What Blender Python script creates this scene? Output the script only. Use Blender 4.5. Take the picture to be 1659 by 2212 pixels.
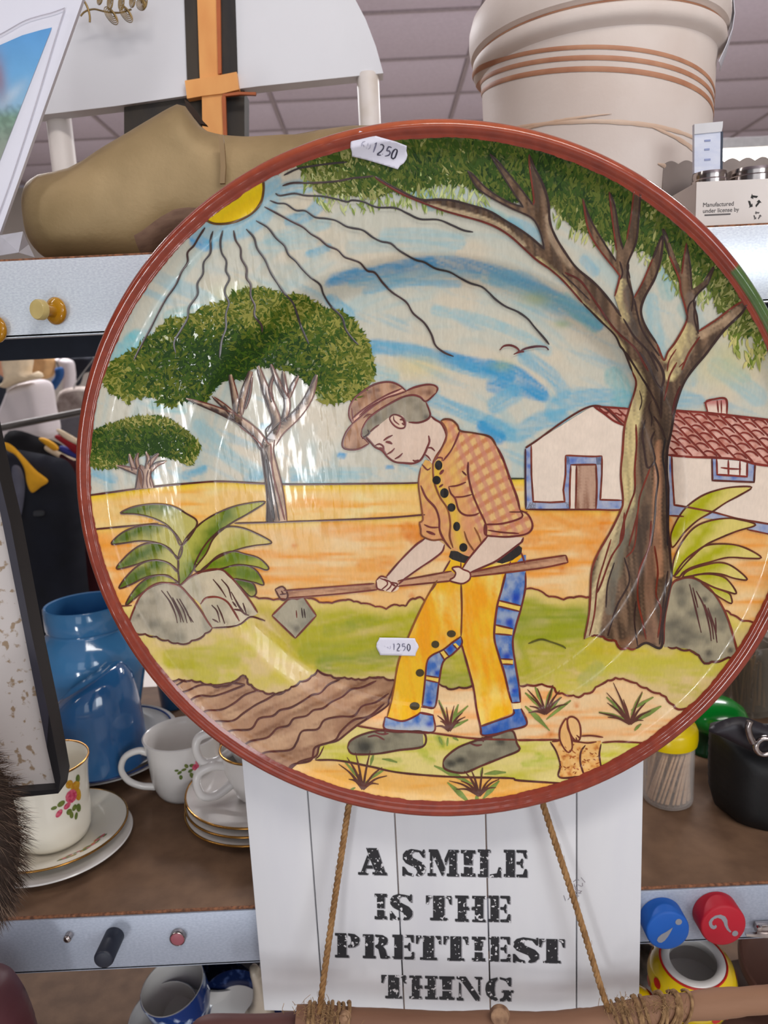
import bpy, bmesh, math, random
import numpy as np
from mathutils import Vector, Matrix, geometry

for _o in list(bpy.data.objects):
    bpy.data.objects.remove(_o)
SC = bpy.context.scene
COL = SC.collection
random.seed(7)

# ------------------------------------------------------------------ camera
FW, FH, FPX = 1659.0, 2212.0, 1650.0
PITCH, ROLL = math.radians(10.9), math.radians(2.75)
CAM = Vector((0.0, 0.0, 1.5))
_f = Vector((0, math.cos(PITCH), -math.sin(PITCH)))
_u = Vector((0, math.sin(PITCH), math.cos(PITCH)))
_x = Vector((1, 0, 0))
RIGHT = _x * math.cos(ROLL) - _u * math.sin(ROLL)
UP = _u * math.cos(ROLL) + _x * math.sin(ROLL)
FWD = _f
cd = bpy.data.cameras.new('camera')
cam = bpy.data.objects.new('camera', cd)
COL.objects.link(cam)
cam.matrix_world = Matrix(((RIGHT.x, UP.x, -FWD.x, CAM.x), (RIGHT.y, UP.y, -FWD.y, CAM.y),
                           (RIGHT.z, UP.z, -FWD.z, CAM.z), (0, 0, 0, 1)))
cd.sensor_fit = 'HORIZONTAL'
cd.sensor_width = 27.0
cd.lens = 27.0 * FPX / FW
cd.clip_start = 0.02
cd.dof.use_dof = True
cd.dof.focus_distance = 0.54
cd.dof.aperture_fstop = 12.0
SC.camera = cam

# ------------------------------------------------------------------ world, lights, exposure
SC.view_settings.view_transform = 'Standard'
SC.view_settings.look = 'None'
SC.view_settings.gamma = 1.0
SC.view_settings.use_curve_mapping = False
SC.view_settings.exposure = -0.17
wd = bpy.data.worlds.new('World')
SC.world = wd
wd.use_nodes = True
wd.node_tree.nodes['Background'].inputs[0].default_value = (0.86, 0.90, 1.0, 1)
wd.node_tree.nodes['Background'].inputs[1].default_value = 0.36


def area(name, loc, target, sx, sy, power, col=(1, 1, 1), spread=180):
    ld = bpy.data.lights.new(name, 'AREA')
    ld.shape = 'RECTANGLE'
    ld.size, ld.size_y, ld.energy, ld.color = sx, sy, power, col
    ld.spread = math.radians(spread)
    o = bpy.data.objects.new(name, ld)
    COL.objects.link(o)
    o.location = loc
    o.rotation_euler = (Vector(target) - Vector(loc)).to_track_quat('-Z', 'Y').to_euler()
    return o


# daylight through the shop front behind the photographer, the ceiling's strip lights, and added lamps
area('shop_window_light', (0.5, -4.4, 2.0), (0.2, 2, 1.6), 3.6, 1.8, 36, (0.90, 0.96, 1.0))
area('shop_window_light_right', (2.7, -4.2, 2.15), (0.3, 1.0, 1.5), 1.7, 1.5, 66, (0.93, 0.97, 1.0))
area('plate_glare_light', (-0.93, -2.0, 0.42), (-0.1, 0.5, 1.43), 0.24, 0.56, 11, (0.97, 0.98, 1.0))  # added lamp low behind the camera, placed for the plate's glare; no real doorway
area('strip_light_near', (0.55, -0.7, 3.1), (0.45, -0.2, 0), 1.5, 0.3, 26, (1.0, 0.96, 0.9))
area('strip_light_left', (-1.9, 0.15, 2.9), (-0.5, 0.5, 1.3), 0.12, 1.5, 9, (1.0, 0.96, 0.92))
area('strip_light_far', (1.6, 3.6, 3.1), (1.6, 3.5, 0), 1.5, 0.4, 100, (0.98, 0.97, 1.0))
area('floor_bounce_light', (-1.6, 3.4, 3.1), (-1.6, 3.5, 0), 1.5, 0.4, 110, (0.98, 0.97, 1.0))  # added, unseen lamp: lights the floor so its bounce lifts the ceiling


# ------------------------------------------------------------------ pixel -> world helpers (build time only)
def ray(px, py):
    return (FWD + RIGHT * ((px - FW / 2) / FPX) - UP * ((py - FH / 2) / FPX))


def at_y(px, py, Y):
    d = ray(px, py)
    return CAM + d * (Y / d.y)


def at_z(px, py, Z):
    d = ray(px, py)
    return CAM + d * ((Z - CAM.z) / d.z)


def pxm(p):
    """metres per pixel at world point p"""
    return (Vector(p) - CAM).dot(FWD) / FPX


# ------------------------------------------------------------------ object helpers
def tag(o, label=None, cat=None, group=None, kind=None):
    if label: o['label'] = label
    if cat: o['category'] = cat
    if group: o['group'] = group
    if kind: o['kind'] = kind
    return o


def thing(name, label, cat, loc=(0, 0, 0), group=None, rot=None):
    o = bpy.data.objects.new(name, None)
    o.empty_display_size = 0.02
    COL.objects.link(o)
    o.location = loc
    if rot: o.rotation_euler = rot
    return tag(o, label, cat, group)


def obj(name, bm, mat, parent=None, smooth=True, mats=None, local=False):
    """link a bmesh (world coordinates unless local) as one mesh object"""
    me = bpy.data.meshes.new(name)
    if isinstance(bm, bmesh.types.BMesh):
        bmesh.ops.recalc_face_normals(bm, faces=bm.faces)
        bm.to_mesh(me)
        bm.free()
    else:
        me.from_pydata(*bm)
        me.update()
    if smooth is True:
        me.polygons.foreach_set('use_smooth', [True] * len(me.polygons))
    elif smooth:
        me.polygons.foreach_set('use_smooth', [True] * len(me.polygons))
        me.set_sharp_from_angle(angle=math.radians(smooth))
    for m in (mats or [mat]):
        me.materials.append(m)
    o = bpy.data.objects.new(name, me)
    COL.objects.link(o)
    if parent is not None:
        bpy.context.view_layer.update()
        o.parent = parent
        if not local:
            o.matrix_parent_inverse = parent.matrix_world.inverted()
    return o


def bm_box(bm, c, s, rot=None, bev=0.0):
    r = bmesh.ops.create_cube(bm, size=1.0)
    vs = r['verts']
    M = Matrix.Translation(c) @ (rot.to_4x4() if rot is not None else Matrix.Identity(4)) @ Matrix.Diagonal((s[0], s[1], s[2], 1))
    bmesh.ops.transform(bm, matrix=M, verts=vs)
    if bev > 0:
        es = list({e for v in vs for e in v.link_edges})
        bmesh.ops.bevel(bm, geom=es, offset=bev, segments=2, affect='EDGES', profile=0.5)
    return vs


def box(name, c, s, mat, parent=None, rot=None, bev=0.001):
    bm = bmesh.new()
    bm_box(bm, c, s, rot, bev)
    return obj(name, bm, mat, parent, smooth=40)


def bm_lathe(bm, prof, seg=48, M=None, close=False):
    """prof: list of (r, z); optional matrix"""
    rings = []
    for r, z in prof:
        if r < 1e-6:
            v = Vector((0, 0, z))
            rings.append([bm.verts.new(M @ v if M else v)])
        else:
            ring = []
            for i in range(seg):
                a = 2 * math.pi * i / seg
                v = Vector((r * math.cos(a), r * math.sin(a), z))
                ring.append(bm.verts.new(M @ v if M else v))
            rings.append(ring)
    if close:
        rings.append(rings[0])
    for a, b in zip(rings[:-1], rings[1:]):
        for i in range(seg):
            j = (i + 1) % seg
            if len(a) == 1 and len(b) == 1: continue
            if len(a) == 1: bm.faces.new((a[0], b[j], b[i]))
            elif len(b) == 1: bm.faces.new((a[i], a[j], b[0]))
            else: bm.faces.new((a[i], a[j], b[j], b[i]))
    return bm


def lathe(name, prof, mat, parent=None, seg=48, M=None, smooth=50, close=False):
    return obj(name, bm_lathe(bmesh.new(), prof, seg, M, close), mat, parent, smooth=smooth)


def catmull(pts, step=None, n=8, closed=False):
    P = [Vector(p) for p in pts]
    out = []
    m = len(P)
    rng = range(m) if closed else range(m - 1)
    for i in rng:
        if closed:
            p0, p1, p2, p3 = P[(i - 1) % m], P[i], P[(i + 1) % m], P[(i + 2) % m]
        else:
            p1, p2 = P[i], P[i + 1]
            p0 = P[i - 1] if i > 0 else p1 * 2 - p2
            p3 = P[i + 2] if i + 2 < m else p2 * 2 - p1
        k = n if step is None else max(1, int(math.ceil((p2 - p1).length / step)))
        for j in range(k):
            t = j / k
            out.append(0.5 * ((2 * p1) + (p2 - p0) * t + (2 * p0 - 5 * p1 + 4 * p2 - p3) * t * t + (3 * p1 - p0 - 3 * p2 + p3) * t ** 3))
    if not closed:
        out.append(P[-1].copy())
    return out


def bm_tube(bm, pts, rad, seg=10, caps=True):
    """pts: list of Vectors; rad: number or list"""
    n = len(pts)
    rads = rad if isinstance(rad, (list, tuple)) else [rad] * n
    T = [(pts[min(i + 1, n - 1)] - pts[max(i - 1, 0)]).normalized() for i in range(n)]
    ref = Vector((0, 0, 1)) if abs(T[0].z) < 0.9 else Vector((1, 0, 0))
    N = (ref - T[0] * ref.dot(T[0])).normalized()
    rings = []
    for i in range(n):
        N = (N - T[i] * N.dot(T[i])).normalized()
        Bn = T[i].cross(N)
        rings.append([bm.verts.new(pts[i] + (N * math.cos(2 * math.pi * k / seg) + Bn * math.sin(2 * math.pi * k / seg)) * rads[i]) for k in range(seg)])
    for a, b in zip(rings[:-1], rings[1:]):
        for k in range(seg):
            j = (k + 1) % seg
            bm.faces.new((a[k], a[j], b[j], b[k]))
    if caps:
        bm.faces.new(rings[0][::-1])
        bm.faces.new(rings[-1])
    return bm


def tube(name, pts, rad, mat, parent=None, seg=10, smooth=50):
    return obj(name, bm_tube(bmesh.new(), [Vector(p) for p in pts], rad, seg), mat, parent, smooth=smooth)


def prism(name, poly, d, mat, parent=None, smooth=30, bev=0.0):
    """poly: world points (planar, any order), extruded along vector d"""
    bm = bmesh.new()
    vs = [bm.verts.new(p) for p in poly]
    f = bm.faces.new(vs)
    r = bmesh.ops.extrude_face_region(bm, geom=[f])
    bmesh.ops.translate(bm, verts=[g for g in r['geom'] if isinstance(g, bmesh.types.BMVert)], vec=d)
    if bev:
        bmesh.ops.bevel(bm, geom=list(bm.edges), offset=bev, segments=2, affect='EDGES')
    return obj(name, bm, mat, parent, smooth=smooth)


# ------------------------------------------------------------------ materials
def lin(c):
    c = np.asarray(c, float) / 255.0
    return np.where(c <= 0.04045, c / 12.92, ((c + 0.055) / 1.055) ** 2.4)


def L3(c):
    return tuple(float(v) for v in lin(c)) + (1.0,)


def mat(name, col, rough=0.5, metal=0.0, col2=None, scale=40.0, stretch=(1, 1, 1), detail=4.0, ramp=(0.35, 0.65),
        bump=0.0, bscale=None, spec=0.5, trans=0.0, coat=0.0, emit=None, estr=0.0, ior=1.45, sub=0.0, alpha=None):
    m = bpy.data.materials.new(name)
    m.use_nodes = True
    nt = m.node_tree
    b = nt.nodes['Principled BSDF']
    b.inputs['Base Color'].default_value = L3(col)
    b.inputs['Roughness'].default_value = rough
    b.inputs['Metallic'].default_value = metal
    b.inputs['Specular IOR Level'].default_value = spec
    b.inputs['IOR'].default_value = ior
    b.inputs['Transmission Weight'].default_value = trans
    b.inputs['Coat Weight'].default_value = coat
    b.inputs['Coat Roughness'].default_value = 0.05
    if sub:
        b.inputs['Subsurface Weight'].default_value = sub
        b.inputs['Subsurface Radius'].default_value = (0.01, 0.008, 0.006)
    if alpha is not None: b.inputs['Alpha'].default_value = alpha
    if emit:
        b.inputs['Emission Color'].default_value = L3(emit)
        b.inputs['Emission Strength'].default_value = estr
    tc = nt.nodes.new('ShaderNodeTexCoord')
    mp = nt.nodes.new('ShaderNodeMapping')
    mp.inputs['Scale'].default_value = stretch
    nt.links.new(tc.outputs['Object'], mp.inputs[0])
    nz = nt.nodes.new('ShaderNodeTexNoise')
    nz.inputs['Scale'].default_value = scale
    nz.inputs['Detail'].default_value = detail
    nt.links.new(mp.outputs[0], nz.inputs['Vector'])
    if col2 is None:
        col2 = tuple(max(0, v * 0.93) for v in col)
    cr = nt.nodes.new('ShaderNodeValToRGB')
    cr.color_ramp.elements[0].position, cr.color_ramp.elements[1].position = ramp
    cr.color_ramp.elements[0].color, cr.color_ramp.elements[1].color = L3(col), L3(col2)
    nt.links.new(nz.outputs['Fac'], cr.inputs[0])
    nt.links.new(cr.outputs[0], b.inputs['Base Color'])
    if bump:
        bp = nt.nodes.new('ShaderNodeBump')
        bp.inputs['Strength'].default_value = bump
        bp.inputs['Distance'].default_value = 0.002
        n2 = nz
        if bscale:
            n2 = nt.nodes.new('ShaderNodeTexNoise')
            n2.inputs['Scale'].default_value = bscale
            n2.inputs['Detail'].default_value = 3
            nt.links.new(mp.outputs[0], n2.inputs['Vector'])
        nt.links.new(n2.outputs['Fac'], bp.inputs['Height'])
        nt.links.new(bp.outputs[0], b.inputs['Normal'])
    return m


def vmat(name, rough=0.25, nscale=250.0, namp=0.06, coat=0.0, bump=0.0, bscale=120.0, spec=0.5, stretch=(1, 1, 1), rvar=0.0):
    """material that takes its pigment from the mesh's colour attribute 'Col' and mottles it with noise"""
    m = bpy.data.materials.new(name)
    m.use_nodes = True
    nt = m.node_tree
    b = nt.nodes['Principled BSDF']
    b.inputs['Roughness'].default_value = rough
    b.inputs['Specular IOR Level'].default_value = spec
    b.inputs['Coat Weight'].default_value = coat
    b.inputs['Coat Roughness'].default_value = 0.06
    at = nt.nodes.new('ShaderNodeAttribute')
    at.attribute_name = 'Col'
    tc = nt.nodes.new('ShaderNodeTexCoord')
    mp = nt.nodes.new('ShaderNodeMapping')
    mp.inputs['Scale'].default_value = stretch
    nt.links.new(tc.outputs['Object'], mp.inputs[0])
    nz = nt.nodes.new('ShaderNodeTexNoise')
    nz.inputs['Scale'].default_value = nscale
    nz.inputs['Detail'].default_value = 5
    nt.links.new(mp.outputs[0], nz.inputs['Vector'])
    mr = nt.nodes.new('ShaderNodeMapRange')
    mr.inputs['From Min'].default_value, mr.inputs['From Max'].default_value = 0.3, 0.7
    mr.inputs['To Min'].default_value, mr.inputs['To Max'].default_value = 1 - namp, 1 + namp
    nt.links.new(nz.outputs['Fac'], mr.inputs['Value'])
    mx = nt.nodes.new('ShaderNodeVectorMath')
    mx.operation = 'SCALE'
    nt.links.new(at.outputs['Color'], mx.inputs[0])
    nt.links.new(mr.outputs[0], mx.inputs['Scale'])
    nt.links.new(mx.outputs[0], b.inputs['Base Color'])
    if rvar:  # brush drag left in the glaze: streaks of duller and glossier surface
        mp2 = nt.nodes.new('ShaderNodeMapping')
        mp2.inputs['Rotation'].default_value = (0, 0, math.radians(24))
        mp2.inputs['Scale'].default_value = (260, 40, 1)
        nt.links.new(tc.outputs['Object'], mp2.inputs[0])
        n3 = nt.nodes.new('ShaderNodeTexNoise')
        n3.inputs['Scale'].default_value = 1.0
        n3.inputs['Detail'].default_value = 4
        nt.links.new(mp2.outputs[0], n3.inputs['Vector'])
        m3 = nt.nodes.new('ShaderNodeMapRange')
        m3.inputs['From Min'].default_value, m3.inputs['From Max'].default_value = 0.42, 0.52
        m3.inputs['To Min'].default_value, m3.inputs['To Max'].default_value = rough, rough + rvar
        nt.links.new(n3.outputs['Fac'], m3.inputs['Value'])
        nt.links.new(m3.outputs[0], b.inputs['Roughness'])
    if bump:
        bp = nt.nodes.new('ShaderNodeBump')
        bp.inputs['Strength'].default_value = bump
        bp.inputs['Distance'].default_value = 0.001
        n2 = nt.nodes.new('ShaderNodeTexNoise')
        n2.inputs['Scale'].default_value = bscale
        n2.inputs['Detail'].default_value = 2
        nt.links.new(mp.outputs[0], n2.inputs['Vector'])
        nt.links.new(n2.outputs['Fac'], bp.inputs['Height'])
        nt.links.new(bp.outputs[0], b.inputs['Normal'])
    return m


def set_col(o, cols):
    """cols: (nverts,3) linear"""
    me = o.data
    a = me.color_attributes.new('Col', 'FLOAT_COLOR', 'POINT')
    c = np.ones((len(me.vertices), 4), np.float32)
    c[:, :3] = cols
    a.data.foreach_set('color', c.ravel())


def film(name, tint, opac, rough=0.05, gloss=0.10):
    """thin clear plastic or glass: mostly see-through, a little milky and glossy"""
    m = bpy.data.materials.new(name)
    m.use_nodes = True
    nt = m.node_tree
    b = nt.nodes['Principled BSDF']
    b.inputs['Base Color'].default_value = L3(tint)
    b.inputs['Roughness'].default_value = rough
    tr = nt.nodes.new('ShaderNodeBsdfTransparent')
    tr.inputs[0].default_value = tuple(0.5 + 0.5 * v for v in L3(tint)[:3]) + (1,)
    lw = nt.nodes.new('ShaderNodeLayerWeight')
    lw.inputs[0].default_value = 0.35
    tc = nt.nodes.new('ShaderNodeTexCoord')
    nz = nt.nodes.new('ShaderNodeTexNoise')
    nz.inputs['Scale'].default_value = 60
    nt.links.new(tc.outputs['Object'], nz.inputs['Vector'])
    ma = nt.nodes.new('ShaderNodeMath')
    ma.operation = 'MULTIPLY_ADD'
    ma.inputs[1].default_value, ma.inputs[2].default_value = 0.5, opac
    nt.links.new(lw.outputs['Facing'], ma.inputs[0])
    mb = nt.nodes.new('ShaderNodeMath')
    mb.operation = 'MULTIPLY_ADD'
    mb.inputs[1].default_value = gloss * 0.3
    nt.links.new(nz.outputs['Fac'], mb.inputs[0])
    nt.links.new(ma.outputs[0], mb.inputs[2])
    mx = nt.nodes.new('ShaderNodeMixShader')
    nt.links.new(mb.outputs[0], mx.inputs[0])
    nt.links.new(tr.outputs[0], mx.inputs[1])
    nt.links.new(b.outputs[0], mx.inputs[2])
    nt.links.new(mx.outputs[0], nt.nodes['Material Output'].inputs[0])
    return m

# ================================================================== SETTING
M_floor = mat('floor_vinyl', (205, 198, 192), 0.35, col2=(192, 186, 180), scale=3)
M_wallp = mat('wall_paint', (196, 186, 176), 0.8, col2=(188, 178, 168), scale=2)
M_tile = mat('ceiling_tile_fibre', (220, 208, 220), 0.9, col2=(212, 200, 212), scale=60, bump=0.1)
M_tbar = mat('ceiling_grid_metal', (176, 162, 166), 0.6)
M_lamp = mat('lamp_diffuser', (255, 250, 240), 0.5, emit=(255, 247, 232), estr=7.0)


def struct(o):
    o['kind'] = 'structure'
    return o


CZ = 3.2
struct(box('floor', (0.2, 1.0, -0.05), (9, 13, 0.1), M_floor))
struct(box('wall_back', (0.2, 7.3, 1.6), (9, 0.1, 3.2), M_wallp))
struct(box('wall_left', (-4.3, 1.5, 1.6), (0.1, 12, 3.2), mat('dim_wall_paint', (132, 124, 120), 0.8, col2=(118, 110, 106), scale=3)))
struct(box('wall_right', (4.7, 1.5, 1.6), (0.1, 12, 3.2), M_wallp))
ceil = struct(box('ceiling', (0.2, 1.0, CZ + 0.06), (9, 13, 0.05), M_tile))
# suspended tiles 1.2 x 0.6 in a T-bar grid; a cross joint sits at y = 4.16, a long joint at x = x0
tx0 = at_z(1050, 0, CZ).x
ty0 = at_z(829, 28, CZ).y
tile_me = None
for j in range(-3, 6):
    for i in range(-3, 4):
        cx, cy = tx0 + (i + 0.5) * 1.2, ty0 + (j + 0.5) * 0.6
        if abs(cx - 0.2) > 3.9 or cy > 7.0: continue
        if tile_me is None:
            t = box('ceiling_tile', (0, 0, 0), (1.17, 0.57, 0.016), M_tile, None, bev=0.003)
            tile_me = t.data
        else:
            t = bpy.data.objects.new('ceiling_tile', tile_me)
            COL.objects.link(t)
        t.parent = ceil
        t.location = (cx, cy, CZ + 0.012)
for i in range(-3, 5):
    box('grid_bar', (tx0 + i * 1.2, ty0 + 1.0, CZ + 0.008), (0.024, 6.4, 0.02), M_tbar, ceil, bev=0)
for j in range(-3, 7):
    if ty0 + j * 0.6 < 7.2:
        box('grid_bar', (0.2, ty0 + j * 0.6, CZ + 0.006), (8.4, 0.024, 0.018), M_tbar, ceil, bev=0)

lf = at_y(1640, 343, 3.3)
lamp = thing('ceiling_light', 'bright white strip light hanging behind the jars at the upper right', 'light', lf)
M_white_metal = mat('white_enamel', (225, 225, 225), 0.4)
box('housing', lf + Vector((0.0, 0, 0.05)), (1.1, 0.12, 0.04), M_white_metal, lamp)
box('diffuser', lf, (1.08, 0.10, 0.055), M_lamp, lamp, bev=0.008)
for dx in (-0.4, 0.4):
    tube('hanging_wire', [lf + Vector((dx, 0, 0.07)), Vector((lf.x + dx, lf.y, CZ))], 0.003, M_white_metal, lamp, seg=6)

# ================================================================== SHELF UNIT
D = 0.62
ZU, ZL, Z3 = 1.5945, 1.0171, 0.672
M_galv = mat('galvanised_steel', (226, 234, 240), 0.34, metal=0.35, col2=(204, 212, 222), scale=900, stretch=(0.5, 1, 1), bump=0.012)
M_galv2 = mat('galvanised_steel_shelf', (176, 184, 198), 0.45, metal=0.35, col2=(162, 170, 186), scale=700, stretch=(0.5, 1, 1), bump=0.012)
M_under = mat('dark_steel', (52, 58, 72), 0.5, metal=0.3)
M_mdf = mat('hardboard', (116, 88, 66), 0.75, col2=(97, 72, 53), scale=34, detail=8, bump=0.12, bscale=500)
M_mdfe = mat('hardboard_edge', (150, 100, 70), 0.95, col2=(90, 60, 45), scale=300, bump=0.4)


def shelf(name, label, ztop, mlip, lip_h):
    t = thing(name, label, 'shelf', (0, D, ztop))
    W, y1 = 2.6, 1.14
    box('front_lip', (0, D + 0.0012, ztop - 0.002 - lip_h / 2), (W, 0.0024, lip_h), mlip, t, bev=0.0008)
    box('lip_fold', (0, D + 0.008, ztop - 0.002 - lip_h + 0.001), (W, 0.016, 0.002), mlip, t, bev=0)
    box('board', (0, (D + 0.004 + y1) / 2, ztop - 0.006), (W, y1 - D - 0.004, 0.012), M_mdf, t, bev=0.0008)
    box('board_edge', (0, D + 0.0036, ztop - 0.005), (W, 0.0024, 0.0095), M_mdfe, t, bev=0.0006)
    box('underside_tray', (0, (D + y1) / 2 + 0.01, ztop - 0.0145), (W, y1 - D - 0.03, 0.002), M_under, t, bev=0)
    for yy in (0.80, 0.97):
        box('stiffener', (0, yy, ztop - 0.028), (W, 0.03, 0.026), M_under, t, bev=0.002)
    box('back_lip', (0, y1, ztop - 0.004 - lip_h / 2), (W, 0.003, lip_h + 0.002), M_under, t, bev=0)
    return t


shelf('metal_shelf', 'upper galvanised steel shelf with chipboard top carrying clog and crock', ZU, M_galv, 0.058)
shelf('metal_shelf', 'middle galvanised steel shelf with brown hardboard top under the cups', ZL, M_galv2, 0.055)
shelf('metal_shelf', 'lowest shelf in brown shadow under the blue patterned cups', Z3, M_galv2, 0.055)
up = thing('shelf_post', 'dark steel upright post at the left end holding the shelves', 'post', (-1.26, 1.16, 0))
box('post', (-1.26, 1.165, 1.0), (0.06, 0.04, 2.0), M_under, up, bev=0.002)
box('foot', (-1.26, 0.95, 0.03), (0.06, 0.55, 0.06), M_under, up, bev=0.002)
up = thing('shelf_post', 'dark steel upright post at the right end holding the shelves', 'post', (1.26, 1.16, 0))
box('post', (1.26, 1.165, 1.0), (0.06, 0.04, 2.0), M_under, up, bev=0.002)
box('foot', (1.26, 0.95, 0.03), (0.06, 0.55, 0.06), M_under, up, bev=0.002)


# ================================================================== generic 2-D fill helpers
def resample(P, step, closed=True):
    P = np.asarray(P, float)
    Q = np.vstack([P, P[:1]]) if closed else P
    out = []
    for a, b in zip(Q[:-1], Q[1:]):
        k = max(1, int(math.ceil(np.hypot(*(b - a)) / step)))
        out.append(a + (b - a) * (np.arange(k) / k)[:, None])
    if not closed: out.append(Q[-1:])
    return np.vstack(out)


def inside(P, X, Y):
    """even-odd test of points in polygon P"""
    r = np.zeros(X.shape, bool)
    n = len(P)
    for i in range(n):
        x0, y0 = P[i]
        x1, y1 = P[(i + 1) % n]
        if y0 == y1: continue
        c = ((y0 > Y) != (y1 > Y)) & (X < (x1 - x0) * (Y - y0) / (y1 - y0) + x0)
        r ^= c
    return r


def seg_dist(P, X, Y, closed=True):
    d = np.full(X.shape, 1e9)
    n = len(P)
    for i in range(n if closed else n - 1):
        a, b = P[i], P[(i + 1) % n]
        ab = b - a
        L = ab @ ab
        t = np.clip(((X - a[0]) * ab[0] + (Y - a[1]) * ab[1]) / max(L, 1e-12), 0, 1)
        d = np.minimum(d, np.hypot(X - a[0] - t * ab[0], Y - a[1] - t * ab[1]))
    return d


def fill2d(P, step):
    """triangulated fill of polygon P with interior grid points -> verts (n,2), tris, number of boundary verts"""
    P = resample(P, step)
    x0, y0 = P.min(0)
    x1, y1 = P.max(0)
    gx, gy = np.meshgrid(np.arange(x0 + step * .5, x1, step), np.arange(y0 + step * .5, y1, step * 0.87))
    gx[1::2] += step * 0.5
    gx, gy = gx.ravel(), gy.ravel()
    if len(gx):
        k = inside(P, gx, gy)
        gx, gy = gx[k], gy[k]
        if len(gx):
            k = seg_dist(P, gx, gy) > step * 0.55
            gx, gy = gx[k], gy[k]
    V = [Vector((float(a), float(b))) for a, b in P] + [Vector((float(a), float(b))) for a, b in zip(gx, gy)]
    n = len(P)
    E = [(i, (i + 1) % n) for i in range(n)]
    vv, ee, ff, ov, oe, of = geometry.delaunay_2d_cdt(V, E, [], 1, 1e-7)
    return np.array([tuple(v) for v in vv]), [tuple(f) for f in ff]


def puff(name, pts, Y, thick, m, parent=None, edge=None, step=None, fold=0.0, fscale=60, smooth=True, close=True, back=0.7, faxis=0):
    """soft slab: outline given in picture px, standing at world depth Y, swollen by thick"""
    W = [at_y(p[0], p[1], Y) for p in pts]
    P = np.array([(w.x, w.z) for w in W])
    if smooth:
        P = np.array([tuple(v) for v in catmull([tuple(p) for p in P], n=6, closed=True)])
    ext = max(np.ptp(P[:, 0]), np.ptp(P[:, 1]))
    step = step or ext / 30
    edge = edge or ext / 6
    v, f = fill2d(P, step)
    d = seg_dist(resample(P, step), v[:, 0], v[:, 1])
    t = np.clip(d / edge, 0, 1)
    off = thick * np.sqrt(np.maximum(0, 1 - (1 - t) ** 2))
    fl = fold * np.sin(v[:, faxis] * fscale + 3 * np.sin(v[:, 1 - faxis] * 9)) * t
    onb = d < 1e-6
    n = len(v)
    F = [(x, Y - o - q, z) for (x, z), o, q in zip(v, off, fl)]
    Bk = [(x, Y + o * back, z) for (x, z), o in zip(v, off)]
    remap = [i if onb[i] else n + i for i in range(n)]
    faces = list(f) + [tuple(remap[i] for i in tri[::-1]) for tri in f]
    bm = bmesh.new()
    vs = [bm.verts.new(p) for p in F + Bk]
    for fc in faces:
        try: bm.faces.new([vs[i] for i in fc])
        except ValueError: pass
    bmesh.ops.delete(bm, geom=[q for q in bm.verts if not q.link_faces], context='VERTS')
    return obj(name, bm, m, parent, smooth=50)


def flat(name, pts, Y, t, m, parent=None, smooth=False, sm=30):
    """flat board cut to an outline given in picture px at depth Y, t thick"""
    W = [at_y(p[0], p[1], Y) for p in pts]
    if smooth: W = catmull(W, n=5, closed=True)
    return prism(name, W, Vector((0, t, 0)), m, parent, smooth=sm)


def clampz(root, z):
    """press the parts of a soft thing flat on the surface it stands on"""
    for c in root.children:
        inv = c.matrix_world.inverted()
        for v in c.data.vertices:
            w = c.matrix_world @ v.co
            if w.z < z:
                w.z = z
                v.co = inv @ w

# ================================================================== UPPER SHELF
# ---- wooden clog
M_gold = mat('gold_paint', (168, 144, 104), 0.55, metal=0.25, col2=(150, 128, 90), scale=18, detail=9, bump=0.12, bscale=300, stretch=(1, 1, 1))
M_rawwood = mat('bare_wood', (150, 120, 100), 0.8, col2=(128, 100, 84), scale=30, stretch=(1, 6, 6))
CY = 0.715


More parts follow.
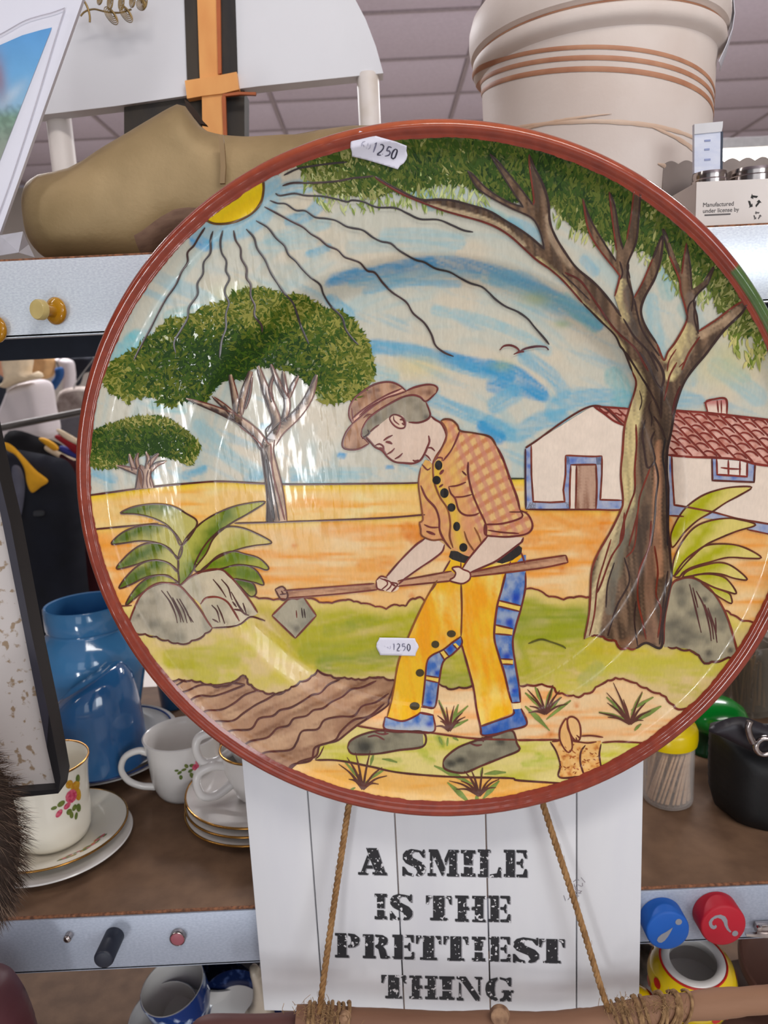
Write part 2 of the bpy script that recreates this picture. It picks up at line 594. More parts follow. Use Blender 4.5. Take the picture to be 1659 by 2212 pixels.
def clog():
    top = [(57, 440), (59, 415), (64, 395), (75, 378), (100, 366), (140, 361), (170, 354), (200, 338), (250, 302), (310, 262), (360, 231),
           (385, 217), (397, 213), (408, 222), (432, 256), (452, 272), (480, 279), (540, 281), (620, 277), (700, 269), (760, 264), (830, 263),
           (875, 275), (898, 310), (905, 380), (907, 440)]
    bot = [(57, 440), (61, 468), (67, 490), (76, 512), (90, 530), (105, 544), (118, 552), (150, 552.5), (310, 551), (328, 546), (345, 532),
           (370, 510), (400, 492), (440, 484), (520, 480), (600, 482), (630, 490), (648, 520), (655, 545), (665, 545), (900, 536), (907, 440)]
    T = [at_y(x, y, CY) for x, y in top]
    B = [at_y(x, y, CY) for x, y in bot]
    dz = (ZU + 0.0005) - min(p.z for p in B)

    def f(L, x):
        xs = [p.x for p in L]
        zs = [p.z for p in L]
        return float(np.interp(x, xs, zs))
    x0, x1 = T[0].x, T[-1].x
    bm = bmesh.new()
    rings = []
    N, K = 90, 40
    Ln = x1 - x0
    for i in range(N + 1):
        t = i / N
        s = 0.5 - 0.5 * math.cos(math.pi * t)
        x = x0 + Ln * (0.004 + 0.992 * s)
        zt, zb = f(T, x) + dz, max(f(B, x) + dz, ZU + 0.0005)
        u = (x - x0) / Ln
        w = 0.052 * (1 - abs((u - 0.22) / 0.22) ** 3.2) ** 0.5 if u < 0.22 else 0.052 - 0.016 * math.sin(math.pi * min(1, (u - 0.22) / 0.6)) * 0.9
        if u > 0.86: w *= max(0.02, 1 - ((u - 0.86) / 0.14) ** 3) ** 0.5
        w = max(w, 0.002)
        cz, hz = (zt + zb) / 2, (zt - zb) / 2
        ring = []
        for k in range(K):
            a = 2 * math.pi * k / K
            c, sn = math.cos(a), math.sin(a)
            p = 2.35 if sn > 0 else 3.2
            yy = CY + w * math.copysign(abs(c) ** (2 / p), c)
            zz = cz + hz * math.copysign(abs(sn) ** (2 / p), sn)
            ring.append(bm.verts.new((x, yy, zz)))
        rings.append(ring)
    for a, b in zip(rings[:-1], rings[1:]):
        for k in range(K):
            bm.faces.new((a[k], a[(k + 1) % K], b[(k + 1) % K], b[k]))
    bm.faces.new(rings[0][::-1])
    bm.faces.new(rings[-1])
    root = thing('wooden_clog', 'large gold painted wooden clog pointing left on the upper shelf', 'clog', (-0.14, CY, ZU))
    o = obj('body', bm, M_gold, root, smooth=60)
    o.data.materials.append(M_rawwood)
    # hollow for the foot
    c = at_y(590, 262, CY)
    cut = bmesh.new()
    bmesh.ops.create_icosphere(cut, subdivisions=4, radius=1.0)
    bmesh.ops.transform(cut, matrix=Matrix.Translation((c.x + 0.01, CY, c.z + 0.012)) @ Matrix.Rotation(math.radians(2), 4, 'Y') @ Matrix.Diagonal((0.088, 0.028, 0.07, 1)), verts=cut.verts)
    co = obj('cutter', cut, M_rawwood)
    md = o.modifiers.new('hollow', 'BOOLEAN')
    md.operation, md.object, md.solver = 'DIFFERENCE', co, 'EXACT'
    bpy.context.view_layer.update()
    dg = bpy.context.evaluated_depsgraph_get()
    me = bpy.data.meshes.new_from_object(o.evaluated_get(dg))
    o.modifiers.clear()
    o.data = me
    bpy.data.objects.remove(co)
    # bare wood under the arch
    for p in o.data.polygons:
        if p.normal.z < -0.42 and -0.196 < p.center.x < -0.04 and ZU + 0.002 < p.center.z < ZU + 0.05:
            p.material_index = 1
    flat('opening_edge', [(398, 214), (408, 221), (424, 239), (438, 261), (447, 270), (432, 267), (412, 246), (402, 229)], CY + 0.012, 0.006, mat('dark_hollow', (58, 42, 32), 0.8), root)
    st_ = [at_y(x, y, CY - 0.042) for x, y in ((474, 296), (478, 330), (480, 365), (478, 400))]
    prism('pale_strap_mark', [p + Vector((dx, -0.0062 + 0.0008 * 0, 0)) for p, dx in list(zip(st_, (0, 0, 0, 0))) + list(zip(st_[::-1], (.004,) * 4))], Vector((0, 0.004, 0)), mat('strap_mark', (150, 124, 88), 0.6), root)
    return root


clog()

# ---- white stand with an orange cross on black stripes
M_wpaint = mat('white_paint', (226, 226, 230), 0.45, col2=(218, 218, 222), scale=8)
M_wleg = mat('white_paint_worn', (224, 216, 210), 0.5, col2=(200, 186, 166), scale=14, ramp=(0.5, 0.75))
M_black = mat('black_stain', (42, 40, 40), 0.7, col2=(66, 58, 48), scale=40, stretch=(1, 1, 0.2))
M_orange = mat('orange_varnish', (238, 172, 100), 0.4, col2=(216, 138, 72), scale=18, stretch=(1, 1, 0.35), detail=6)
M_orange2 = mat('dark_orange_varnish', (184, 96, 48), 0.5)
st = thing('painted_wooden_stand', 'white board on stub legs with an orange cross over black stripes', 'stand', at_y(440, 400, 0.87))
flat('panel', [(60, -60), (735, -60), (768, 0), (790, 42), (812, 100), (828, 158), (780, 163), (560, 186), (400, 207), (250, 229), (90, 248), (40, 254)], 0.866, 0.02, M_wpaint, st)
for (xa, xb, yt, D0) in ((95, 148, 236, 0.89), (770, 818, 158, 0.87)):
    a, b = at_y(xa, yt, D0), at_y(xb, yt, D0)
    r = (b.x - a.x) / 2
    cx = (a.x + b.x) / 2
    lathe('leg', [(0, ZU), (r * 0.96, ZU), (r, ZU + 0.004), (r, a.z - 0.002), (r * 0.9, a.z), (0, a.z)], M_wleg, st, 32,
          Matrix.Translation((cx, D0 + 0.004, 0)))
# black boards and cross in front of the panel
flat('black_stripe', [(396, -60), (424, -60), (431, 190), (404, 172)], 0.864, 0.002, M_black, st)
flat('black_stripe', [(468, -60), (506, -60), (513, 158), (470, 165)], 0.864, 0.002, M_black, st)
flat('black_base', [(268, 232), (400, 212), (436, 200), (528, 196), (528, 300), (268, 300)], 0.872, 0.03, M_black, st)
b0 = at_y(398, 290, 0.88)
box('base_block', (b0.x, 0.888, (b0.z + ZU) / 2), (0.13, 0.028, b0.z - ZU), M_black, st)
flat('orange_cross_post', [(424, -60), (468, -60), (470, 100), (474, 160), (482, 205), (489, 330), (438, 330), (436, 205), (431, 160)], 0.860, 0.010, M_orange, st)
flat('orange_cross_bar', [(399, 174), (470, 163), (511, 155), (516, 193), (480, 202), (438, 207), (404, 213)], 0.858, 0.010, M_orange, st)
flat('orange_cross_tail', [(480, 203), (515, 198), (553, 199), (552, 205), (520, 204), (482, 208)], 0.858, 0.004, M_orange2, st)  # darker orange tail at the right end of the cross bar
flat('orange_cross_edge', [(466, -60), (475, -60), (478, 158), (471, 160)], 0.858, 0.004, M_orange2, st)
flat('orange_cross_edge', [(479, 208), (487, 206), (491, 330), (484, 330)], 0.858, 0.004, M_orange2, st)

# ---- wire ornament
M_wire = mat('gilt_wire', (150, 125, 80), 0.35, metal=0.8)
M_petal = mat('gilt_leaf', (196, 184, 160), 0.3, metal=0.6, col2=(160, 140, 104), scale=200)
wt = thing('wire_ornament', 'gilt wire butterfly ornament hanging above the clog', 'ornament', at_y(250, 0, 0.85))
YW = 0.845


def wline(pts, r, n=8, dy=0.0):
    return tube('wire', catmull([at_y(x, y, YW + dy) for x, y in pts], n=n), r, M_wire, wt, seg=8)


wline([(172, -10), (184, 6), (191, 22), (194, 36), (194, 48)], 0.0011)
wline([(174, 35), (181, 27), (191, 22), (205, 20), (222, 24), (240, 27), (262, 27), (284, 20)], 0.0009)
for (cx, cy, ww, hh, an) in ((240, 38, 15, 25, -0.6), (272, 34, 15, 24, -0.6), (305, 14, 16, 14, -0.3), (216, 2, 9, 14, 0.2), (238, 8, 10, 20, 0.1), (262, 10, 10, 18, 0.1), (286, 6, 10, 16, 0.1), (312, 4, 10, 20, 0)):
    for k in range(5):
        s = 1 - 0.19 * k
        q = []
        for j in range(15):
            a = 2 * math.pi * j / 14
            x, y = ww * s * math.cos(a) * 0.62 + (1 - s) * 5, hh * s * math.sin(a) * 0.9
            q.append((cx + x * math.cos(an) - y * math.sin(an), cy + x * math.sin(an) + y * math.cos(an) - 4))
        wline(q, 0.00045, 3, -0.004 - 0.002 * math.sin(k))

# ---- matted picture in a clear sleeve
M_mat = mat('mat_board', (228, 228, 238), 0.5, col2=(222, 222, 233), scale=6)
M_rule = mat('grey_rule', (206, 203, 214), 0.6)
M_pic = vmat('landscape_print', 0.35, 60, 0.06)
pc_ = thing('matted_picture', 'white matted print of blue sky and trees in a clear sleeve', 'picture', at_y(20, 480, 0.68))


def tilt_y(p):  # leans to the left, its left side nearer
    return 0.665


flat('mat_board', [(-150, -70), (204, -70), (178, 0), (0, 502), (-18, 552), (-150, 556)], 0.664, 0.004, M_mat, pc_)
cp = [(112, 59), (90, 64), (48, 76), (25, 86), (0, 97), (-60, 130), (-60, 500), (0, 345)]
Wc = np.array([tuple(at_y(x, y, 0.6630)) for x, y in cp])
v, f = fill2d(Wc[:, [0, 2]], 0.003)
po = obj('print', ([(a, 0.6632, b) for a, b in v], [], f), M_pic, pc_)
cols = np.zeros((len(v), 3))
zt = np.array([at_y(60, y, 0.663).z for y in (70, 160, 225, 250, 300, 340)])
for k in range(3):
    cols[:, k] = np.interp(-v[:, 1], -zt, lin([(96, 158, 214), (110, 170, 216), (140, 182, 210), (126, 160, 140), (140, 154, 140), (150, 156, 146)])[:, k])
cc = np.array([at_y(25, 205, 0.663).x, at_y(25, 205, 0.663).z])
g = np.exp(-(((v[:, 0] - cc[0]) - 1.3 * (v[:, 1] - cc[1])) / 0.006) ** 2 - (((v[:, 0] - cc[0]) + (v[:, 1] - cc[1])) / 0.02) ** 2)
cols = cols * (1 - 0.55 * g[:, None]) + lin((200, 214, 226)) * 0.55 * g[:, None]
cc = np.array([at_y(-4, 165, 0.663).x, at_y(-4, 165, 0.663).z])
g = np.exp(-((v[:, 0] - cc[0]) / 0.006) ** 2 - ((v[:, 1] - cc[1]) / 0.018) ** 2)
cols = cols * (1 - 0.8 * g[:, None]) + lin((150, 110, 120)) * 0.8 * g[:, None]
rn = np.random.default_rng(3).random(len(v))
gm = (v[:, 1] < zt[2]) * (v[:, 1] > zt[4])
cols = np.where((gm * (rn < 0.5))[:, None], cols * 0.75, cols)
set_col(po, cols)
for q in ([(-60, 100), (0, 74), (50, 46), (85, 34), (112, 27), (140, 17)], [(140, 17), (120, 80), (75, 230), (30, 370), (0, 455), (-20, 515)]):
    w = [at_y(x, y, 0.6622) for x, y in q]
    tube('rule_line', catmull(w, n=6), 0.0004, M_rule, pc_, seg=6)
# sleeve: folded corner of clear film at the bottom
W = [at_y(*p) for p in ((0, 508, 0.66), (50, 500, 0.645), (0, 552, 0.648), (40, 545, 0.63), (75, 556, 0.65), (62, 528, 0.655), (52, 500, 0.66))]
bm = bmesh.new()
vs = [bm.verts.new(w) for w in W]
for fc in ((0, 1, 3, 2), (1, 5, 3), (3, 5, 4), (1, 6, 5)):
    bm.faces.new([vs[i] for i in fc])
o = obj('sleeve_corner', bm, film('clear_film', (222, 222, 230), 0.25), pc_, smooth=False)
md = o.modifiers.new('t', 'SOLIDIFY')
md.thickness = 0.0004

# ---- stoneware crock
M_stone = mat('cream_stoneware', (226, 213, 204), 0.55, col2=(210, 192, 180), scale=9, detail=6, ramp=(0.45, 0.8), bump=0.06, bscale=300)
M_brown = mat('brown_slip', (172, 116, 86), 0.6, col2=(190, 138, 106), scale=40)
M_brown2 = mat('thin_brown_slip', (206, 170, 142), 0.6, col2=(222, 198, 178), scale=30, ramp=(0.3, 0.7))
M_tape = mat('clear_tape', (226, 226, 236), 0.25, spec=0.7)
PX, PY, PR = (0.1157 + 0.3301) / 2, 0.80, 0.107
cr_ = thing('stoneware_crock', 'large cream stoneware crock with brown rings on the upper shelf', 'crock', (PX, PY, ZU))
z = lambda v: ZU + v
prof = [(0, z(0)), (0.094, z(0)), (0.098, z(0.004)), (0.1005, z(0.03)), (0.104, z(0.07)), (PR - 0.001, z(0.10)), (PR, z(0.13)), (PR + 0.001, z(0.16)),
        (PR + 0.002, z(0.1705)), (PR + 0.0048, z(0.1730)), (PR + 0.0082, z(0.1755)), (PR + 0.0098, z(0.1800)), (PR + 0.0092, z(0.1850)), (PR + 0.0062, z(0.1872)), (PR + 0.0062, z(0.1886)), (PR + 0.0108, z(0.1910)), (PR + 0.0118, z(0.196)),
        (PR + 0.0125, z(0.202)), (PR + 0.012, z(0.212)), (PR + 0.009, z(0.222)), (PR + 0.004, z(0.228)), (PR - 0.004, z(0.228)), (PR - 0.008, z(0.222)),
        (PR - 0.01, z(0.02)), (0, z(0.014))]
lathe('body', prof, M_stone, cr_, 96, Matrix.Translation((PX, PY, 0)), smooth=35)


def crock_r(h):
    return float(np.interp(h, [p[1] - ZU for p in prof[2:21]], [p[0] for p in prof[2:21]]))


def ring_ribbon(a0, a1, h0, h1, w, m, n=60, jit=0.0, sag=0.0, seed=1):
    """band of slip lying on the crock, from angle a0 to a1 (deg, 270 faces the camera)"""
    rr = random.Random(seed)
    bm = bmesh.new()
    prev = None
    for i in range(n + 1):
        t = i / n
        a = math.radians(a0 + (a1 - a0) * t)
        h = h0 + (h1 - h0) * t + sag * math.sin(math.pi * t)
        ww = w * (0.85 + 0.3 * rr.random()) if jit else w
        if jit: ww *= math.sin(math.pi * min(1, max(0.02, t))) ** 0.6
        row = []
        for s in (-1, -0.5, 0, 0.5, 1):
            hh = h + s * ww / 2
            r = crock_r(hh) + 0.0004 + 0.0003 * (1 - s * s)
            row.append(bm.verts.new((PX + r * math.cos(a), PY + r * math.sin(a), ZU + hh)))
        if prev:
            for k in range(4): bm.faces.new((prev[k], row[k], row[k + 1], prev[k + 1]))
        prev = row
    return obj('glaze_ring', bm, m, cr_, smooth=True)


ring_ribbon(150, 390, 0.185, 0.120, 0.0034, M_brown)
ring_ribbon(150, 390, 0.177, 0.112, 0.0038, M_brown)
ring_ribbon(150, 390, 0.168, 0.104, 0.0042, M_brown)
ring_ribbon(150, 390, 0.1878, 0.1878, 0.0016, M_brown)
ring_ribbon(175, 340, 0.118, 0.080, 0.0036, M_brown2, jit=1, seed=2)
ring_ribbon(200, 262, 0.106, 0.104, 0.0026, M_brown2, jit=1, seed=3)
ring_ribbon(278, 352, 0.094, 0.055, 0.0042, M_brown2, jit=1, seed=4)
ring_ribbon(285, 330, 0.064, 0.046, 0.0075, M_brown2, jit=1, seed=5)
ring_ribbon(310, 350, 0.052, 0.026, 0.0075, M_brown2, jit=1, seed=6)
ring_ribbon(312, 340, 0.030, 0.018, 0.006, M_brown2, jit=1, seed=7)
# tape folded over the rim at the right
bm = bmesh.new()
rows = []
for ang in (-20, -13, -6):
    row = []
    for r, h in ((PR - 0.008, 0.2285), (PR + 0.004, 0.2292), (PR + 0.0138, 0.214), (PR + 0.0150, 0.2), (PR + 0.0135, 0.185), (PR + 0.010, 0.172), (PR + 0.0045, 0.156)):
        a = math.radians(ang - 230 * max(0, 0.21 - h))
        row.append(bm.verts.new((PX + r * math.cos(a), PY + r * math.sin(a), ZU + h)))
    rows.append(row)
for a, b in zip(rows[:-1], rows[1:]):
    for k in range(6): bm.faces.new((a[k], b[k], b[k + 1], a[k + 1]))
o = obj('tape_strip', bm, M_tape, cr_, smooth=False)
md = o.modifiers.new('t', 'SOLIDIFY')
md.thickness = 0.0005

# ---- open carton of jars at the right
M_card = mat('white_card', (226, 218, 212), 0.6, col2=(220, 212, 206), scale=20)
M_cardin = mat('grey_card', (150, 138, 132), 0.8)
M_ink = mat('grey_ink', (96, 92, 92), 0.7)
M_chrome = mat('jar_metal', (190, 180, 175), 0.18, metal=1.0, col2=(150, 142, 140), scale=60)
M_glass = film('clear_glass', (236, 238, 240), 0.10)
bx0, bx1 = at_y(1503, 430, 0.63).x, 0.52
by0, by1 = 0.630, 0.702
bz0, bz1 = ZU + 0.0006, at_y(1600, 389, 0.63).z
bt = thing('jar_carton', 'open white card tray of jars beside the crock on upper shelf', 'box', ((bx0 + bx1) / 2, 0.71, ZU))
hh = bz1 - bz0
box('front_panel', ((bx0 + bx1) / 2, by0, bz0 + hh / 2), (bx1 - bx0, 0.0015, hh), M_card, bt, bev=0)
box('side_panel', (bx0 + 0.001, (by0 + by1) / 2, bz0 + hh / 2), (0.0015, by1 - by0 - 0.003, hh), M_card, bt, bev=0)
box('side_panel', (bx1 - 0.001, (by0 + by1) / 2, bz0 + hh / 2), (0.0015, by1 - by0 - 0.003, hh), M_card, bt, bev=0)
box('bottom_panel', ((bx0 + bx1) / 2, (by0 + by1) / 2, bz0 + 0.001), (bx1 - bx0 - 0.005, by1 - by0 - 0.004, 0.0015), M_cardin, bt, bev=0)
# back flap with a scalloped tear edge
zt_ = at_y(1600, 348, by1).z
pl = [Vector((bx0, by1, bz0))]
n = 40
pl.append(Vector((bx0, by1, zt_)))
for i in range(n * 4 + 1):
    x = bx0 + (bx1 - bx0) * i / (n * 4)
    pl.append(Vector((x, by1, zt_ + 0.0028 * abs(math.sin(math.pi * i / 8)))))
pl.append(Vector((bx1, by1, bz0)))
prism('back_flap', pl, Vector((0, 0.0015, 0)), M_cardin, bt, smooth=False)


def text(name, s, size, loc, mat_, parent, rotx=90, rotz=0, shear=0.0, sx=1.0, ext=0.00008, rot=None, align='LEFT'):
    c = bpy.data.curves.new(name, 'FONT')
    c.body, c.size, c.extrude, c.shear, c.align_x = s, size, ext, shear, align
    tmp = bpy.data.objects.new(name, c)
    COL.objects.link(tmp)
    bpy.context.view_layer.update()
    me = bpy.data.meshes.new_from_object(tmp.evaluated_get(bpy.context.evaluated_depsgraph_get()))
    bpy.data.objects.remove(tmp)
    o = bpy.data.objects.new(name, me)
    COL.objects.link(o)
    me.materials.clear()
    me.materials.append(mat_)
    o.parent = parent
    bpy.context.view_layer.update()
    o.matrix_parent_inverse = parent.matrix_world.inverted()
    o.location = loc
    o.rotation_euler = (math.radians(rotx), 0, math.radians(rotz))
    o.scale = (sx, 1, 1)
    return o


ty = by0 - 0.0009
p = at_y(1518, 447, ty)
text('printed_text', 'Manufactured', 0.0045, p, M_ink, bt, sx=0.98)
p = at_y(1518, 460, ty)
text('printed_text', 'under license by', 0.0044, p, M_ink, bt, sx=0.98)


def recycle(c, r, m, parent, Y):
    bm = bmesh.new()
    for k in range(3):
        b = math.radians(90 + 120 * k)
        pts = []
        for a0, rr in ((-38, 1.0), (18, 1.0), (18, 1.25), (46, 0.82), (18, 0.42), (18, 0.66), (-38, 0.66)):
            a = b + math.radians(a0)
            pts.append(bm.verts.new((c.x + r * rr * math.cos(a), Y, c.z + r * rr * math.sin(a))))
        bm.faces.new(pts)
    e = bmesh.ops.extrude_face_region(bm, geom=list(bm.faces))
    bmesh.ops.translate(bm, verts=[q for q in e['geom'] if isinstance(q, bmesh.types.BMVert)], vec=(0, -0.0001, 0))
    return obj('recycling_symbol', bm, m, parent, smooth=False)


recycle(at_y(1629, 435, ty), 0.0048, mat('black_ink', (40, 40, 38), 0.7), bt, ty)
p = at_y(1636, 457, ty)
recycle(p + Vector((0, 0, -0.003)), 0.003, M_ink, bt, ty)
for q in range(2):
    a, b = at_y(1522, 464.5, ty), at_y(1578, 462.5, ty)
box('printed_bar', ((a.x + b.x) / 2, ty, (a.z + b.z) / 2), (b.x - a.x, 0.0002, 0.0010), M_ink, bt, bev=0)


def jar(px, r, Yc, zlid_px, label, cap_card=False):
    c = at_y(px, 400, Yc)
    zt2 = at_y(px, zlid_px, Yc - r).z
    zb = bz0 + 0.003
    t = thing('spice_jar', label, 'jar', (c.x, Yc, zb), 'jars in the card tray')
    zl0 = zt2 - 0.021
    lathe('glass_body', [(0, zb), (r * .94, zb), (r, zb + 0.003), (r, zl0 - 0.006), (r * .86, zl0 - 0.001), (r * .86, zl0), (r * .8, zl0), (r * .8, zl0 - 0.002), (r * .93, zl0 - 0.008), (r * .93, zb + 0.004), (0, zb + 0.003)],
          M_glass, t, 40, Matrix.Translation((c.x, Yc, 0)))
    lathe('metal_lid', [(0, zl0), (r * 1.0, zl0), (r * 1.03, zl0 + 0.001), (r * 1.03, zl0 + 0.006), (r * 0.98, zl0 + 0.007), (r * .98, zl0 + 0.0085), (r * 1.04, zl0 + 0.0095), (r * 1.04, zl0 + 0.0145), (r * .99, zl0 + 0.0155), (r * .99, zl0 + 0.017), (r * 1.0, zl0 + 0.018), (r * .97, zt2), (r * .2, zt2), (0, zt2)],
          M_chrome, t, 40, Matrix.Translation((c.x, Yc, 0)), smooth=30)
    lathe('contents', [(0, zb + 0.0032), (r * .9, zb + 0.0045), (r * .9, zb + (zl0 - zb) * 0.7), (0, zb + (zl0 - zb) * 0.74)], mat('spice', (110, 70, 40), 0.9, col2=(150, 110, 70), scale=300), t, 24, Matrix.Translation((c.x, Yc, 0)))
    return c, zt2


c1, z1 = jar(1532, 0.0135, 0.665, 366, 'narrow metal-lidded jar against the crock, a pale card standing on it')
jar(1622, 0.0190, 0.672, 357, 'wider metal-lidded jar to the right in the card tray')
cardc = thing('pale_card_packet', 'pale printed packet standing on the narrow jar beside the crock', 'packet', (c1.x, 0.665, z1))
pk = [(1500, 374), (1557, 366), (1559, 282), (1562, 262), (1500, 268)]
flat('packet_face', pk, 0.662, 0.004, mat('pale_blue_print', (214, 218, 232), 0.35, col2=(200, 206, 226), scale=90, stretch=(1, 1, 3)), cardc)
flat('clear_header', [(1500, 268), (1562, 262), (1561, 275), (1559, 284), (1500, 290)], 0.6612, 0.0006, mat('frosted_film', (206, 204, 206), 0.3), cardc)
flat('dark_edge', [(1557, 366), (1561, 365), (1562, 284), (1558, 284)], 0.6613, 0.004, M_under, cardc)
for (xa, xb, y_) in ((1522, 1535, 302), (1522, 1533, 321), (1522, 1535, 343)):
    flat('printed_line', [(xa, y_), (xb, y_ - 1), (xb, y_ + 3), (xa, y_ + 4)], 0.6616, 0.0003, mat('blue_ink', (150, 160, 200), 0.6), cardc)

# ---- magnets on the upper lip
M_goldpl = mat('gold_plastic', (214, 158, 36), 0.1, spec=0.8, trans=0.35, ior=1.4, col2=(190, 130, 20), scale=20)
M_pale = mat('pale_resin', (226, 206, 140), 0.2, trans=0.3, col2=(214, 190, 120), scale=30)


def pin(px, py, label, dx):
    """push-pin magnet: axis from lip out towards the room (slightly to the left)"""
    c = at_y(px, py, D)
    t = thing('push_pin_magnet', label, 'magnet', c, 'gold pins on the shelf lip')
    ax = Vector((dx, -1, 0.02)).normalized()
    M = Matrix.Translation(c + Vector((0, 0.0005, 0))) @ ax.to_track_quat('Z', 'Y').to_matrix().to_4x4()
    s = 0.0105
    lathe('base_flange', [(0, 0), (s * .9, 0), (s, s * .12), (s, s * .28), (s * .85, s * .42), (s * .55, s * .5), (0, s * .5)], M_goldpl, t, 40, M)
    lathe('waist', [(0, s * .5), (s * .5, s * .5), (s * .42, s * .9), (s * .5, s * 1.35), (0, s * 1.35)], M_goldpl, t, 40, M)
    lathe('head', [(0, s * 1.35), (s * .62, s * 1.35), (s * .74, s * 1.45), (s * .74, s * 1.85), (s * .66, s * 1.97), (0, s * 2.0)], M_pale, t, 40, M)


pin(124, 672, 'gold plastic push pin magnet nearer the plate on the upper shelf lip', -0.45)
pin(-4, 712, 'gold plastic push pin magnet cut off by the photo\'s left edge', -0.45)

# ================================================================== MIDDLE SHELF
M_china = mat('white_china', (226, 222, 218), 0.2, col2=(220, 216, 211), scale=10, coat=0.1, spec=0.5)
M_cream = mat('cream_china', (236, 230, 214), 0.1, col2=(232, 226, 210), scale=10, coat=0.4, spec=0.6)
M_giltrim = mat('gilt_rim', (176, 128, 62), 0.22, metal=0.9)
M_blueg = mat('blue_glaze', (46, 100, 152), 0.12, col2=(38, 88, 138), scale=14, coat=0.5, spec=0.6)
M_blueg2 = mat('light_blue_glaze', (78, 138, 188), 0.12, col2=(66, 126, 176), scale=14, coat=0.5, spec=0.6)
M_rose = mat('rose_transfer', (186, 48, 84), 0.3, col2=(222, 110, 130), scale=300)
M_leafp = mat('leaf_transfer', (86, 108, 52), 0.3, col2=(120, 130, 60), scale=300)
M_yelp = mat('yellow_transfer', (204, 160, 50), 0.3, col2=(190, 120, 40), scale=300)
TZ = Matrix.Translation


def saucer_prof(R, zb, h, foot=0.55, t=0.003, well=0.5):
    return [(0, zb), (R * foot, zb), (R * foot, zb + 0.002), (R * (foot + .15), zb + h * .35), (R * .9, zb + h * .8), (R - .001, zb + h - .0005), (R, zb + h), (R - .001, zb + h + 0.0012),
            (R * .9, zb + h * .8 + t), (R * (foot + .12), zb + h * .35 + t), (R * well, zb + t + 0.001), (0, zb + t)]


def gilt(parent, c, R, z, r=0.0009):
    bm = bmesh.new()
    pts = [Vector((c[0] + R * math.cos(a), c[1] + R * math.sin(a), z)) for a in np.linspace(0, 2 * math.pi, 97)]
    bm_tube(bm, pts, r, 8, caps=False)
    return obj('gilt_rim', bm, M_giltrim, parent)


def saucer(name, c, R, zb, h, m, label, group=None, gl=True, cat='saucer', gr=0.0010):
    t = thing(name, label, cat, (c[0], c[1], zb), group)
    lathe('dish', saucer_prof(R, zb, h), m, t, 96, TZ((c[0], c[1], 0)), smooth=40)
    if gl: gilt(t, c, R - 0.0004, zb + h + 0.0006, gr)
    return t


def handle(parent, c, ang, pts, r, m, flat_=1.0):
    """pts: (radial, z) from the axis, at heading ang"""
    ca, sa = math.cos(ang), math.sin(ang)
    w = catmull([Vector((c[0] + q * ca, c[1] + q * sa, zz)) for q, zz in pts], n=8)
    n = len(w)
    rad = [r * (1.0 + 0.25 * abs(2 * i / (n - 1) - 1)) for i in range(n)]
    return tube('handle', w, rad, m, parent, seg=14)


def cup_body(t, c, prof_out, wall, m, seg=72):
    """closed-bottom vessel from an outer profile (bottom to top)"""
    inner = [(max(r - wall, 0.001), z_ if i else z_ + wall) for i, (r, z_) in enumerate(prof_out)]
    pr = [(0, prof_out[0][1])] + prof_out + [(prof_out[-1][0] - wall / 2, prof_out[-1][1] + wall * .3)] + inner[::-1] + [(0, inner[0][1] + 0.001)]
    return lathe('body', pr, m, t, seg, TZ((c[0], c[1], 0)), smooth=50)


def wrap_patch(name, parent, c, rfun, a, z0, pts, m, lift=0.0003):
    """flat motif (pts: arc metres, height metres) laid round a vessel at heading a"""
    bm = bmesh.new()
    vs = []
    for s, h in pts:
        zz = z0 + h
        r = rfun(zz) + lift
        an = a + s / r
        vs.append(bm.verts.new((c[0] + r * math.cos(an), c[1] + r * math.sin(an), zz)))
    bm.faces.new(vs)
    bmesh.ops.triangulate(bm, faces=bm.faces)
    return obj(name, bm, m, parent)


def petal(cx, cy, rx, ry, an, n=10):
    return [(cx + rx * math.cos(t) * math.cos(an) - ry * math.sin(t) * math.sin(an), cy + rx * math.cos(t) * math.sin(an) + ry * math.sin(t) * math.cos(an)) for t in np.linspace(0, 2 * math.pi, n, endpoint=False)]


# ---- rose cup on its saucers at the left
RC = (-0.362, 0.728)
s1 = saucer('saucer', RC, 0.078, ZL + 0.0002, 0.010, M_china, 'plain white saucer, lower of the pair under the rose cup', 'saucers under the rose cup', False)
s2 = saucer('saucer', (RC[0] - 0.002, RC[1] + 0.004), 0.0745, ZL + 0.0068, 0.0135, M_cream, 'gilt-rimmed rose saucer directly under the rose cup', 'saucers under the rose cup', True, gr=0.0012)
# transfer flowers on the saucer rim
rr = random.Random(5)
for k in range(26):
    a = math.radians(-62 + k * 1.9 + rr.uniform(-1.2, 1.2))
    rad = 0.058 + rr.uniform(-0.004, 0.004)
    zz = ZL + 0.0068 + float(np.interp(rad, [0.0499, 0.067, 0.0735], [0.0077, 0.0138, 0.0147])) + 0.0003
    cx, cy = RC[0] - 0.002 + rad * math.cos(a), RC[1] + 0.004 + rad * math.sin(a)
    bm = bmesh.new()
    sz = rr.uniform(0.0024, 0.0040)
    bmesh.ops.create_circle(bm, cap_ends=True, segments=7, radius=sz, matrix=TZ((cx, cy, zz)) @ Matrix.Rotation(a, 4, 'Z') @ Matrix.Rotation(-math.atan2(0.006, 0.017), 4, 'Y') @ Matrix.Diagonal((0.6, 1.1, 1, 1)))
    obj('flower_transfer', bm, (M_leafp, M_rose, M_yelp, M_leafp)[k % 4], s2, smooth=False)
cz = ZL + 0.0106
cup = thing('rose_teacup', 'cream teacup with red roses and gilt rim behind the black frame', 'cup', (RC[0], RC[1], cz))
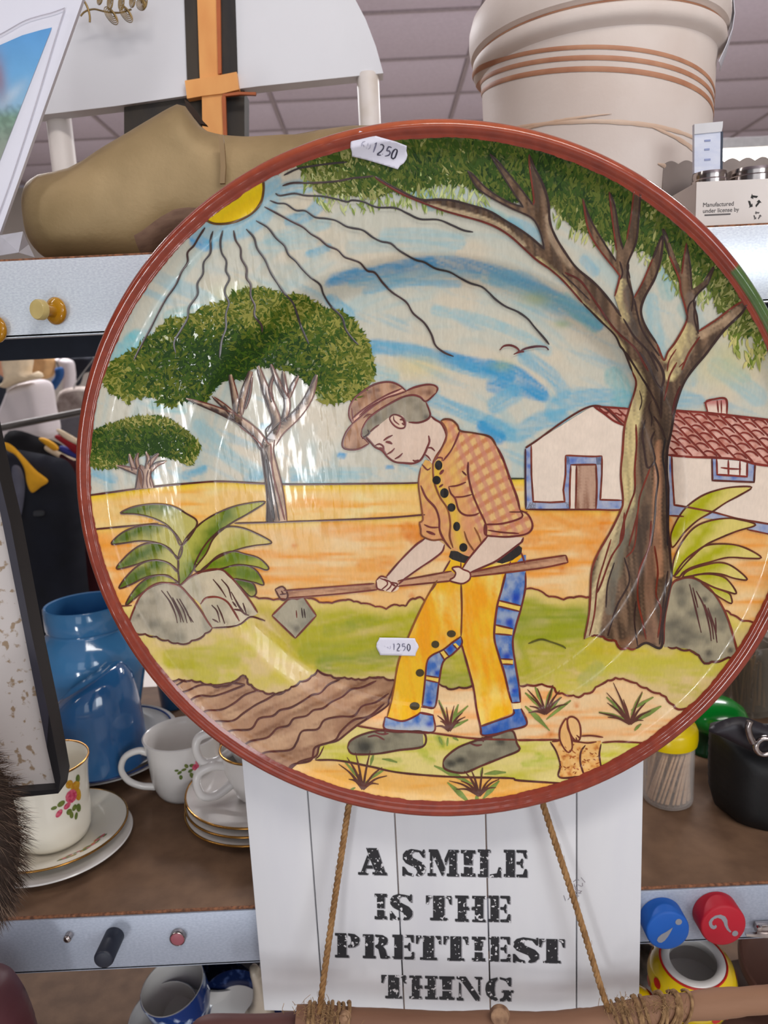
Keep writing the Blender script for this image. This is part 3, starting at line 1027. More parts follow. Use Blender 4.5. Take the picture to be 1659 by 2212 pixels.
cp_ = [(0.026, cz), (0.0305, cz + 0.0015), (0.0345, cz + 0.006), (0.0372, cz + 0.014), (0.0384, cz + 0.03), (0.0392, cz + 0.05), (0.0400, cz + 0.066), (0.0414, cz + 0.079), (0.0434, cz + 0.088)]
cup_body(cup, RC, cp_, 0.0022, M_cream)
gilt(cup, RC, 0.0428, cz + 0.0885, 0.0011)
crf = lambda zz: float(np.interp(zz, [p[1] for p in cp_], [p[0] for p in cp_]))
ca = math.radians(-34)
for (s, h, rx, ry, an, m_) in ((0, .060, .0065, .0075, 0.3, M_rose), (.006, .068, .006, .006, 0, M_yelp), (-.001, .074, .004, .005, .4, M_yelp), (.008, .058, .004, .008, .2, M_yelp), (-.0055, .052, .004, .003, .5, M_rose),
                               (-.014, .0475, .0045, .0028, .9, M_rose), (-.018, .055, .003, .002, 0, M_leafp), (-.004, .0445, .003, .0035, .3, M_leafp), (.002, .046, .0028, .0034, -.4, M_leafp), (-.002, .040, .0022, .004, .1, M_leafp),
                               (.007, .043, .003, .005, .2, M_leafp), (.003, .036, .002, .004, -.2, M_leafp), (.0095, .0745, .003, .005, .1, M_leafp), (-.011, .057, .004, .003, .3, M_leafp)):
    wrap_patch('flower_transfer', cup, RC, crf, ca, cz, petal(s, h, rx, ry, an), m_, 0.0003 + (0.0002 if m_ is M_rose else 0))
handle(cup, RC, math.radians(-140), [(0.037, cz + 0.072), (0.052, cz + 0.078), (0.060, cz + 0.062), (0.055, cz + 0.042), (0.045, cz + 0.036), (0.038, cz + 0.038)], 0.0032, M_giltrim)

# ---- white mug with small rose
MC = (-0.2478, 0.828)
mz = ZL + 0.0003
mug = thing('flower_mug', 'white china mug with a small pink rose behind the gold rimmed saucers', 'mug', (MC[0], MC[1], mz))
mp_ = [(0.027, mz), (0.031, mz + 0.001), (0.0345, mz + 0.006), (0.0375, mz + 0.014), (0.0395, mz + 0.024), (0.0405, mz + 0.040), (0.0416, mz + 0.055), (0.0430, mz + 0.065), (0.0450, mz + 0.0725)]
cup_body(mug, MC, mp_, 0.0032, M_china)
mrf = lambda zz: float(np.interp(zz, [p[1] for p in mp_], [p[0] for p in mp_]))
ma = math.radians(-58)
for (s, h, rx, ry, an, m_) in ((0, 0.0480, .0042, .0042, 0, M_rose), (.003, 0.0540, .003, .003, 0, M_rose), (-.006, 0.0450, .003, .002, .4, M_leafp), (-.004, 0.0510, .003, .0022, -.4, M_leafp), (-.013, 0.0480, .003, .0016, .2, M_leafp), (-.018, 0.0450, .003, .0018, .6, M_leafp),
                               (-.017, 0.0390, .002, .003, 0, M_leafp), (-.021, 0.0480, .0025, .0015, 0, M_leafp), (-.005, 0.0390, .0022, .004, .3, M_leafp), (-.001, 0.0380, .002, .003, -.4, M_leafp), (-.010, 0.0520, .002, .003, .5, M_leafp)):
    wrap_patch('flower_transfer', mug, MC, mrf, ma, mz, petal(s, h, rx, ry, an), m_, 0.0003 + (0.0002 if m_ is M_rose else 0))
handle(mug, MC, math.radians(197), [(0.0400, mz + 0.056), (0.050, mz + 0.0605), (0.0645, mz + 0.056), (0.0705, mz + 0.042), (0.065, mz + 0.027), (0.052, mz + 0.017), (0.0360, mz + 0.012)], 0.0034, M_china)

# ---- stack of gilt saucers with two stacked cups
GC = (-0.1535, 0.774)
for k, w in enumerate(('lowest', 'middle', 'topmost')):
    saucer('saucer', (GC[0] + 0.0012 * k, GC[1]), 0.081, ZL + 0.0004 + 0.0098 * k, 0.0125, M_china,
           'white saucer with gold rim, %s of the stack left of the sign' % w, 'gold rimmed saucers', True, gr=0.0013)
gz = ZL + 0.0004 + 0.0098 * 2 + 0.0035
for k, (dz_, lab) in enumerate(((0, 'lower white cup with gold rim standing on the saucer stack'), (0.0365, 'upper white cup stacked in another cup, half behind the plate'))):
    c = (GC[0] + 0.004 + 0.004 * k, GC[1] - 0.002)
    t = thing('white_cup', lab, 'cup', (c[0], c[1], gz + dz_), 'stacked white cups')
    z0 = gz + dz_
    pr_ = [(0.022, z0), (0.0245, z0 + 0.001), (0.0275, z0 + 0.006), (0.033, z0 + 0.020), (0.0385, z0 + 0.035), (0.0408, z0 + 0.046), (0.0415, z0 + 0.058)]
    cup_body(t, c, pr_, 0.0022, M_china)
    gilt(t, c, 0.0411, z0 + 0.0582, 0.0014)
    handle(t, c, math.radians(206 - 6 * k), [(0.0395, z0 + 0.046), (0.052, z0 + 0.049), (0.066, z0 + 0.045), (0.0695, z0 + 0.032), (0.064, z0 + 0.018), (0.050, z0 + 0.0145), (0.033, z0 + 0.022)], 0.0042, M_china)

# ---- blue rimmed plates and the blue pots
BC = (-0.372, 0.908)
M_bluerim = mat('blue_border', (46, 66, 128), 0.2, col2=(70, 92, 150), scale=90)
for k, w in enumerate(('lowest', 'second', 'topmost')):
    t = saucer('dinner_plate', (BC[0] + 0.002 * k, BC[1]), 0.087, ZL + 0.0004 + 0.011 * k, 0.014, M_china,
               'grey white plate with blue border, %s of the stack under blue pots' % w, 'plates under the blue pots', False, 'plate')
    c = (BC[0] + 0.002 * k, BC[1])
    bm = bmesh.new()
    pts = [Vector((c[0] + 0.0805 * math.cos(a), c[1] + 0.0805 * math.sin(a), ZL + 0.0004 + 0.011 * k + 0.0150)) for a in np.linspace(0, 2 * math.pi, 73)]
    bm_tube(bm, pts, 0.0013, 6, caps=False)
    obj('blue_border', bm, M_bluerim, t)
bz = ZL + 0.0004 + 0.022 + 0.0045


def tilted_lathe(name, prof, m, parent, c, axis, seg=72):
    q = Vector(axis).normalized().to_track_quat('Z', 'Y').to_matrix().to_4x4()
    return lathe(name, prof, m, parent, seg, TZ(c) @ q, smooth=50)


def bowl_prof(R, H, w=0.003):
    out = [(0.0, 0.0), (R * .45, 0.0), (R * .5, 0.002), (R * .74, H * .18), (R * .92, H * .48), (R * .99, H * .8), (R, H)]
    return out + [(R - w, H)] + [(max(r - w, 0), z_ + w) for r, z_ in out[::-1][1:]][:-1] + [(0, w)]


pot1 = thing('blue_pot', 'light blue glazed pot with collar neck standing upright, topmost of the blue pots', 'pot', (-0.392, 0.955, bz))
h0 = at_y(130, 1340, 0.885).z - bz
rN = 0.052
tilted_lathe('body', [(0, 0.0), (0.040, 0), (0.055, 0.03), (0.066, 0.08), (0.070, h0 - 0.085), (0.0675, h0 - 0.062), (0.060, h0 - 0.044), (0.0515, h0 - 0.035), (0.0505, h0 - 0.033), (0.0505, h0 - 0.0315), (rN, h0 - 0.0308), (rN + .001, h0 - 0.028), (rN + .001, h0 - 0.002), (rN - 0.0005, h0), (rN - 0.003, h0 - 0.001), (rN - 0.005, h0 - 0.04), (0.060, h0 - 0.08), (0.058, 0.05), (0, 0.008)], M_blueg2, pot1, (-0.392, 0.955, bz), (0, 0, 1))
pot2 = thing('blue_bowl', 'big dark blue glazed bowl turned upside down on the plates, nearest of the blue pots', 'bowl', (-0.33, 0.862, bz))
xR, xL = at_y(308, 1540, 0.862).x, at_y(118, 1560, 0.862).x
Rm, Hm = (xR - xL) / 2, at_y(245, 1428, 0.862).z - bz - 0.012
bm = bmesh.new()
rings = []
for r, t in ((0, 1.0), (.48, .998), (.66, .985), (.78, .955), (.87, .90), (.93, .80), (.97, .62), (.99, .38), (1.0, .12), (.99, 0), (.94, 0), (.93, .4), (.84, .78), (.6, .93), (0, .95)):
    an = 0.50 * t ** 1.6
    cx, cz_ = (xL + xR) / 2 - 0.004 * t, bz + 0.0003 + Hm * t * 0.93 + (0.004 if 0.9 > t > 0.1 else 0)
    ring = []
    for k in range(64 if r else 1):
        a = 2 * math.pi * k / 64
        x, y = Rm * r * math.cos(a), Rm * r * math.sin(a)
        ring.append(bm.verts.new((cx + x * math.cos(an), 0.862 + y, cz_ + x * math.sin(an))))
    rings.append(ring)
for a, b in zip(rings[:-1], rings[1:]):
    for k in range(64):
        q = (k + 1) % 64
        if len(a) == 1: bm.faces.new((a[0], b[q], b[k]))
        elif len(b) == 1: bm.faces.new((a[k], a[q], b[0]))
        else: bm.faces.new((a[k], a[q], b[q], b[k]))
obj('body', bm, M_blueg, pot2, smooth=60)
pot3 = thing('blue_bowl', 'small blue bowl upside down at the back, half hidden by plate rim', 'bowl', (-0.33, 1.062, ZL + .09))
tilted_lathe('body', [(0, 0.0), (0.02, 0.0), (0.026, 0.003), (0.038, 0.013), (0.046, 0.030), (0.050, 0.055), (0.052, 0.078), (0.0615, 0.084), (0.0615, 0.089), (0.050, 0.088), (0.047, 0.055), (0.040, 0.026), (0.024, 0.010), (0, 0.006)], M_blueg, pot3,
             (-0.330, 1.062, ZL + 0.180), (0.06, 0.0, -1))
sb = thing('blue_beaker', 'narrow blue beaker holding up the small blue bowl at the back', 'beaker', (-0.326, 1.062, ZL))
tilted_lathe('body', [(0, 0), (0.016, 0), (0.018, 0.003), (0.023, 0.080), (0.0215, 0.0802), (0.016, 0.006), (0, 0.005)], M_blueg, sb, (-0.326, 1.062, ZL + 0.0004), (0, 0, 1))
clampz(pot2, bz + 0.0002)

# ---- toothpick jar with yellow lid
TC = (0.2962, 0.762)
tz = ZL + 0.0003
tj = thing('toothpick_jar', 'clear plastic jar of wooden toothpicks under a yellow lid', 'jar', (TC[0], TC[1], tz))
M_plast = film('clear_plastic', (240, 234, 228), 0.02)
M_yellow = mat('yellow_plastic', (226, 198, 10), 0.25, col2=(220, 190, 8), scale=20)
M_pick = mat('toothpick_wood', (226, 196, 164), 0.7, col2=(206, 172, 138), scale=60, stretch=(1, 1, 0.2))
lathe('clear_body', [(0, tz), (0.0235, tz), (0.026, tz + 0.002), (0.0265, tz + 0.006), (0.0265, tz + 0.069), (0.0252, tz + 0.069), (0.0252, tz + 0.006), (0.0235, tz + 0.003), (0, tz + 0.002)], M_plast, tj, 48, TZ((TC[0], TC[1], 0)))
lathe('yellow_lid', [(0, tz + 0.069), (0.0268, tz + 0.0675), (0.0288, tz + 0.069), (0.0296, tz + 0.075), (0.0292, tz + 0.084), (0.0270, tz + 0.089), (0.0215, tz + 0.0925), (0.0205, tz + 0.097), (0.0205, tz + 0.112), (0.0195, tz + 0.114), (0, tz + 0.114)], M_yellow, tj, 48, TZ((TC[0], TC[1], 0)), smooth=45)
rr = random.Random(11)
pick_me = None
for k in range(52):
    a = 2 * math.pi * k / 36 + rr.uniform(-.05, .05)
    rad = 0.0224 if k < 36 else rr.uniform(0.006, 0.018)
    tw = 0.80 + rr.uniform(-.15, .15)
    p0 = Vector((TC[0] + rad * math.cos(a), TC[1] + rad * math.sin(a), tz + 0.0035))
    p1 = Vector((TC[0] + rad * 0.97 * math.cos(a + tw), TC[1] + rad * 0.97 * math.sin(a + tw), tz + 0.0665))
    if pick_me is None:
        bm = bmesh.new()
        bm_tube(bm, [Vector((0, 0, 0)), Vector((0, 0, 0.05)), Vector((0, 0, 0.92)), Vector((0, 0, 1.0))], [0.0004, 0.00145, 0.00145, 0.0004], 6)
        po = obj('toothpick', bm, M_pick)
        pick_me = po.data
    else:
        po = bpy.data.objects.new('toothpick', pick_me)
        COL.objects.link(po)
    po.parent = tj
    bpy.context.view_layer.update() if k == 0 else None
    dv = p1 - p0
    po.matrix_parent_inverse = Matrix.Translation(-Vector((TC[0], TC[1], tz)))
    po.matrix_basis = Matrix.LocRotScale(p0, dv.to_track_quat('Z', 'Y'), Vector((1, 1, dv.length)))
# second toothpick jar, mostly behind the sign
t2 = thing('marker_pen', 'dark pen with yellow tip standing beside the toothpick jar', 'pen', (0.252, 0.80, ZL))
pp = at_y(1402, 1690, 0.80)
lathe('barrel', [(0, ZL + .0003), (0.0038, ZL + .0003), (0.0042, ZL + .05), (0.003, pp.z + 0.003), (0, pp.z + 0.003)], M_under, t2, 20, TZ((pp.x, 0.80, 0)))
lathe('yellow_tip', [(0, pp.z + .003), (0.0032, pp.z + .003), (0.0042, pp.z + .008), (0.0008, pp.z + 0.024), (0, pp.z + .024)], M_yellow, t2, 20, TZ((pp.x, 0.80, 0)))

# ---- green knobbed stopper (mushroom head) behind
M_green = mat('green_plastic', (8, 128, 40), 0.2, col2=(6, 112, 34), scale=20, coat=0.3)
gh = at_y(1556, 1546, 0.86)
gr_ = thing('green_topped_bottle', 'bottle with a green mushroom shaped cap behind the toothpick jar', 'bottle', (gh.x, 0.86, ZL))
lathe('stem', [(0, ZL + .0003), (0.018, ZL + .0003), (0.02, ZL + 0.004), (0.02, gh.z - 0.045), (0.014, gh.z - 0.03), (0.014, gh.z - 0.012), (0, gh.z - 0.012)], mat('dark_green_glass', (10, 60, 30), 0.15), gr_, 40, TZ((gh.x - 0.014, 0.86, 0)))
lathe('cap', [(0, gh.z - .021), (0.014, gh.z - .021), (0.026, gh.z - .016), (0.0345, gh.z - .006), (0.035, gh.z + .001), (0.030, gh.z + .011), (0.019, gh.z + .019), (0, gh.z + .021)], M_green, gr_, 48, TZ((gh.x - 0.004, 0.86, 0)))

# ---- black bag with chrome clips
M_blk = mat('black_leather', (15, 14, 15), 0.6, col2=(10, 9, 10), scale=60, bump=0.1, bscale=260)
M_blk2 = mat('dark_plastic', (40, 36, 42), 0.45)
bag = thing('black_bag', 'black leather bag with chrome clip at the right edge', 'bag', (0.36, 0.74, ZL))
bo = puff('body', [(1538, 1600), (1545, 1575), (1580, 1566), (1640, 1572), (1760, 1585), (1780, 1700), (1770, 1830), (1640, 1828), (1610, 1805), (1580, 1765), (1545, 1738), (1536, 1690)], 0.745, 0.052, M_blk, bag, edge=0.03)
puff('flap', [(1530, 1578), (1560, 1556), (1600, 1548), (1640, 1560), (1700, 1585), (1690, 1640), (1640, 1630), (1600, 1612), (1560, 1592)], 0.690, 0.008, M_blk2, bag, edge=0.01)
clampz(bag, ZL + 0.0004)
tube('chrome_clip', catmull([at_y(x, y, 0.674) for x, y in ((1620, 1558), (1616, 1572), (1620, 1590), (1626, 1604))], n=6), 0.0032, M_chrome, bag, 12)
bm = bmesh.new()
c = at_y(1652, 1612, 0.675)
bm_tube(bm, [c + Vector((0.0085 * math.cos(a), 0, 0.0085 * math.sin(a))) for a in np.linspace(0, 2 * math.pi, 33)], 0.0028, 10, caps=False)
obj('chrome_ring', bm, M_chrome, bag)

# ---- glass jars at the right behind the bag
M_straw = mat('dried_stems', (170, 134, 86), 0.8, col2=(120, 92, 58), scale=40, stretch=(1, 1, .2))
for k, (px, lab, r) in enumerate(((1612, 'tall glass jar of dried stems behind the black bag', 0.036), (1700, 'grey glass jar beyond the dried stems at the right edge', 0.04))):
    c = at_y(px, 1500, 0.97)
    t = thing('glass_jar', lab, 'jar', (c.x, 0.97, ZL), None)
    ztp = at_y(1620, 1385, 0.97).z
    lathe('glass_body', [(0, ZL + .0003), (r * .95, ZL + .0003), (r, ZL + .004), (r, ztp - .01), (r * .9, ztp), (r * .84, ztp), (r * .93, ztp - .012), (r * .93, ZL + .008), (0, ZL + .006)], film('smoky_glass', (170, 160, 146), 0.07), t, 40, TZ((c.x, 0.97, 0)))
    rr = random.Random(20 + k)
    for q in range(40):
        a, rd = rr.uniform(0, 6.28), r * .8 * rr.random() ** .5
        a2 = a + rr.uniform(-1, 1)
        zt3 = ZL + 0.06 + rr.random() * (ztp - ZL - 0.075)
        tube('dried_stem', [Vector((c.x + rd * math.cos(a), 0.97 + rd * math.sin(a), ZL + .008)), Vector((c.x + rd * math.cos(a2), 0.97 + rd * math.sin(a2), zt3))], 0.0016, M_straw, t, 5)

# ---- magnets on the middle lip
M_bmag = mat('blue_magnet', (22, 92, 182), 0.55, col2=(20, 86, 172), scale=20)
M_rmag = mat('red_magnet', (186, 22, 44), 0.55, col2=(178, 20, 40), scale=20)
M_gmark = mat('grey_print', (150, 150, 156), 0.6)


def button(px, py, R, h, m, label, cat='magnet', Y=D, back=None, dark=None):
    """round magnet whose front face centre shows at (px, py)"""
    c = at_y(px, py, Y - h)
    t = thing('round_magnet', label, cat, Vector((c.x, Y, c.z)), 'magnets on the middle shelf lip')
    M = TZ((c.x, Y - 0.0004, c.z)) @ Matrix.Rotation(math.radians(90), 4, 'X')
    b = min(0.0022, h * .25)
    lathe('cap', [(0, 0), (R, 0), (R, h - b), (R - b * .3, h - b * .3), (R - b, h), (0, h)], m, t, 64, M, smooth=50)
    return t, c


t, c = button(1443, 2011, 0.0196, 0.019, M_bmag, 'blue round magnet marked with an upside-down exclamation mark')
sc = pxm(c)


def mark(t, c, pts, n=None, m=M_gmark):
    w = [Vector((c.x + dx * sc, c.y - 0.0007, c.z - dy * sc)) for dx, dy in pts]
    return prism('printed_mark', w, Vector((0, 0.0005, 0)), m, t, smooth=False)


def circ(cx, cy, r, n=20):
    return [(cx + r * math.cos(a), cy + r * math.sin(a)) for a in np.linspace(0, 2 * math.pi, n, endpoint=False)]


mark(t, c, circ(22, -22, 7.2))
mark(t, c, [(9.5, -9), (6, 0), (0, 12), (-7, 22), (-14, 27), (-20, 26), (-24, 21), (-22, 14), (-15, 7), (-4, 1)])
t, c = button(1563, 2000, 0.0205, 0.019, M_rmag, 'red round magnet marked with a question mark')
mark(t, c, circ(25, 19, 6.6))
qm = [(-32, -4), (-33, -12), (-29, -20), (-20, -27), (-8, -29), (2, -24), (7, -15), (8, -3), (11, 6), (17, 14), (14, 16), (7, 9), (2, 0), (-1, -10), (-6, -18), (-14, -22), (-22, -19), (-26, -12), (-25, -5), (-21, -2), (-18, -5), (-15, -1), (-17, 4), (-22, 6), (-28, 3)]
mark(t, c, qm)
tk = thing('chrome_clip', 'small chrome clip on the shelf lip right of the red magnet', 'clip', at_y(1650, 2010, D))
box('clip_body', at_y(1652, 2003, D - 0.004), (0.018, 0.007, 0.010), M_chrome, tk, bev=0.002)
flat('clip_wing', [(1612, 2018), (1659, 2019), (1700, 2022), (1700, 2027), (1650, 2026), (1612, 2023)], D - 0.010, 0.003, M_chrome, tk)
lathe('clip_rivet', [(0, 0), (0.003, 0), (0.0024, 0.002), (0, 0.0026)], M_chrome, tk, 20, TZ(at_y(1640, 2003, D - 0.0076)) @ Matrix.Rotation(math.radians(90), 4, 'X'))
M_bcyl = mat('black_magnet', (36, 40, 54), 0.45, col2=(30, 34, 46), scale=30)
t, c = button(223, 2074, 0.0088, 0.030, M_bcyl, 'long black cylinder magnet on the left part of middle lip')
t, c = button(383, 2029, 0.0066, 0.005, mat('pink_magnet', (150, 82, 92), 0.4, col2=(142, 76, 86), scale=20), 'small pink disc magnet between black magnet and sign')
lathe('chrome_rim', [(0.0062, 0), (0.0073, 0), (0.0073, 0.0046), (0.0066, 0.0052), (0.0062, 0.0046)], M_chrome, t, 48, TZ((c.x, D - 0.0004, c.z)) @ Matrix.Rotation(math.radians(90), 4, 'X'), close=True)
t, c = button(144, 2031, 0.0036, 0.007, M_chrome, 'tiny silver magnet left of the black cylinder magnet')

# ================================================================== LOWEST SHELF
M_bw = mat('blue_willow', (26, 56, 120), 0.15, col2=(190, 204, 226), scale=80, detail=5, ramp=(0.54, 0.66), coat=0.4)
M_bwd = mat('dark_blue_willow', (18, 34, 76), 0.15, col2=(70, 90, 140), scale=110, detail=5, ramp=(0.55, 0.7), coat=0.4)


def willow(px, py, Yc, R, H, ax, label, hz=None):
    """cup tipped so its mouth centre shows at (px, py)"""
    c = at_y(px, py, Yc)
    a = Vector(ax).normalized()
    base = c - a * H
    t = thing('willow_cup', label, 'cup', (base.x, base.y, base.z), 'blue willow cups')
    q = TZ(base) @ a.to_track_quat('Z', 'Y').to_matrix().to_4x4()
    lathe('body', [(0, 0), (R * .5, 0), (R * .54, 0.003), (R * .78, H * .2), (R * .95, H * .5), (R * .99, H * .8), (R, H - .0006), (R - .0007, H)], M_bw, t, 64, q)
    lathe('lining', [(R - .0007, H), (R - .0018, H), (R * .93, H * .78), (R * .88, H * .5), (R * .7, H * .22), (0, H * .12)], M_china, t, 64, q)
    return t


willow(372, 2128, 0.745, 0.0365, 0.060, (-0.16, -0.24, 1), 'blue and white patterned cup tipped toward the camera on lowest shelf')
willow(352, 2196, 0.735, 0.040, 0.055, (-0.12, -0.3, 1), 'blue and white patterned cup lying under another patterned cup')
pl1 = thing('willow_plate', 'blue patterned plate standing on edge left of the sign', 'plate', at_y(520, 2200, 0.80))
q = TZ(at_y(520, 2206, 0.80)) @ Vector((-0.25, -0.9, 0.45)).normalized().to_track_quat('Z', 'Y').to_matrix().to_4x4()
lathe('rim', [(0.040, 0.001), (0.058, 0.006), (0.0585, 0.008), (0.057, 0.0085), (0.040, 0.0035)], M_bwd, pl1, 64, q, close=True)
lathe('well', [(0, 0), (0.040, 0.001), (0.040, 0.0035), (0, 0.0025)], M_china, pl1, 64, q)
wb = thing('white_bowl', 'plain white bowl behind the patterned cups on lowest shelf', 'bowl', at_y(478, 2150, 0.86))
q = TZ(at_y(478, 2152, 0.86)) @ Vector((0.1, 0.05, 1)).normalized().to_track_quat('Z', 'Y').to_matrix().to_4x4()
lathe('body', bowl_prof(0.052, 0.05), M_china, wb, 64, q)
bm_ = thing('willow_bowl', 'dark blue patterned bowl under the white bowl on lowest shelf', 'bowl', at_y(470, 2200, 0.83))
q = TZ(at_y(462, 2225, 0.83)) @ Vector((0.05, -0.2, 1)).normalized().to_track_quat('Z', 'Y').to_matrix().to_4x4()
lathe('body', bowl_prof(0.06, 0.05), M_bwd, bm_, 64, q)
jg = thing('cream_jug', 'cream china figure just left of the sign on lowest shelf', 'figurine', at_y(545, 2150, 0.76))
puff('body', [(540, 2088), (552, 2085), (566, 2100), (580, 2150), (600, 2230), (520, 2230), (528, 2190), (544, 2165), (546, 2130), (540, 2105)], 0.76, 0.010, mat('cream_glaze', (190, 176, 158), 0.3), jg, edge=0.008)

# yellow polka pot
YC = at_y(1497, 2073, 0.675)
M_ypot = mat('yellow_glaze', (232, 200, 22), 0.15, col2=(226, 190, 18), scale=14, coat=0.4)
M_red = mat('red_glaze', (196, 40, 34), 0.2)
ax = Vector((-0.05, -0.20, 1)).normalized()
R = 0.0315
yp = thing('yellow_polka_pot', 'yellow pot with red dots and white mouth below the round magnets', 'pot', YC - ax * 0.06)
q = TZ(YC) @ ax.to_track_quat('Z', 'Y').to_matrix().to_4x4()
yprof = [(0, -0.062), (0.030, -0.062), (0.036, -0.055), (0.0425, -0.035), (0.0435, -0.022), (0.040, -0.009), (R, 0)]
lathe('body', yprof, M_ypot, yp, 64, q)
lathe('white_mouth', [(R - .0004, 0.0002), (R - .002, 0.0014), (0.0240, 0.0012), (0.0228, 0.0), (0.024, -0.010), (0.036, -0.022), (0.036, -0.045), (0, -0.054)], M_china, yp, 64, q)
bm = bmesh.new()
bm_tube(bm, [q @ Vector(((R + .0004) * math.cos(a), (R + .0004) * math.sin(a), -0.0002)) for a in np.linspace(0, 2 * math.pi, 65)], 0.0012, 8, caps=False)
obj('red_rim', bm, M_red, yp)
for k in range(16):
    a = 2 * math.pi * (k * 0.382)
    h = (-0.014, -0.03, -0.045)[k % 3]
    r = float(np.interp(h, [p[1] for p in yprof[1:]], [p[0] for p in yprof[1:]]))
    nrm = Vector((math.cos(a), math.sin(a), 0.25 if h > -0.02 else 0.0)).normalized()
    bm = bmesh.new()
    bmesh.ops.create_circle(bm, cap_ends=True, segments=14, radius=0.0052, matrix=q @ TZ(Vector((r * math.cos(a), r * math.sin(a), h)) + nrm * 0.0005) @ nrm.to_track_quat('Z', 'Y').to_matrix().to_4x4())
    obj('red_dot', bm, M_red, yp, smooth=False)
y2 = thing('yellow_polka_pot', 'yellow pot with red edge mostly behind the sign\'s right edge', 'pot', at_y(1375, 2150, 0.68))
c = at_y(1371, 2168, 0.68)
lathe('body', [(0, -.05), (0.02, -.05), (0.0225, -.02), (0.021, 0), (0.014, 0.013), (0.006, 0.017), (0, 0.0175)], M_ypot, y2, 40, TZ(c))
bm = bmesh.new()
bm_tube(bm, [c + Vector((0.0185 * math.cos(a), 0.0185 * math.sin(a), 0.0068)) for a in np.linspace(0, 2 * math.pi, 41)], 0.0013, 8, caps=False)
obj('red_rim', bm, M_red, y2)
M_grey = mat('grey_stone', (110, 100, 94), 0.9, col2=(60, 54, 50), scale=50, bump=0.3)
gs = thing('grey_ornament', 'grey mottled ornament between the sign and yellow pot', 'ornament', at_y(1400, 2120, 0.77))
puff('body', [(1370, 2060), (1400, 2045), (1425, 2058), (1436, 2100), (1430, 2180), (1365, 2190)], 0.775, 0.02, M_grey, gs, edge=0.015)
M_umb = mat('umber_glaze', (112, 78, 66), 0.4, col2=(96, 66, 56), scale=8)
um = thing('brown_dish', 'brown pottery dish at the lower right corner behind the branch', 'dish', at_y(1660, 2080, 0.74))
c = at_y(1690, 2068, 0.75)
q = TZ(c - Vector((0, 0, 0.03))) @ Vector((0.20, -0.42, 1)).normalized().to_track_quat('Z', 'Y').to_matrix().to_4x4()
lathe('body', bowl_prof(0.058, 0.03), M_umb, um, 64, q)
um2 = thing('brown_pot', 'brown pottery pot beneath the brown dish at lower right', 'pot', at_y(1640, 2150, 0.75))
c = at_y(1640, 2200, 0.80)
lathe('body', [(0, Z3 + .0004 - c.z), (0.05, Z3 + .0004 - c.z), (0.07, -.03), (0.072, 0.0), (0.06, 0.03), (0.05, 0.04), (0, 0.04)], M_umb, um2, 48, TZ(c))
# maroon vase at the lower left
mv = thing('maroon_vase', 'dark red vase in the bottom left corner', 'vase', at_y(20, 2200, 0.56))
puff('body', [(-120, 2120), (-40, 2094), (10, 2106), (40, 2140), (62, 2185), (78, 2240), (90, 2330), (-140, 2330)], 0.565, 0.035, mat('maroon_glaze', (84, 40, 46), 0.5, col2=(66, 32, 38), scale=10), mv, edge=0.03)

# ================================================================== FRONT LEFT: mirror and fur
M_frame = mat('black_frame_wood', (26, 24, 28), 0.5, col2=(18, 17, 20), scale=60, stretch=(1, 1, .1))
M_frame2 = mat('black_frame_front_lit', (50, 48, 58), 0.5)  # lighter copy of the frame black, for the lit front
M_foxed = mat('foxed_mirror', (196, 188, 184), 0.45, metal=0.0, col2=(150, 128, 104), scale=120, detail=6, ramp=(0.575, 0.64))
fm = thing('foxed_mirror', 'black framed mirror with rusty foxing leaning at the left edge', 'mirror', at_y(60, 1710, 0.56))
YM = 0.555
flat('glass', [(-20, 990), (-30, 900), (0, 1105), (51, 1360), (101, 1614), (125, 1706), (0, 1716), (-120, 1725), (-160, 1000)], YM + 0.004, 0.004, M_foxed, fm)
flat('frame_stile', [(-50, 800), (-18, 953), (1, 1039), (23, 1130), (67, 1360), (106, 1545), (122, 1630), (131, 1681), (126, 1713), (122, 1706), (101, 1614), (51, 1360), (0, 1105), (-70, 800)], YM - 0.006, 0.018, M_frame, fm)
flat('frame_front_lit', [(-51, 800), (-19, 953), (0, 1039), (22, 1130), (66, 1360), (105, 1545), (101, 1612), (51, 1360), (0, 1105), (-69, 800)], YM - 0.0066, 0.001, M_frame2, fm)  # thin sheet over the stile: the front's lit tone put into its colour
flat('frame_rail', [(126, 1714), (122, 1705), (54, 1710), (-100, 1722), (-100, 1736), (57, 1721)], YM - 0.006, 0.018, M_frame, fm)

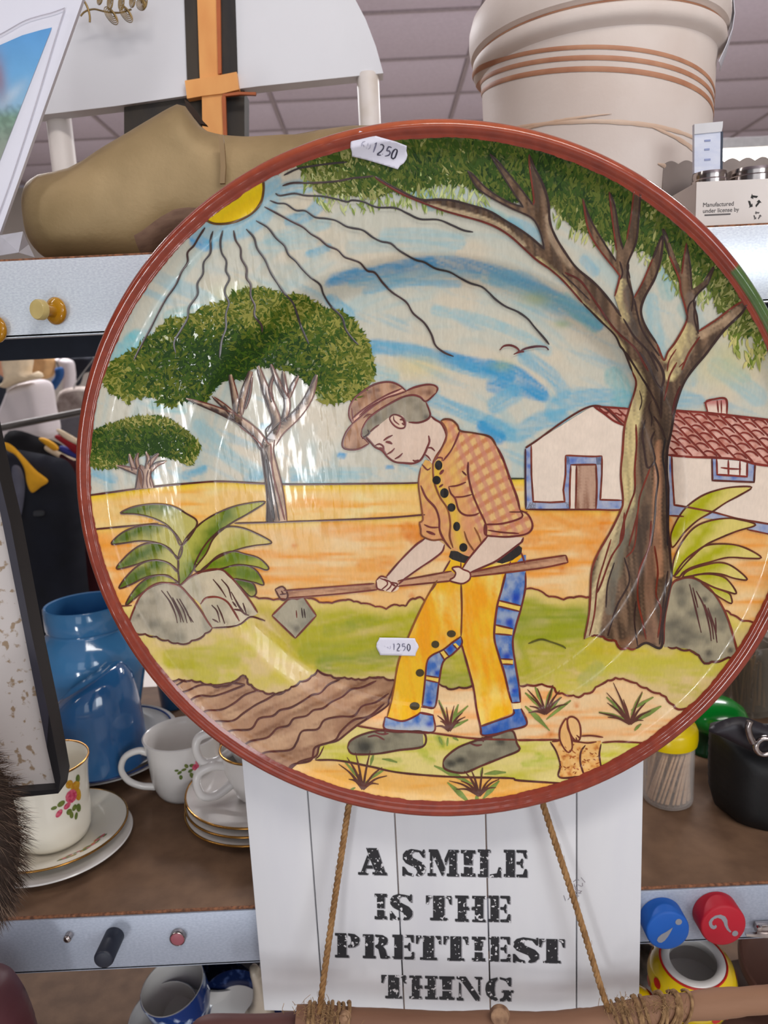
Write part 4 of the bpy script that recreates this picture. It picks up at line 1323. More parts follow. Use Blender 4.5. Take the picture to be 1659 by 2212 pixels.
M_fur = vmat('fur_fibre', 0.6, 200, 0.1, spec=0.2)
fu = thing('fur_hat', 'shaggy dark brown fur at the left edge in front of the mirror', 'fur', at_y(0, 1990, 0.47))
FC, FR = at_y(-82, 1800, 0.475), (0.036, 0.030, 0.072)
bm = bmesh.new()
bmesh.ops.create_icosphere(bm, subdivisions=4, radius=1.0)
bmesh.ops.transform(bm, matrix=TZ(FC) @ Matrix.Diagonal((*FR, 1)), verts=bm.verts)
obj('pelt', bm, mat('fur_skin', (60, 48, 42), 0.9), fu)
rng = np.random.default_rng(5)
V, F, C = [], [], []
for k in range(9000):
    d = rng.normal(size=3)
    d /= np.linalg.norm(d)
    if d[1] > 0.5: continue
    p = np.array(FC) + d * np.array(FR) * 0.99
    L = rng.uniform(0.008, 0.016)
    dr = d + np.array([0.25, -0.1, -0.9]) * 0.75 + rng.normal(size=3) * 0.28
    dr /= np.linalg.norm(dr)
    sd = np.cross(dr, np.array([0.2, 1, 0.1]) + rng.normal(size=3) * .4)
    sd /= np.linalg.norm(sd)
    w = rng.uniform(0.00012, 0.00026)
    q1 = p + dr * L * .55
    q2 = p + dr * L + np.array([0.0, 0, -0.0012])
    i = len(V)
    V += [tuple(p - sd * w), tuple(p + sd * w), tuple(q1 + sd * w * .7), tuple(q1 - sd * w * .7), tuple(q2)]
    F += [(i, i + 1, i + 2, i + 3), (i + 3, i + 2, i + 4)]
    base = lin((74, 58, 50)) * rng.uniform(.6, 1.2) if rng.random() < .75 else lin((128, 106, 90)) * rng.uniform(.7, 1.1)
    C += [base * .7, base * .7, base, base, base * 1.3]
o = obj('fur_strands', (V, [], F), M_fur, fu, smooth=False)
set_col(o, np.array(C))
o['kind'] = 'stuff'

# ================================================================== BACKGROUND: clothes rack
M_navy = mat('navy_cloth', (26, 30, 42), 0.9, col2=(20, 23, 32), scale=14)
M_black_c = mat('black_cloth', (16, 17, 22), 0.9)
M_ycl = mat('yellow_cloth', (226, 164, 30), 0.85)
M_maroon = mat('maroon_cloth', (74, 20, 28), 0.9)
M_wcl = mat('white_cloth', (214, 206, 206), 0.9, col2=(204, 196, 198), scale=8)
M_crm = mat('cream_felt', (232, 212, 180), 0.9)
M_tan = mat('tan_cloth', (212, 166, 112), 0.9)
M_rail = mat('grey_rail', (92, 88, 84), 0.35, metal=0.7)
rk = thing('clothes_rail', 'grey metal clothes rail seen through the gap left of the plate', 'rack', at_y(90, 910, 1.9))
a, b = at_y(-300, 975, 1.9), at_y(330, 868, 1.9)
bb = Vector((a.x, 1.9, (a.z + b.z) / 2)), Vector((b.x, 1.9, (a.z + b.z) / 2))
tube('bar', [Vector((a.x, 1.85, a.z - 0.01)), Vector((b.x, 1.95, b.z + 0.01))], 0.0085, M_rail, rk, 12)
for pt in (a, b):
    tube('rack_post', [Vector((pt.x, 1.9, 0.0)), Vector((pt.x, 1.9, pt.z))], 0.0125, M_rail, rk, 12)


def garment(name, label, pts, Y, th, m, cat='garment', extra=(), **kw):
    W = [at_y(p[0], p[1], Y) for p in pts]
    t = thing(name, label, cat, (sum(w.x for w in W) / len(W), Y, min(w.z for w in W)))
    puff('cloth', pts, Y, th, m, t, **kw)
    for (nm, q, dy, tt, mm) in extra:
        puff(nm, q, Y - dy, tt, mm, t)
    return t


garment('navy_jacket', 'navy jacket with yellow collar hanging on the rail', [(-40, 960), (20, 968), (60, 975), (110, 985), (150, 1000), (172, 1060), (185, 1200), (190, 1420), (60, 1420), (40, 1200), (20, 1080), (-60, 1060)], 1.70, 0.05, M_navy, 'jacket',
        extra=(('yellow_collar', [(8, 956), (26, 962), (52, 988), (78, 1016), (104, 1038), (88, 1052), (69, 1064), (58, 1044), (52, 1012), (34, 984), (14, 972)], 0.058, 0.01, M_ycl),
               ('grey_gap', [(26, 1010), (44, 1010), (54, 1050), (46, 1112), (34, 1120), (28, 1060)], 0.052, 0.008, mat('grey_gap', (96, 96, 110), 0.9)),  # grey patch standing in for the gap between the hanging clothes
               ('badge', [(74, 1104), (94, 1103), (95, 1113), (74, 1115)], 0.052, 0.004, mat('grey_patch', (60, 62, 66), 0.9))))
garment('navy_coat', 'black coat hanging behind the yellow collared jacket', [(10, 940), (90, 945), (140, 965), (165, 1010), (180, 1200), (200, 1460), (40, 1460), (0, 1100)], 1.98, 0.05, M_black_c, 'coat',
        extra=(('yellow_trim', [(84, 948), (96, 946), (116, 956), (127, 968), (118, 975), (100, 962)], 0.06, 0.01, M_ycl),
               ('cream_trim', [(96, 966), (104, 963), (140, 982), (172, 996), (170, 1008), (130, 990), (100, 974)], 0.062, 0.008, M_crm)))
mj = garment('maroon_jacket', 'maroon jacket hanging nearest the plate rim on the rail', [(128, 985), (160, 995), (230, 1010), (240, 1400), (180, 1400), (160, 1200), (138, 1080)], 1.82, 0.03, M_maroon, 'jacket',
        extra=(('red_shoulder', [(118, 945), (130, 940), (175, 962), (190, 985), (170, 985), (140, 962)], 0.02, 0.01, mat('red_cloth', (150, 26, 34), 0.9)),
               ('blue_shoulder', [(128, 966), (140, 964), (190, 985), (190, 1000), (160, 990), (134, 976)], 0.012, 0.01, mat('blue_cloth', (58, 62, 140), 0.9)),
               ('white_strip', [(122, 930), (132, 928), (180, 956), (190, 968), (170, 964), (140, 948)], 0.022, 0.008, M_crm)))
RZ = lambda px: at_y(px, 975 - (px + 300) / 630 * 107, 1.9)
mjx = at_y(180, 1000, 1.82)
tube('hanger_hook', catmull([mjx, mjx + Vector((0, 0, 0.02)), Vector((mjx.x, 1.9, RZ(170).z - 0.02)), Vector((mjx.x, 1.912, RZ(170).z)), Vector((mjx.x, 1.9, RZ(170).z + 0.012))], n=4), 0.002, M_rail, mj, 6)
garment('white_shirt', 'white shirt on a stand beyond the clothes rail under the cream hat', [(22, 860), (36, 835), (70, 822), (104, 825), (116, 880), (122, 940), (60, 952), (4, 965), (2, 920)], 2.3, 0.09, M_wcl, 'shirt', fold=0.004, fscale=90)
t = garment('cream_hat', 'cream brimmed hat above the white shirt in the background', [(2, 832), (12, 838), (40, 828), (64, 822), (90, 816), (84, 802), (66, 806), (66, 770), (14, 770), (16, 818)], 2.22, 0.05, M_crm, 'hat')
far = thing('clothes_rail', 'far clothes rail mostly hidden behind the upper shelf', 'rack', at_y(100, 760, 3.0))
zr = at_y(100, 752, 3.0).z
fa, fb = at_y(-150, 752, 3.0).x, at_y(330, 752, 3.0).x
tube('bar', [Vector((fa, 3.0, zr)), Vector((fb, 3.0, zr))], 0.011, M_rail, far, 12)
for xx in (fa, fb): tube('rack_post', [Vector((xx, 3.0, 0)), Vector((xx, 3.0, zr))], 0.013, M_rail, far, 12)


def hook(t, px, py, Y, bar_y, bar_z):
    a = at_y(px, py, Y)
    tube('hanger_hook', catmull([a, a + Vector((0, 0, 0.03)), Vector((a.x, bar_y, bar_z - 0.02)), Vector((a.x, bar_y + 0.012, bar_z)), Vector((a.x, bar_y, bar_z + 0.013)), Vector((a.x, bar_y - 0.012, bar_z + 0.004))], n=4), 0.002, M_rail, t, 6)


t = garment('tan_bag', 'tan cloth bag beside the cream hat in the background', [(62, 770), (112, 770), (116, 800), (108, 816), (86, 818), (70, 806)], 2.90, 0.05, M_tan, 'bag')
hook(t, 90, 772, 2.90, 3.0, zr)
t = garment('blue_scarf', 'blue scarf in the far background near the plate rim', [(120, 796), (136, 794), (138, 812), (126, 834), (118, 842), (112, 825), (120, 812)], 2.82, 0.02, mat('blue_wool', (30, 74, 128), 0.9), 'scarf')
hook(t, 128, 796, 2.82, 3.0, zr)
t = garment('white_blouse', 'white blouse hanging far back beside the dark one', [(118, 776), (150, 776), (162, 790), (162, 840), (138, 842), (138, 800)], 2.93, 0.03, M_wcl, 'blouse')
hook(t, 134, 778, 2.93, 3.0, zr)
t = garment('dark_dress', 'narrow dark dress far back next to the white blouse', [(150, 770), (200, 770), (200, 800), (182, 808), (174, 830), (163, 830), (162, 790)], 3.10, 0.03, M_navy, 'dress')
hook(t, 176, 772, 3.10, 3.0, zr)
t = garment('pale_dress', 'pale dress below the blouse in the far background', [(130, 846), (200, 840), (200, 905), (150, 912), (128, 905)], 2.72, 0.03, mat('pale_cloth', (190, 178, 168), 0.9, col2=(120, 104, 98), scale=20), 'dress')
hook(t, 165, 848, 2.72, 3.0, zr)
garment('grey_skirt', 'grey skirt below the rail in the background', [(110, 905), (200, 890), (210, 960), (150, 962), (112, 930)], 2.6, 0.03, mat('grey_cloth', (100, 98, 104), 0.9), 'skirt')
garment('orange_top', 'orange top cut off at the left edge far behind', [(-60, 775), (12, 775), (10, 812), (-10, 830), (-60, 840)], 2.7, 0.03, mat('orange_cloth', (206, 150, 120), 0.9), 'top')
garment('dark_coat', 'dark coat at the left edge behind the cream hat', [(-80, 800), (4, 812), (14, 850), (16, 880), (4, 930), (-80, 960)], 2.6, 0.03, M_navy, 'coat')

# ================================================================== SIGN AND ROPE HANGER
M_board = mat('white_board', (226, 226, 228), 0.5, col2=(220, 220, 224), scale=5, stretch=(6, 6, 1))
M_groove = mat('groove_wood', (150, 132, 122), 0.9)
M_letter = mat('worn_black_ink', (38, 38, 42), 0.6, col2=(222, 220, 222), scale=330, detail=3, ramp=(0.615, 0.63))
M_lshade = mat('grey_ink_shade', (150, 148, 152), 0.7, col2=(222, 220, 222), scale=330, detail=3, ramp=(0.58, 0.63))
YAW = math.radians(4.5)
SU = Vector((math.cos(YAW), -math.sin(YAW), 0))
SN = Vector((-math.sin(YAW), -math.cos(YAW), 0))
SP = Vector((0.04, 0.592, 1.05))


def on_sign(px, py, lift=0.0):
    d = ray(px, py)
    q = SP + SN * lift
    t = (q - CAM).dot(SN) / d.dot(SN)
    return CAM + d * t


sign = thing('plank_sign', 'white plank sign reading a smile is the prettiest thing, below the plate', 'sign', on_sign(970, 2180))
zb0, zt0 = on_sign(970, 2190).z, 1.315
edges = [((525, 1640), (568, 2181)), ((664.5, 1712), (691, 2090)), ((854, 1757), (870.7, 2171)), ((1051.5, 1759), (1057, 2171)), ((1250, 1708), (1242, 2174)), ((1394, 1638), (1377, 2178))]
es = []
for a, b in edges:
    es.append(((on_sign(*a) - SP).dot(SU) + (on_sign(*b) - SP).dot(SU)) / 2)
for i in range(5):
    s0, s1 = es[i] + (0.0006 if i else 0), es[i + 1] - (0.0006 if i < 4 else 0)
    c = SP + SU * ((s0 + s1) / 2) - SN * 0.005
    c.z = (zb0 + zt0) / 2
    box('plank', c, (s1 - s0, 0.010, zt0 - zb0), M_board, sign, rot=Matrix.Rotation(-YAW, 3, 'Z'), bev=0.0007)
for zz in (zb0 + 0.03, zt0 - 0.03):
    c = SP + SU * ((es[0] + es[5]) / 2) - SN * 0.0125
    c.z = zz
    box('batten', c, (es[5] - es[0] - 0.012, 0.005, 0.025), M_groove, sign, rot=Matrix.Rotation(-YAW, 3, 'Z'), bev=0.0005)
# stencil slab letters (unit box, y up); every letter one flat printed piece
SL = {
    'A': [[(28, 100), (66, 100), (94, 10), (100, 10), (100, 0), (50, 0), (50, 10), (60, 10), (38, 68)], [(0, 0), (34, 0), (34, 9), (24, 9), (28, 24), (52, 24), (49, 35), (31, 35), (40, 62), (32, 74), (10, 9), (0, 9)]],
    'S': [[(96, 100), (96, 70), (88, 70), (72, 90), (52, 92), (40, 84), (44, 70), (84, 52), (98, 36), (98, 18), (84, 4), (66, 0), (58, 2), (66, 16), (58, 30), (16, 48), (4, 62), (4, 80), (16, 94), (40, 101), (66, 98), (86, 94), (90, 100)], [(2, 34), (10, 34), (26, 14), (46, 8), (46, -1), (28, 2), (14, 7), (10, 0), (2, 0)]],
    'M': [[(0, 100), (30, 100), (54, 32), (50, 8), (44, 0), (12, 78), (12, 10), (24, 10), (24, 0), (-4, 0), (-4, 10), (4, 10), (4, 90), (0, 90)], [(66, 100), (100, 100), (100, 90), (93, 90), (93, 10), (100, 10), (100, 0), (60, 0), (60, 10), (68, 10), (68, 74), (56, 40), (52, 62)]],
    'I': [[(2, 100), (98, 100), (98, 88), (80, 88), (78, 44), (22, 44), (20, 88), (2, 88)], [(2, 0), (98, 0), (98, 12), (78, 12), (78, 36), (22, 36), (22, 12), (2, 12)]],
    'L': [[(0, 100), (54, 100), (54, 90), (44, 90), (44, 0), (0, 0), (0, 10), (10, 10), (10, 90), (0, 90)], [(52, 0), (100, 0), (100, 36), (90, 36), (82, 14), (52, 9)]],
    'E': [[(0, 100), (46, 100), (46, 0), (0, 0), (0, 10), (9, 10), (9, 90), (0, 90)], [(53, 100), (96, 100), (96, 70), (86, 70), (80, 90), (53, 91)], [(53, 57), (68, 57), (74, 68), (80, 68), (80, 34), (74, 34), (68, 47), (53, 47)], [(53, 0), (98, 0), (98, 30), (88, 30), (80, 10), (53, 9)]],
    'T': [[(28, 100), (72, 100), (72, 10), (84, 10), (84, 0), (16, 0), (16, 10), (28, 10)], [(0, 100), (22, 100), (22, 91), (14, 88), (7, 66), (0, 66)], [(78, 100), (100, 100), (100, 66), (93, 66), (86, 88), (78, 91)]],
    'H': [[(0, 100), (44, 100), (44, 90), (36, 90), (36, 58), (46, 58), (46, 45), (36, 45), (36, 10), (44, 10), (44, 0), (0, 0), (0, 10), (9, 10), (9, 90), (0, 90)], [(56, 100), (100, 100), (100, 90), (92, 90), (92, 10), (100, 10), (100, 0), (56, 0), (56, 10), (65, 10), (65, 45), (54, 45), (54, 58), (65, 58), (65, 90), (56, 90)]],
    'P': [[(0, 100), (46, 100), (46, 10), (56, 10), (56, 0), (0, 0), (0, 10), (10, 10), (10, 90), (0, 90)], [(53, 100), (80, 97), (98, 84), (100, 70), (94, 54), (78, 44), (53, 41), (53, 50), (62, 54), (66, 70), (62, 88), (53, 91)]],
    'R': [[(0, 100), (40, 100), (40, 10), (48, 10), (48, 0), (0, 0), (0, 10), (9, 10), (9, 90), (0, 90)], [(46, 100), (74, 98), (90, 88), (93, 74), (88, 60), (74, 52), (84, 38), (90, 12), (100, 10), (100, 0), (66, 0), (58, 38), (46, 47), (46, 54), (56, 60), (60, 74), (56, 88), (46, 92)]],
    'N': [[(0, 100), (36, 100), (90, 14), (88, 0), (74, 0), (14, 88), (0, 90)], [(0, 10), (9, 10), (9, 78), (17, 68), (17, 10), (26, 10), (26, 0), (0, 0)], [(70, 100), (100, 100), (100, 90), (92, 90), (92, 22), (84, 34), (84, 90), (70, 90)]],
    'G': [[(44, 100), (20, 92), (4, 72), (1, 48), (6, 24), (22, 6), (44, -1), (44, 9), (36, 20), (33, 50), (36, 80), (44, 91)], [(52, 101), (74, 95), (84, 100), (92, 100), (92, 64), (84, 64), (74, 84), (60, 91), (52, 92)], [(58, 46), (100, 46), (100, 37), (91, 37), (91, 2), (80, 0), (76, 8), (64, 0), (52, -1), (52, 9), (62, 14), (66, 24), (66, 37), (58, 37)]],
}
CR7 = 2.9625
for ch, x0, x1, y0, y1 in (('A', 218, 402, 95, 266), ('S', 498, 650, 103, 273), ('M', 670, 862, 105, 274), ('I', 874, 970, 108, 276), ('L', 984, 1132, 105, 280), ('E', 1150, 1303, 107, 280),
                           ('I', 322, 404, 387, 550), ('S', 418, 568, 390, 556), ('T', 652, 816, 400, 557), ('H', 838, 1034, 400, 566), ('E', 1052, 1195, 400, 567),
                           ('P', 70, 228, 640, 795), ('R', 248, 420, 648, 800), ('E', 437, 580, 650, 805), ('T', 588, 748, 656, 810), ('T', 764, 922, 660, 815), ('I', 944, 1034, 662, 818), ('E', 1054, 1195, 662, 820), ('S', 1205, 1378, 668, 828), ('T', 1376, 1540, 677, 830),
                           ('T', 366, 524, 908, 1056), ('H', 545, 726, 912, 1060), ('I', 735, 836, 916, 1064), ('N', 848, 1012, 918, 1070), ('G', 1030, 1212, 922, 1074)):
    bm = bmesh.new()
    for poly in SL[ch]:
        w = []
        for u, v_ in poly:
            px, py = 700 + (x0 + (x1 - x0) * u / 100) / CR7, 1800 + (y1 - (y1 - y0) * v_ / 100 + (u - 50) / 100 * (x1 - x0) * 0.022) / CR7
            w.append(bm.verts.new(on_sign(px, py, 0.0002)))
        bm.faces.new(w)
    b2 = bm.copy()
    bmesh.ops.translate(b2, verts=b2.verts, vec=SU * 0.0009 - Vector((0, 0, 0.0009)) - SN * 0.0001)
    e = bmesh.ops.extrude_face_region(bm, geom=list(bm.faces))
    bmesh.ops.translate(bm, verts=[q for q in e['geom'] if isinstance(q, bmesh.types.BMVert)], vec=SN * 0.0002)
    bmesh.ops.triangulate(bm, faces=bm.faces)
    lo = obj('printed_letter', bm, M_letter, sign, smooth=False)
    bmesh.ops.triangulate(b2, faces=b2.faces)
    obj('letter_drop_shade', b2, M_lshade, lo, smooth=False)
# grey scuffs by the right rope
M_scuff = mat('grey_scuff', (160, 154, 160), 0.8)
rr = random.Random(4)
for k in range(22):
    x, y = 1240 + rr.gauss(0, 10), 1922 + rr.gauss(0, 14)
    c = on_sign(x, y, 0.0002)
    an, L_ = rr.uniform(0, 3), rr.uniform(0.0008, 0.003)
    pts = [c + SU * (math.cos(an) * L_ * s) + Vector((0, 0, math.sin(an) * L_ * s)) for s in (-1, 0, 1)]
    tube('scuff_mark', pts, 0.0003, M_scuff, sign, 5)

M_rope = mat('jute_rope', (168, 128, 82), 0.9, col2=(128, 92, 54), scale=160, stretch=(1, 1, .4), bump=0.4, bscale=900)
M_jute = mat('frayed_jute', (170, 136, 96), 0.95, col2=(120, 90, 60), scale=200)
M_bark = mat('peeled_branch', (146, 108, 82), 0.7, col2=(112, 76, 58), scale=10, stretch=(0.35, 2, 2), detail=8, ramp=(0.4, 0.7), bump=0.15, bscale=90)
M_bark2 = mat('red_brown_branch', (104, 58, 50), 0.6, col2=(82, 46, 42), scale=16, stretch=(0.4, 2, 2), bump=0.2)
M_knot = mat('branch_knot', (172, 136, 104), 0.7, col2=(112, 80, 60), scale=90)
YB = 0.545
hg = thing('branch_hanger', 'peeled wooden branch hung on two jute ropes in front of the sign', 'hanger', at_y(1000, 2210, YB))
cl = catmull([at_y(x, y, YB) for x, y in ((640, 2203), (740, 2205), (860, 2214), (1000, 2216), (1130, 2217), (1240, 2214), (1310, 2203), (1420, 2183), (1530, 2170), (1620, 2162), (1800, 2148))], n=8)
rr = random.Random(9)
n = len(cl)
rad = [0.0108 + 0.0006 * math.sin(i * .5) + 0.0004 * rr.random() for i in range(n)]
tube('branch', cl, rad, M_bark, hg, 28)
cl = catmull([at_y(x, y, YB + 0.004) for x, y in ((424, 2232), (455, 2222), (560, 2222), (640, 2217), (700, 2212))], n=8)
tube('branch_end', cl, [0.0085 + 0.0022 * min(1, i / 8) for i in range(len(cl))], M_bark2, hg, 24)
for (x, y, r) in ((1081, 2200, 0.0072), (745, 2204, 0.0045)):
    c = at_y(x, y, YB - 0.0105)
    q = TZ(c + Vector((0, 0.004, 0))) @ Vector((-.1, -1, 0.3)).normalized().to_track_quat('Z', 'Y').to_matrix().to_4x4()
    lathe('knot', [(0, 0), (r * 1.15, 0), (r * 1.05, 0.003), (r, 0.0042), (r * .8, 0.0046), (r * .55, 0.0036), (r * .3, 0.0040), (0, 0.0036)], M_knot, hg, 28, q)


def rope(pts, strands=3, r=0.00155, off=0.00135, pitch=0.016, fuzz=40, seed=1):
    path = catmull(pts, step=0.0012)
    bm = bmesh.new()
    L = [0.0]
    for a, b in zip(path[:-1], path[1:]): L.append(L[-1] + (b - a).length)
    n = len(path)
    for s in range(strands):
        q = []
        for i in range(n):
            T = (path[min(i + 1, n - 1)] - path[max(i - 1, 0)]).normalized()
            N = T.cross(Vector((0, 1, 0))).normalized()
            B_ = T.cross(N)
            a = 2 * math.pi * (L[i] / pitch + s / strands)
            q.append(path[i] + (N * math.cos(a) + B_ * math.sin(a)) * off)
        bm_tube(bm, q, r, 7)
    rr = random.Random(seed)
    for k in range(fuzz):
        i = rr.randrange(n - 1)
        p = path[i]
        d = Vector((rr.gauss(0, 1), rr.gauss(0, .6), rr.gauss(0, 1))).normalized()
        T = (path[min(i + 1, n - 1)] - path[max(i - 1, 0)]).normalized()
        bm_tube(bm, [p + d * 0.002, p + d * 0.0035 + T * 0.002, p + d * 0.004 + T * 0.005], 0.00013, 4)
    return obj('rope', bm, M_rope, hg)


nail = at_y(913, 655, 0.612)
rope([at_y(691, 2192, YB - 0.004), at_y(697, 2130, YB + 0.011), at_y(722, 1950, 0.572), at_y(753, 1740, 0.578), at_y(832, 1200, 0.588), nail], fuzz=90)
rope([at_y(1318, 2185, YB - 0.004), at_y(1300, 2140, YB + 0.008), at_y(1245, 1960, 0.560), at_y(1172, 1735, 0.570), at_y(1003, 1200, 0.588), nail], fuzz=60, seed=2)
M_nail = mat('nail_steel', (120, 120, 124), 0.4, metal=0.8)
tube('nail', [nail + Vector((0, -0.006, 0.003)), nail + Vector((0, 0.0085, 0.001))], 0.0016, M_nail, hg, 10)


def wraps(px0, px1, py, n, seed, lean):
    rr = random.Random(seed)
    for k in range(n):
        x = px0 + (px1 - px0) * (k + .5) / n + rr.uniform(-4, 4)
        yb = float(np.interp(x, [640, 740, 1000, 1310, 1420, 1530], [2203, 2205, 2216, 2203, 2183, 2170]))
        c = at_y(x, yb, YB)
        R_ = 0.0128 + rr.uniform(-.0006, .0006)
        ln = lean + rr.uniform(-.25, .25)
        pts = [c + Vector((math.sin(a) * R_ * ln, -R_ * math.cos(a), R_ * math.sin(a))) for a in np.linspace(-2.4, 2.6, 26)]
        tube('rope_wrap', pts, 0.0015 + rr.uniform(-.0003, .0003), M_jute, hg, 7)


wraps(664, 752, 2205, 8, 3, .15)
wraps(1330, 1395, 2195, 7, 4, -.25)
wraps(1408, 1478, 2185, 6, 5, .35)
rr = random.Random(8)
bm = bmesh.new()
for k in range(260):
    g = rr.choice(((690, 2180, 26), (700, 2195, 34), (1345, 2165, 22), (1440, 2165, 26), (1360, 2180, 30)))
    p = at_y(g[0] + rr.gauss(0, g[2]), g[1] + rr.gauss(0, 10), YB - 0.014 + rr.uniform(0, .006))
    d = Vector((rr.gauss(0, .6), rr.uniform(-.5, .2), rr.gauss(-.3, 1))).normalized() * rr.uniform(.004, .010)
    bm_tube(bm, [p, p + d * .5 + Vector((rr.gauss(0, .001), 0, 0)), p + d], 0.00022, 4)
o = obj('frayed_fibres', bm, M_jute, hg)
o['kind'] = 'stuff'

# ================================================================== THE PLATE
KS = 1.216                      # scale of the plate along the view ray
_nc = (-0.08506, 0.32852, -0.94066)
PN = (RIGHT * _nc[0] - UP * _nc[1] + FWD * _nc[2]).normalized()
PC = CAM + ray(923.2, 1126.7) * (0.44 * KS)
E1 = (Vector((1, 0, 0)) - PN * PN.x).normalized()
E2 = PN.cross(E1).normalized()
RP = 0.2087 * KS
K_ = RP
PM = Matrix(((E1.x, E2.x, PN.x, PC.x), (E1.y, E2.y, PN.y, PC.y), (E1.z, E2.z, PN.z, PC.z), (0, 0, 0, 1)))
plate = thing('painted_plate', 'huge painted pottery plate with brown rim showing a farmer hoeing', 'plate')
plate.matrix_world = PM
bpy.context.view_layer.update()
W_FLOOR, W_KNEE = -0.086 * RP, -0.040 * RP
RB0, RB1, RIMIN = 0.622, 0.712, 0.958


def surf(rho):
    """height of the glazed front above the rim plane, rho = r / R"""
    rho = np.asarray(rho, float)
    t = np.clip((rho - RB0) / (RB1 - RB0), 0, 1)
    wall = W_FLOOR + (W_KNEE - W_FLOOR) * (t * t * (3 - 2 * t))
    u = np.clip((rho - RB1) / (RIMIN - RB1), 0, 1)
    fl = (W_KNEE + 0.020 * RP) * (1 - u) ** 1.25 - 0.020 * RP
    lip = np.clip((rho - 0.918) / (RIMIN - 0.918), 0, 1)
    w = np.where(rho < RB1, wall, fl) + 0.020 * RP * lip * lip * (1.6 - 0.6 * lip)
    # gentle dish of the floor
    return w - 0.004 * RP * np.clip(1 - (rho / RB0) ** 2, 0, 1)


_R3, _U3, _F3 = np.array(RIGHT), np.array(UP), np.array(FWD)
_C3, _PC3, _E13, _E23, _N3 = np.array(CAM), np.array(PC), np.array(E1), np.array(E2), np.array(PN)


def px2pl(P, lift=0.0):
    """picture px -> plate-local (a, b, w) on the glazed surface"""
    P = np.asarray(P, float)
    d = _F3 + np.outer((P[:, 0] - FW / 2) / FPX, _R3) - np.outer((P[:, 1] - FH / 2) / FPX, _U3)
    w = np.zeros(len(P))
    dn = d @ _N3
    for _ in range(12):
        t = ((_PC3 - _C3) @ _N3 + w) / dn
        q = _C3 + d * t[:, None] - _PC3
        a, b = q @ _E13, q @ _E23
        w = 0.5 * w + 0.5 * (surf(np.hypot(a, b) / RP) + lift)
    t = ((_PC3 - _C3) @ _N3 + w) / dn
    q = _C3 + d * t[:, None] - _PC3
    return np.column_stack([q @ _E13, q @ _E23, w])


def vnoise(x, y, seed=0):
    """smooth value noise in 0..1"""
    seed = int(seed)
    xi, yi = np.floor(x).astype(np.int64), np.floor(y).astype(np.int64)
    fx, fy = x - xi, y - yi
    fx, fy = fx * fx * (3 - 2 * fx), fy * fy * (3 - 2 * fy)

    def h(a, b):
        v = (a * 374761393 + b * 668265263 + seed * 1442695041) & 0x7fffffff
        v = ((v ^ (v >> 13)) * 1274126177) & 0x7fffffff
        return ((v ^ (v >> 16)) & 0xffff) / 65535.0
    return (h(xi, yi) * (1 - fx) + h(xi + 1, yi) * fx) * (1 - fy) + (h(xi, yi + 1) * (1 - fx) + h(xi + 1, yi + 1) * fx) * fy


def fbm(x, y, seed=0):
    return (vnoise(x, y, seed) + 0.5 * vnoise(2.1 * x, 2.1 * y, seed + 1) + 0.25 * vnoise(4.3 * x, 4.3 * y, seed + 2)) / 1.75


def streak(x, y, ang, lw, ln, seed=0):
    """brush streak noise along direction ang (deg, picture axes)"""
    a = math.radians(ang)
    u, v = x * math.cos(a) + y * math.sin(a), -x * math.sin(a) + y * math.cos(a)
    return fbm(u / ln, v / lw, seed)


PIG = 1.22                      # photo value -> pigment reflectance


def pig(c):
    v = lin(c) * PIG
    g = v.mean(-1, keepdims=True) if v.ndim else v
    return np.clip(g + (v - g) * 1.10, 0.004, 0.88)


def mixc(a, b, t):
    t = np.clip(t, 0, 1)[:, None]
    return a * (1 - t) + b * t


def strokes(x, y, col, lst, seed=0):
    """brush marks painted over col"""
    for i, (pts, w, rgb, al) in enumerate(lst):
        P = np.array(pts, float)
        m = (x > P[:, 0].min() - w) & (x < P[:, 0].max() + w) & (y > P[:, 1].min() - w) & (y < P[:, 1].max() + w)
        if not m.any(): continue
        Q = np.array([tuple(v) for v in catmull([tuple(p) for p in P], n=5)]) if len(P) > 2 else P
        d = seg_dist(Q, x[m], y[m], closed=False)
        ang = math.degrees(math.atan2(P[-1, 1] - P[0, 1], P[-1, 0] - P[0, 0]))
        s = streak(x[m], y[m], ang, max(4, w * .22), max(30, w * 2.5), seed + i)
        t = np.clip((1.15 - d / w) * 2.6, 0, 1)
        t = al * t * np.clip(0.35 + 1.2 * (s - 0.2), 0, 1)
        col[m] = mixc(col[m], np.broadcast_to(pig(rgb), (m.sum(), 3)), t)
    return col


LAY = 0.00014
M_glz = vmat('painted_glaze', rough=0.035, nscale=420, namp=0.05, coat=0.0, bump=0.035, bscale=110, spec=0.34, stretch=(1.6, 0.55, 1), rvar=0.24)
M_line = vmat('incised_line', rough=0.24, nscale=300, namp=0.15, spec=0.45)
M_dab = vmat('foliage_glaze', rough=0.5, nscale=260, namp=0.10, spec=0.2)


def C(ox, oy, s):
    return lambda pts: [(ox + p[0] / s, oy + p[1] / s) for p in pts]


cF, cS, cT, cU, cV = C(700, 780, 5.53), C(880, 880, 4.1475), C(740, 1220, 3.318), C(760, 300, 3.318), C(1160, 300, 3.3246)
cL, cB, cR, cG, cH = C(200, 600, 2.6758), C(1120, 1400, 4.1475), C(280, 350, 3.318), C(240, 1200, 3.318), C(1240, 760, 3.9594)
cK, cM, cN, cD, cQ = C(0, 1060, 2.9625), C(1060, 1060, 2.7696), C(540, 1060, 2.9625), C(540, 540, 2.9625), C(1060, 540, 2.7696)


def part(name, parent=None):
    o = bpy.data.objects.new(name, None)
    o.empty_display_size = 0.01
    COL.objects.link(o)
    o.parent = parent or plate
    return o


def smooth2(pts, n=5):
    return [tuple(v) for v in catmull([tuple(p) for p in pts], n=n, closed=True)]


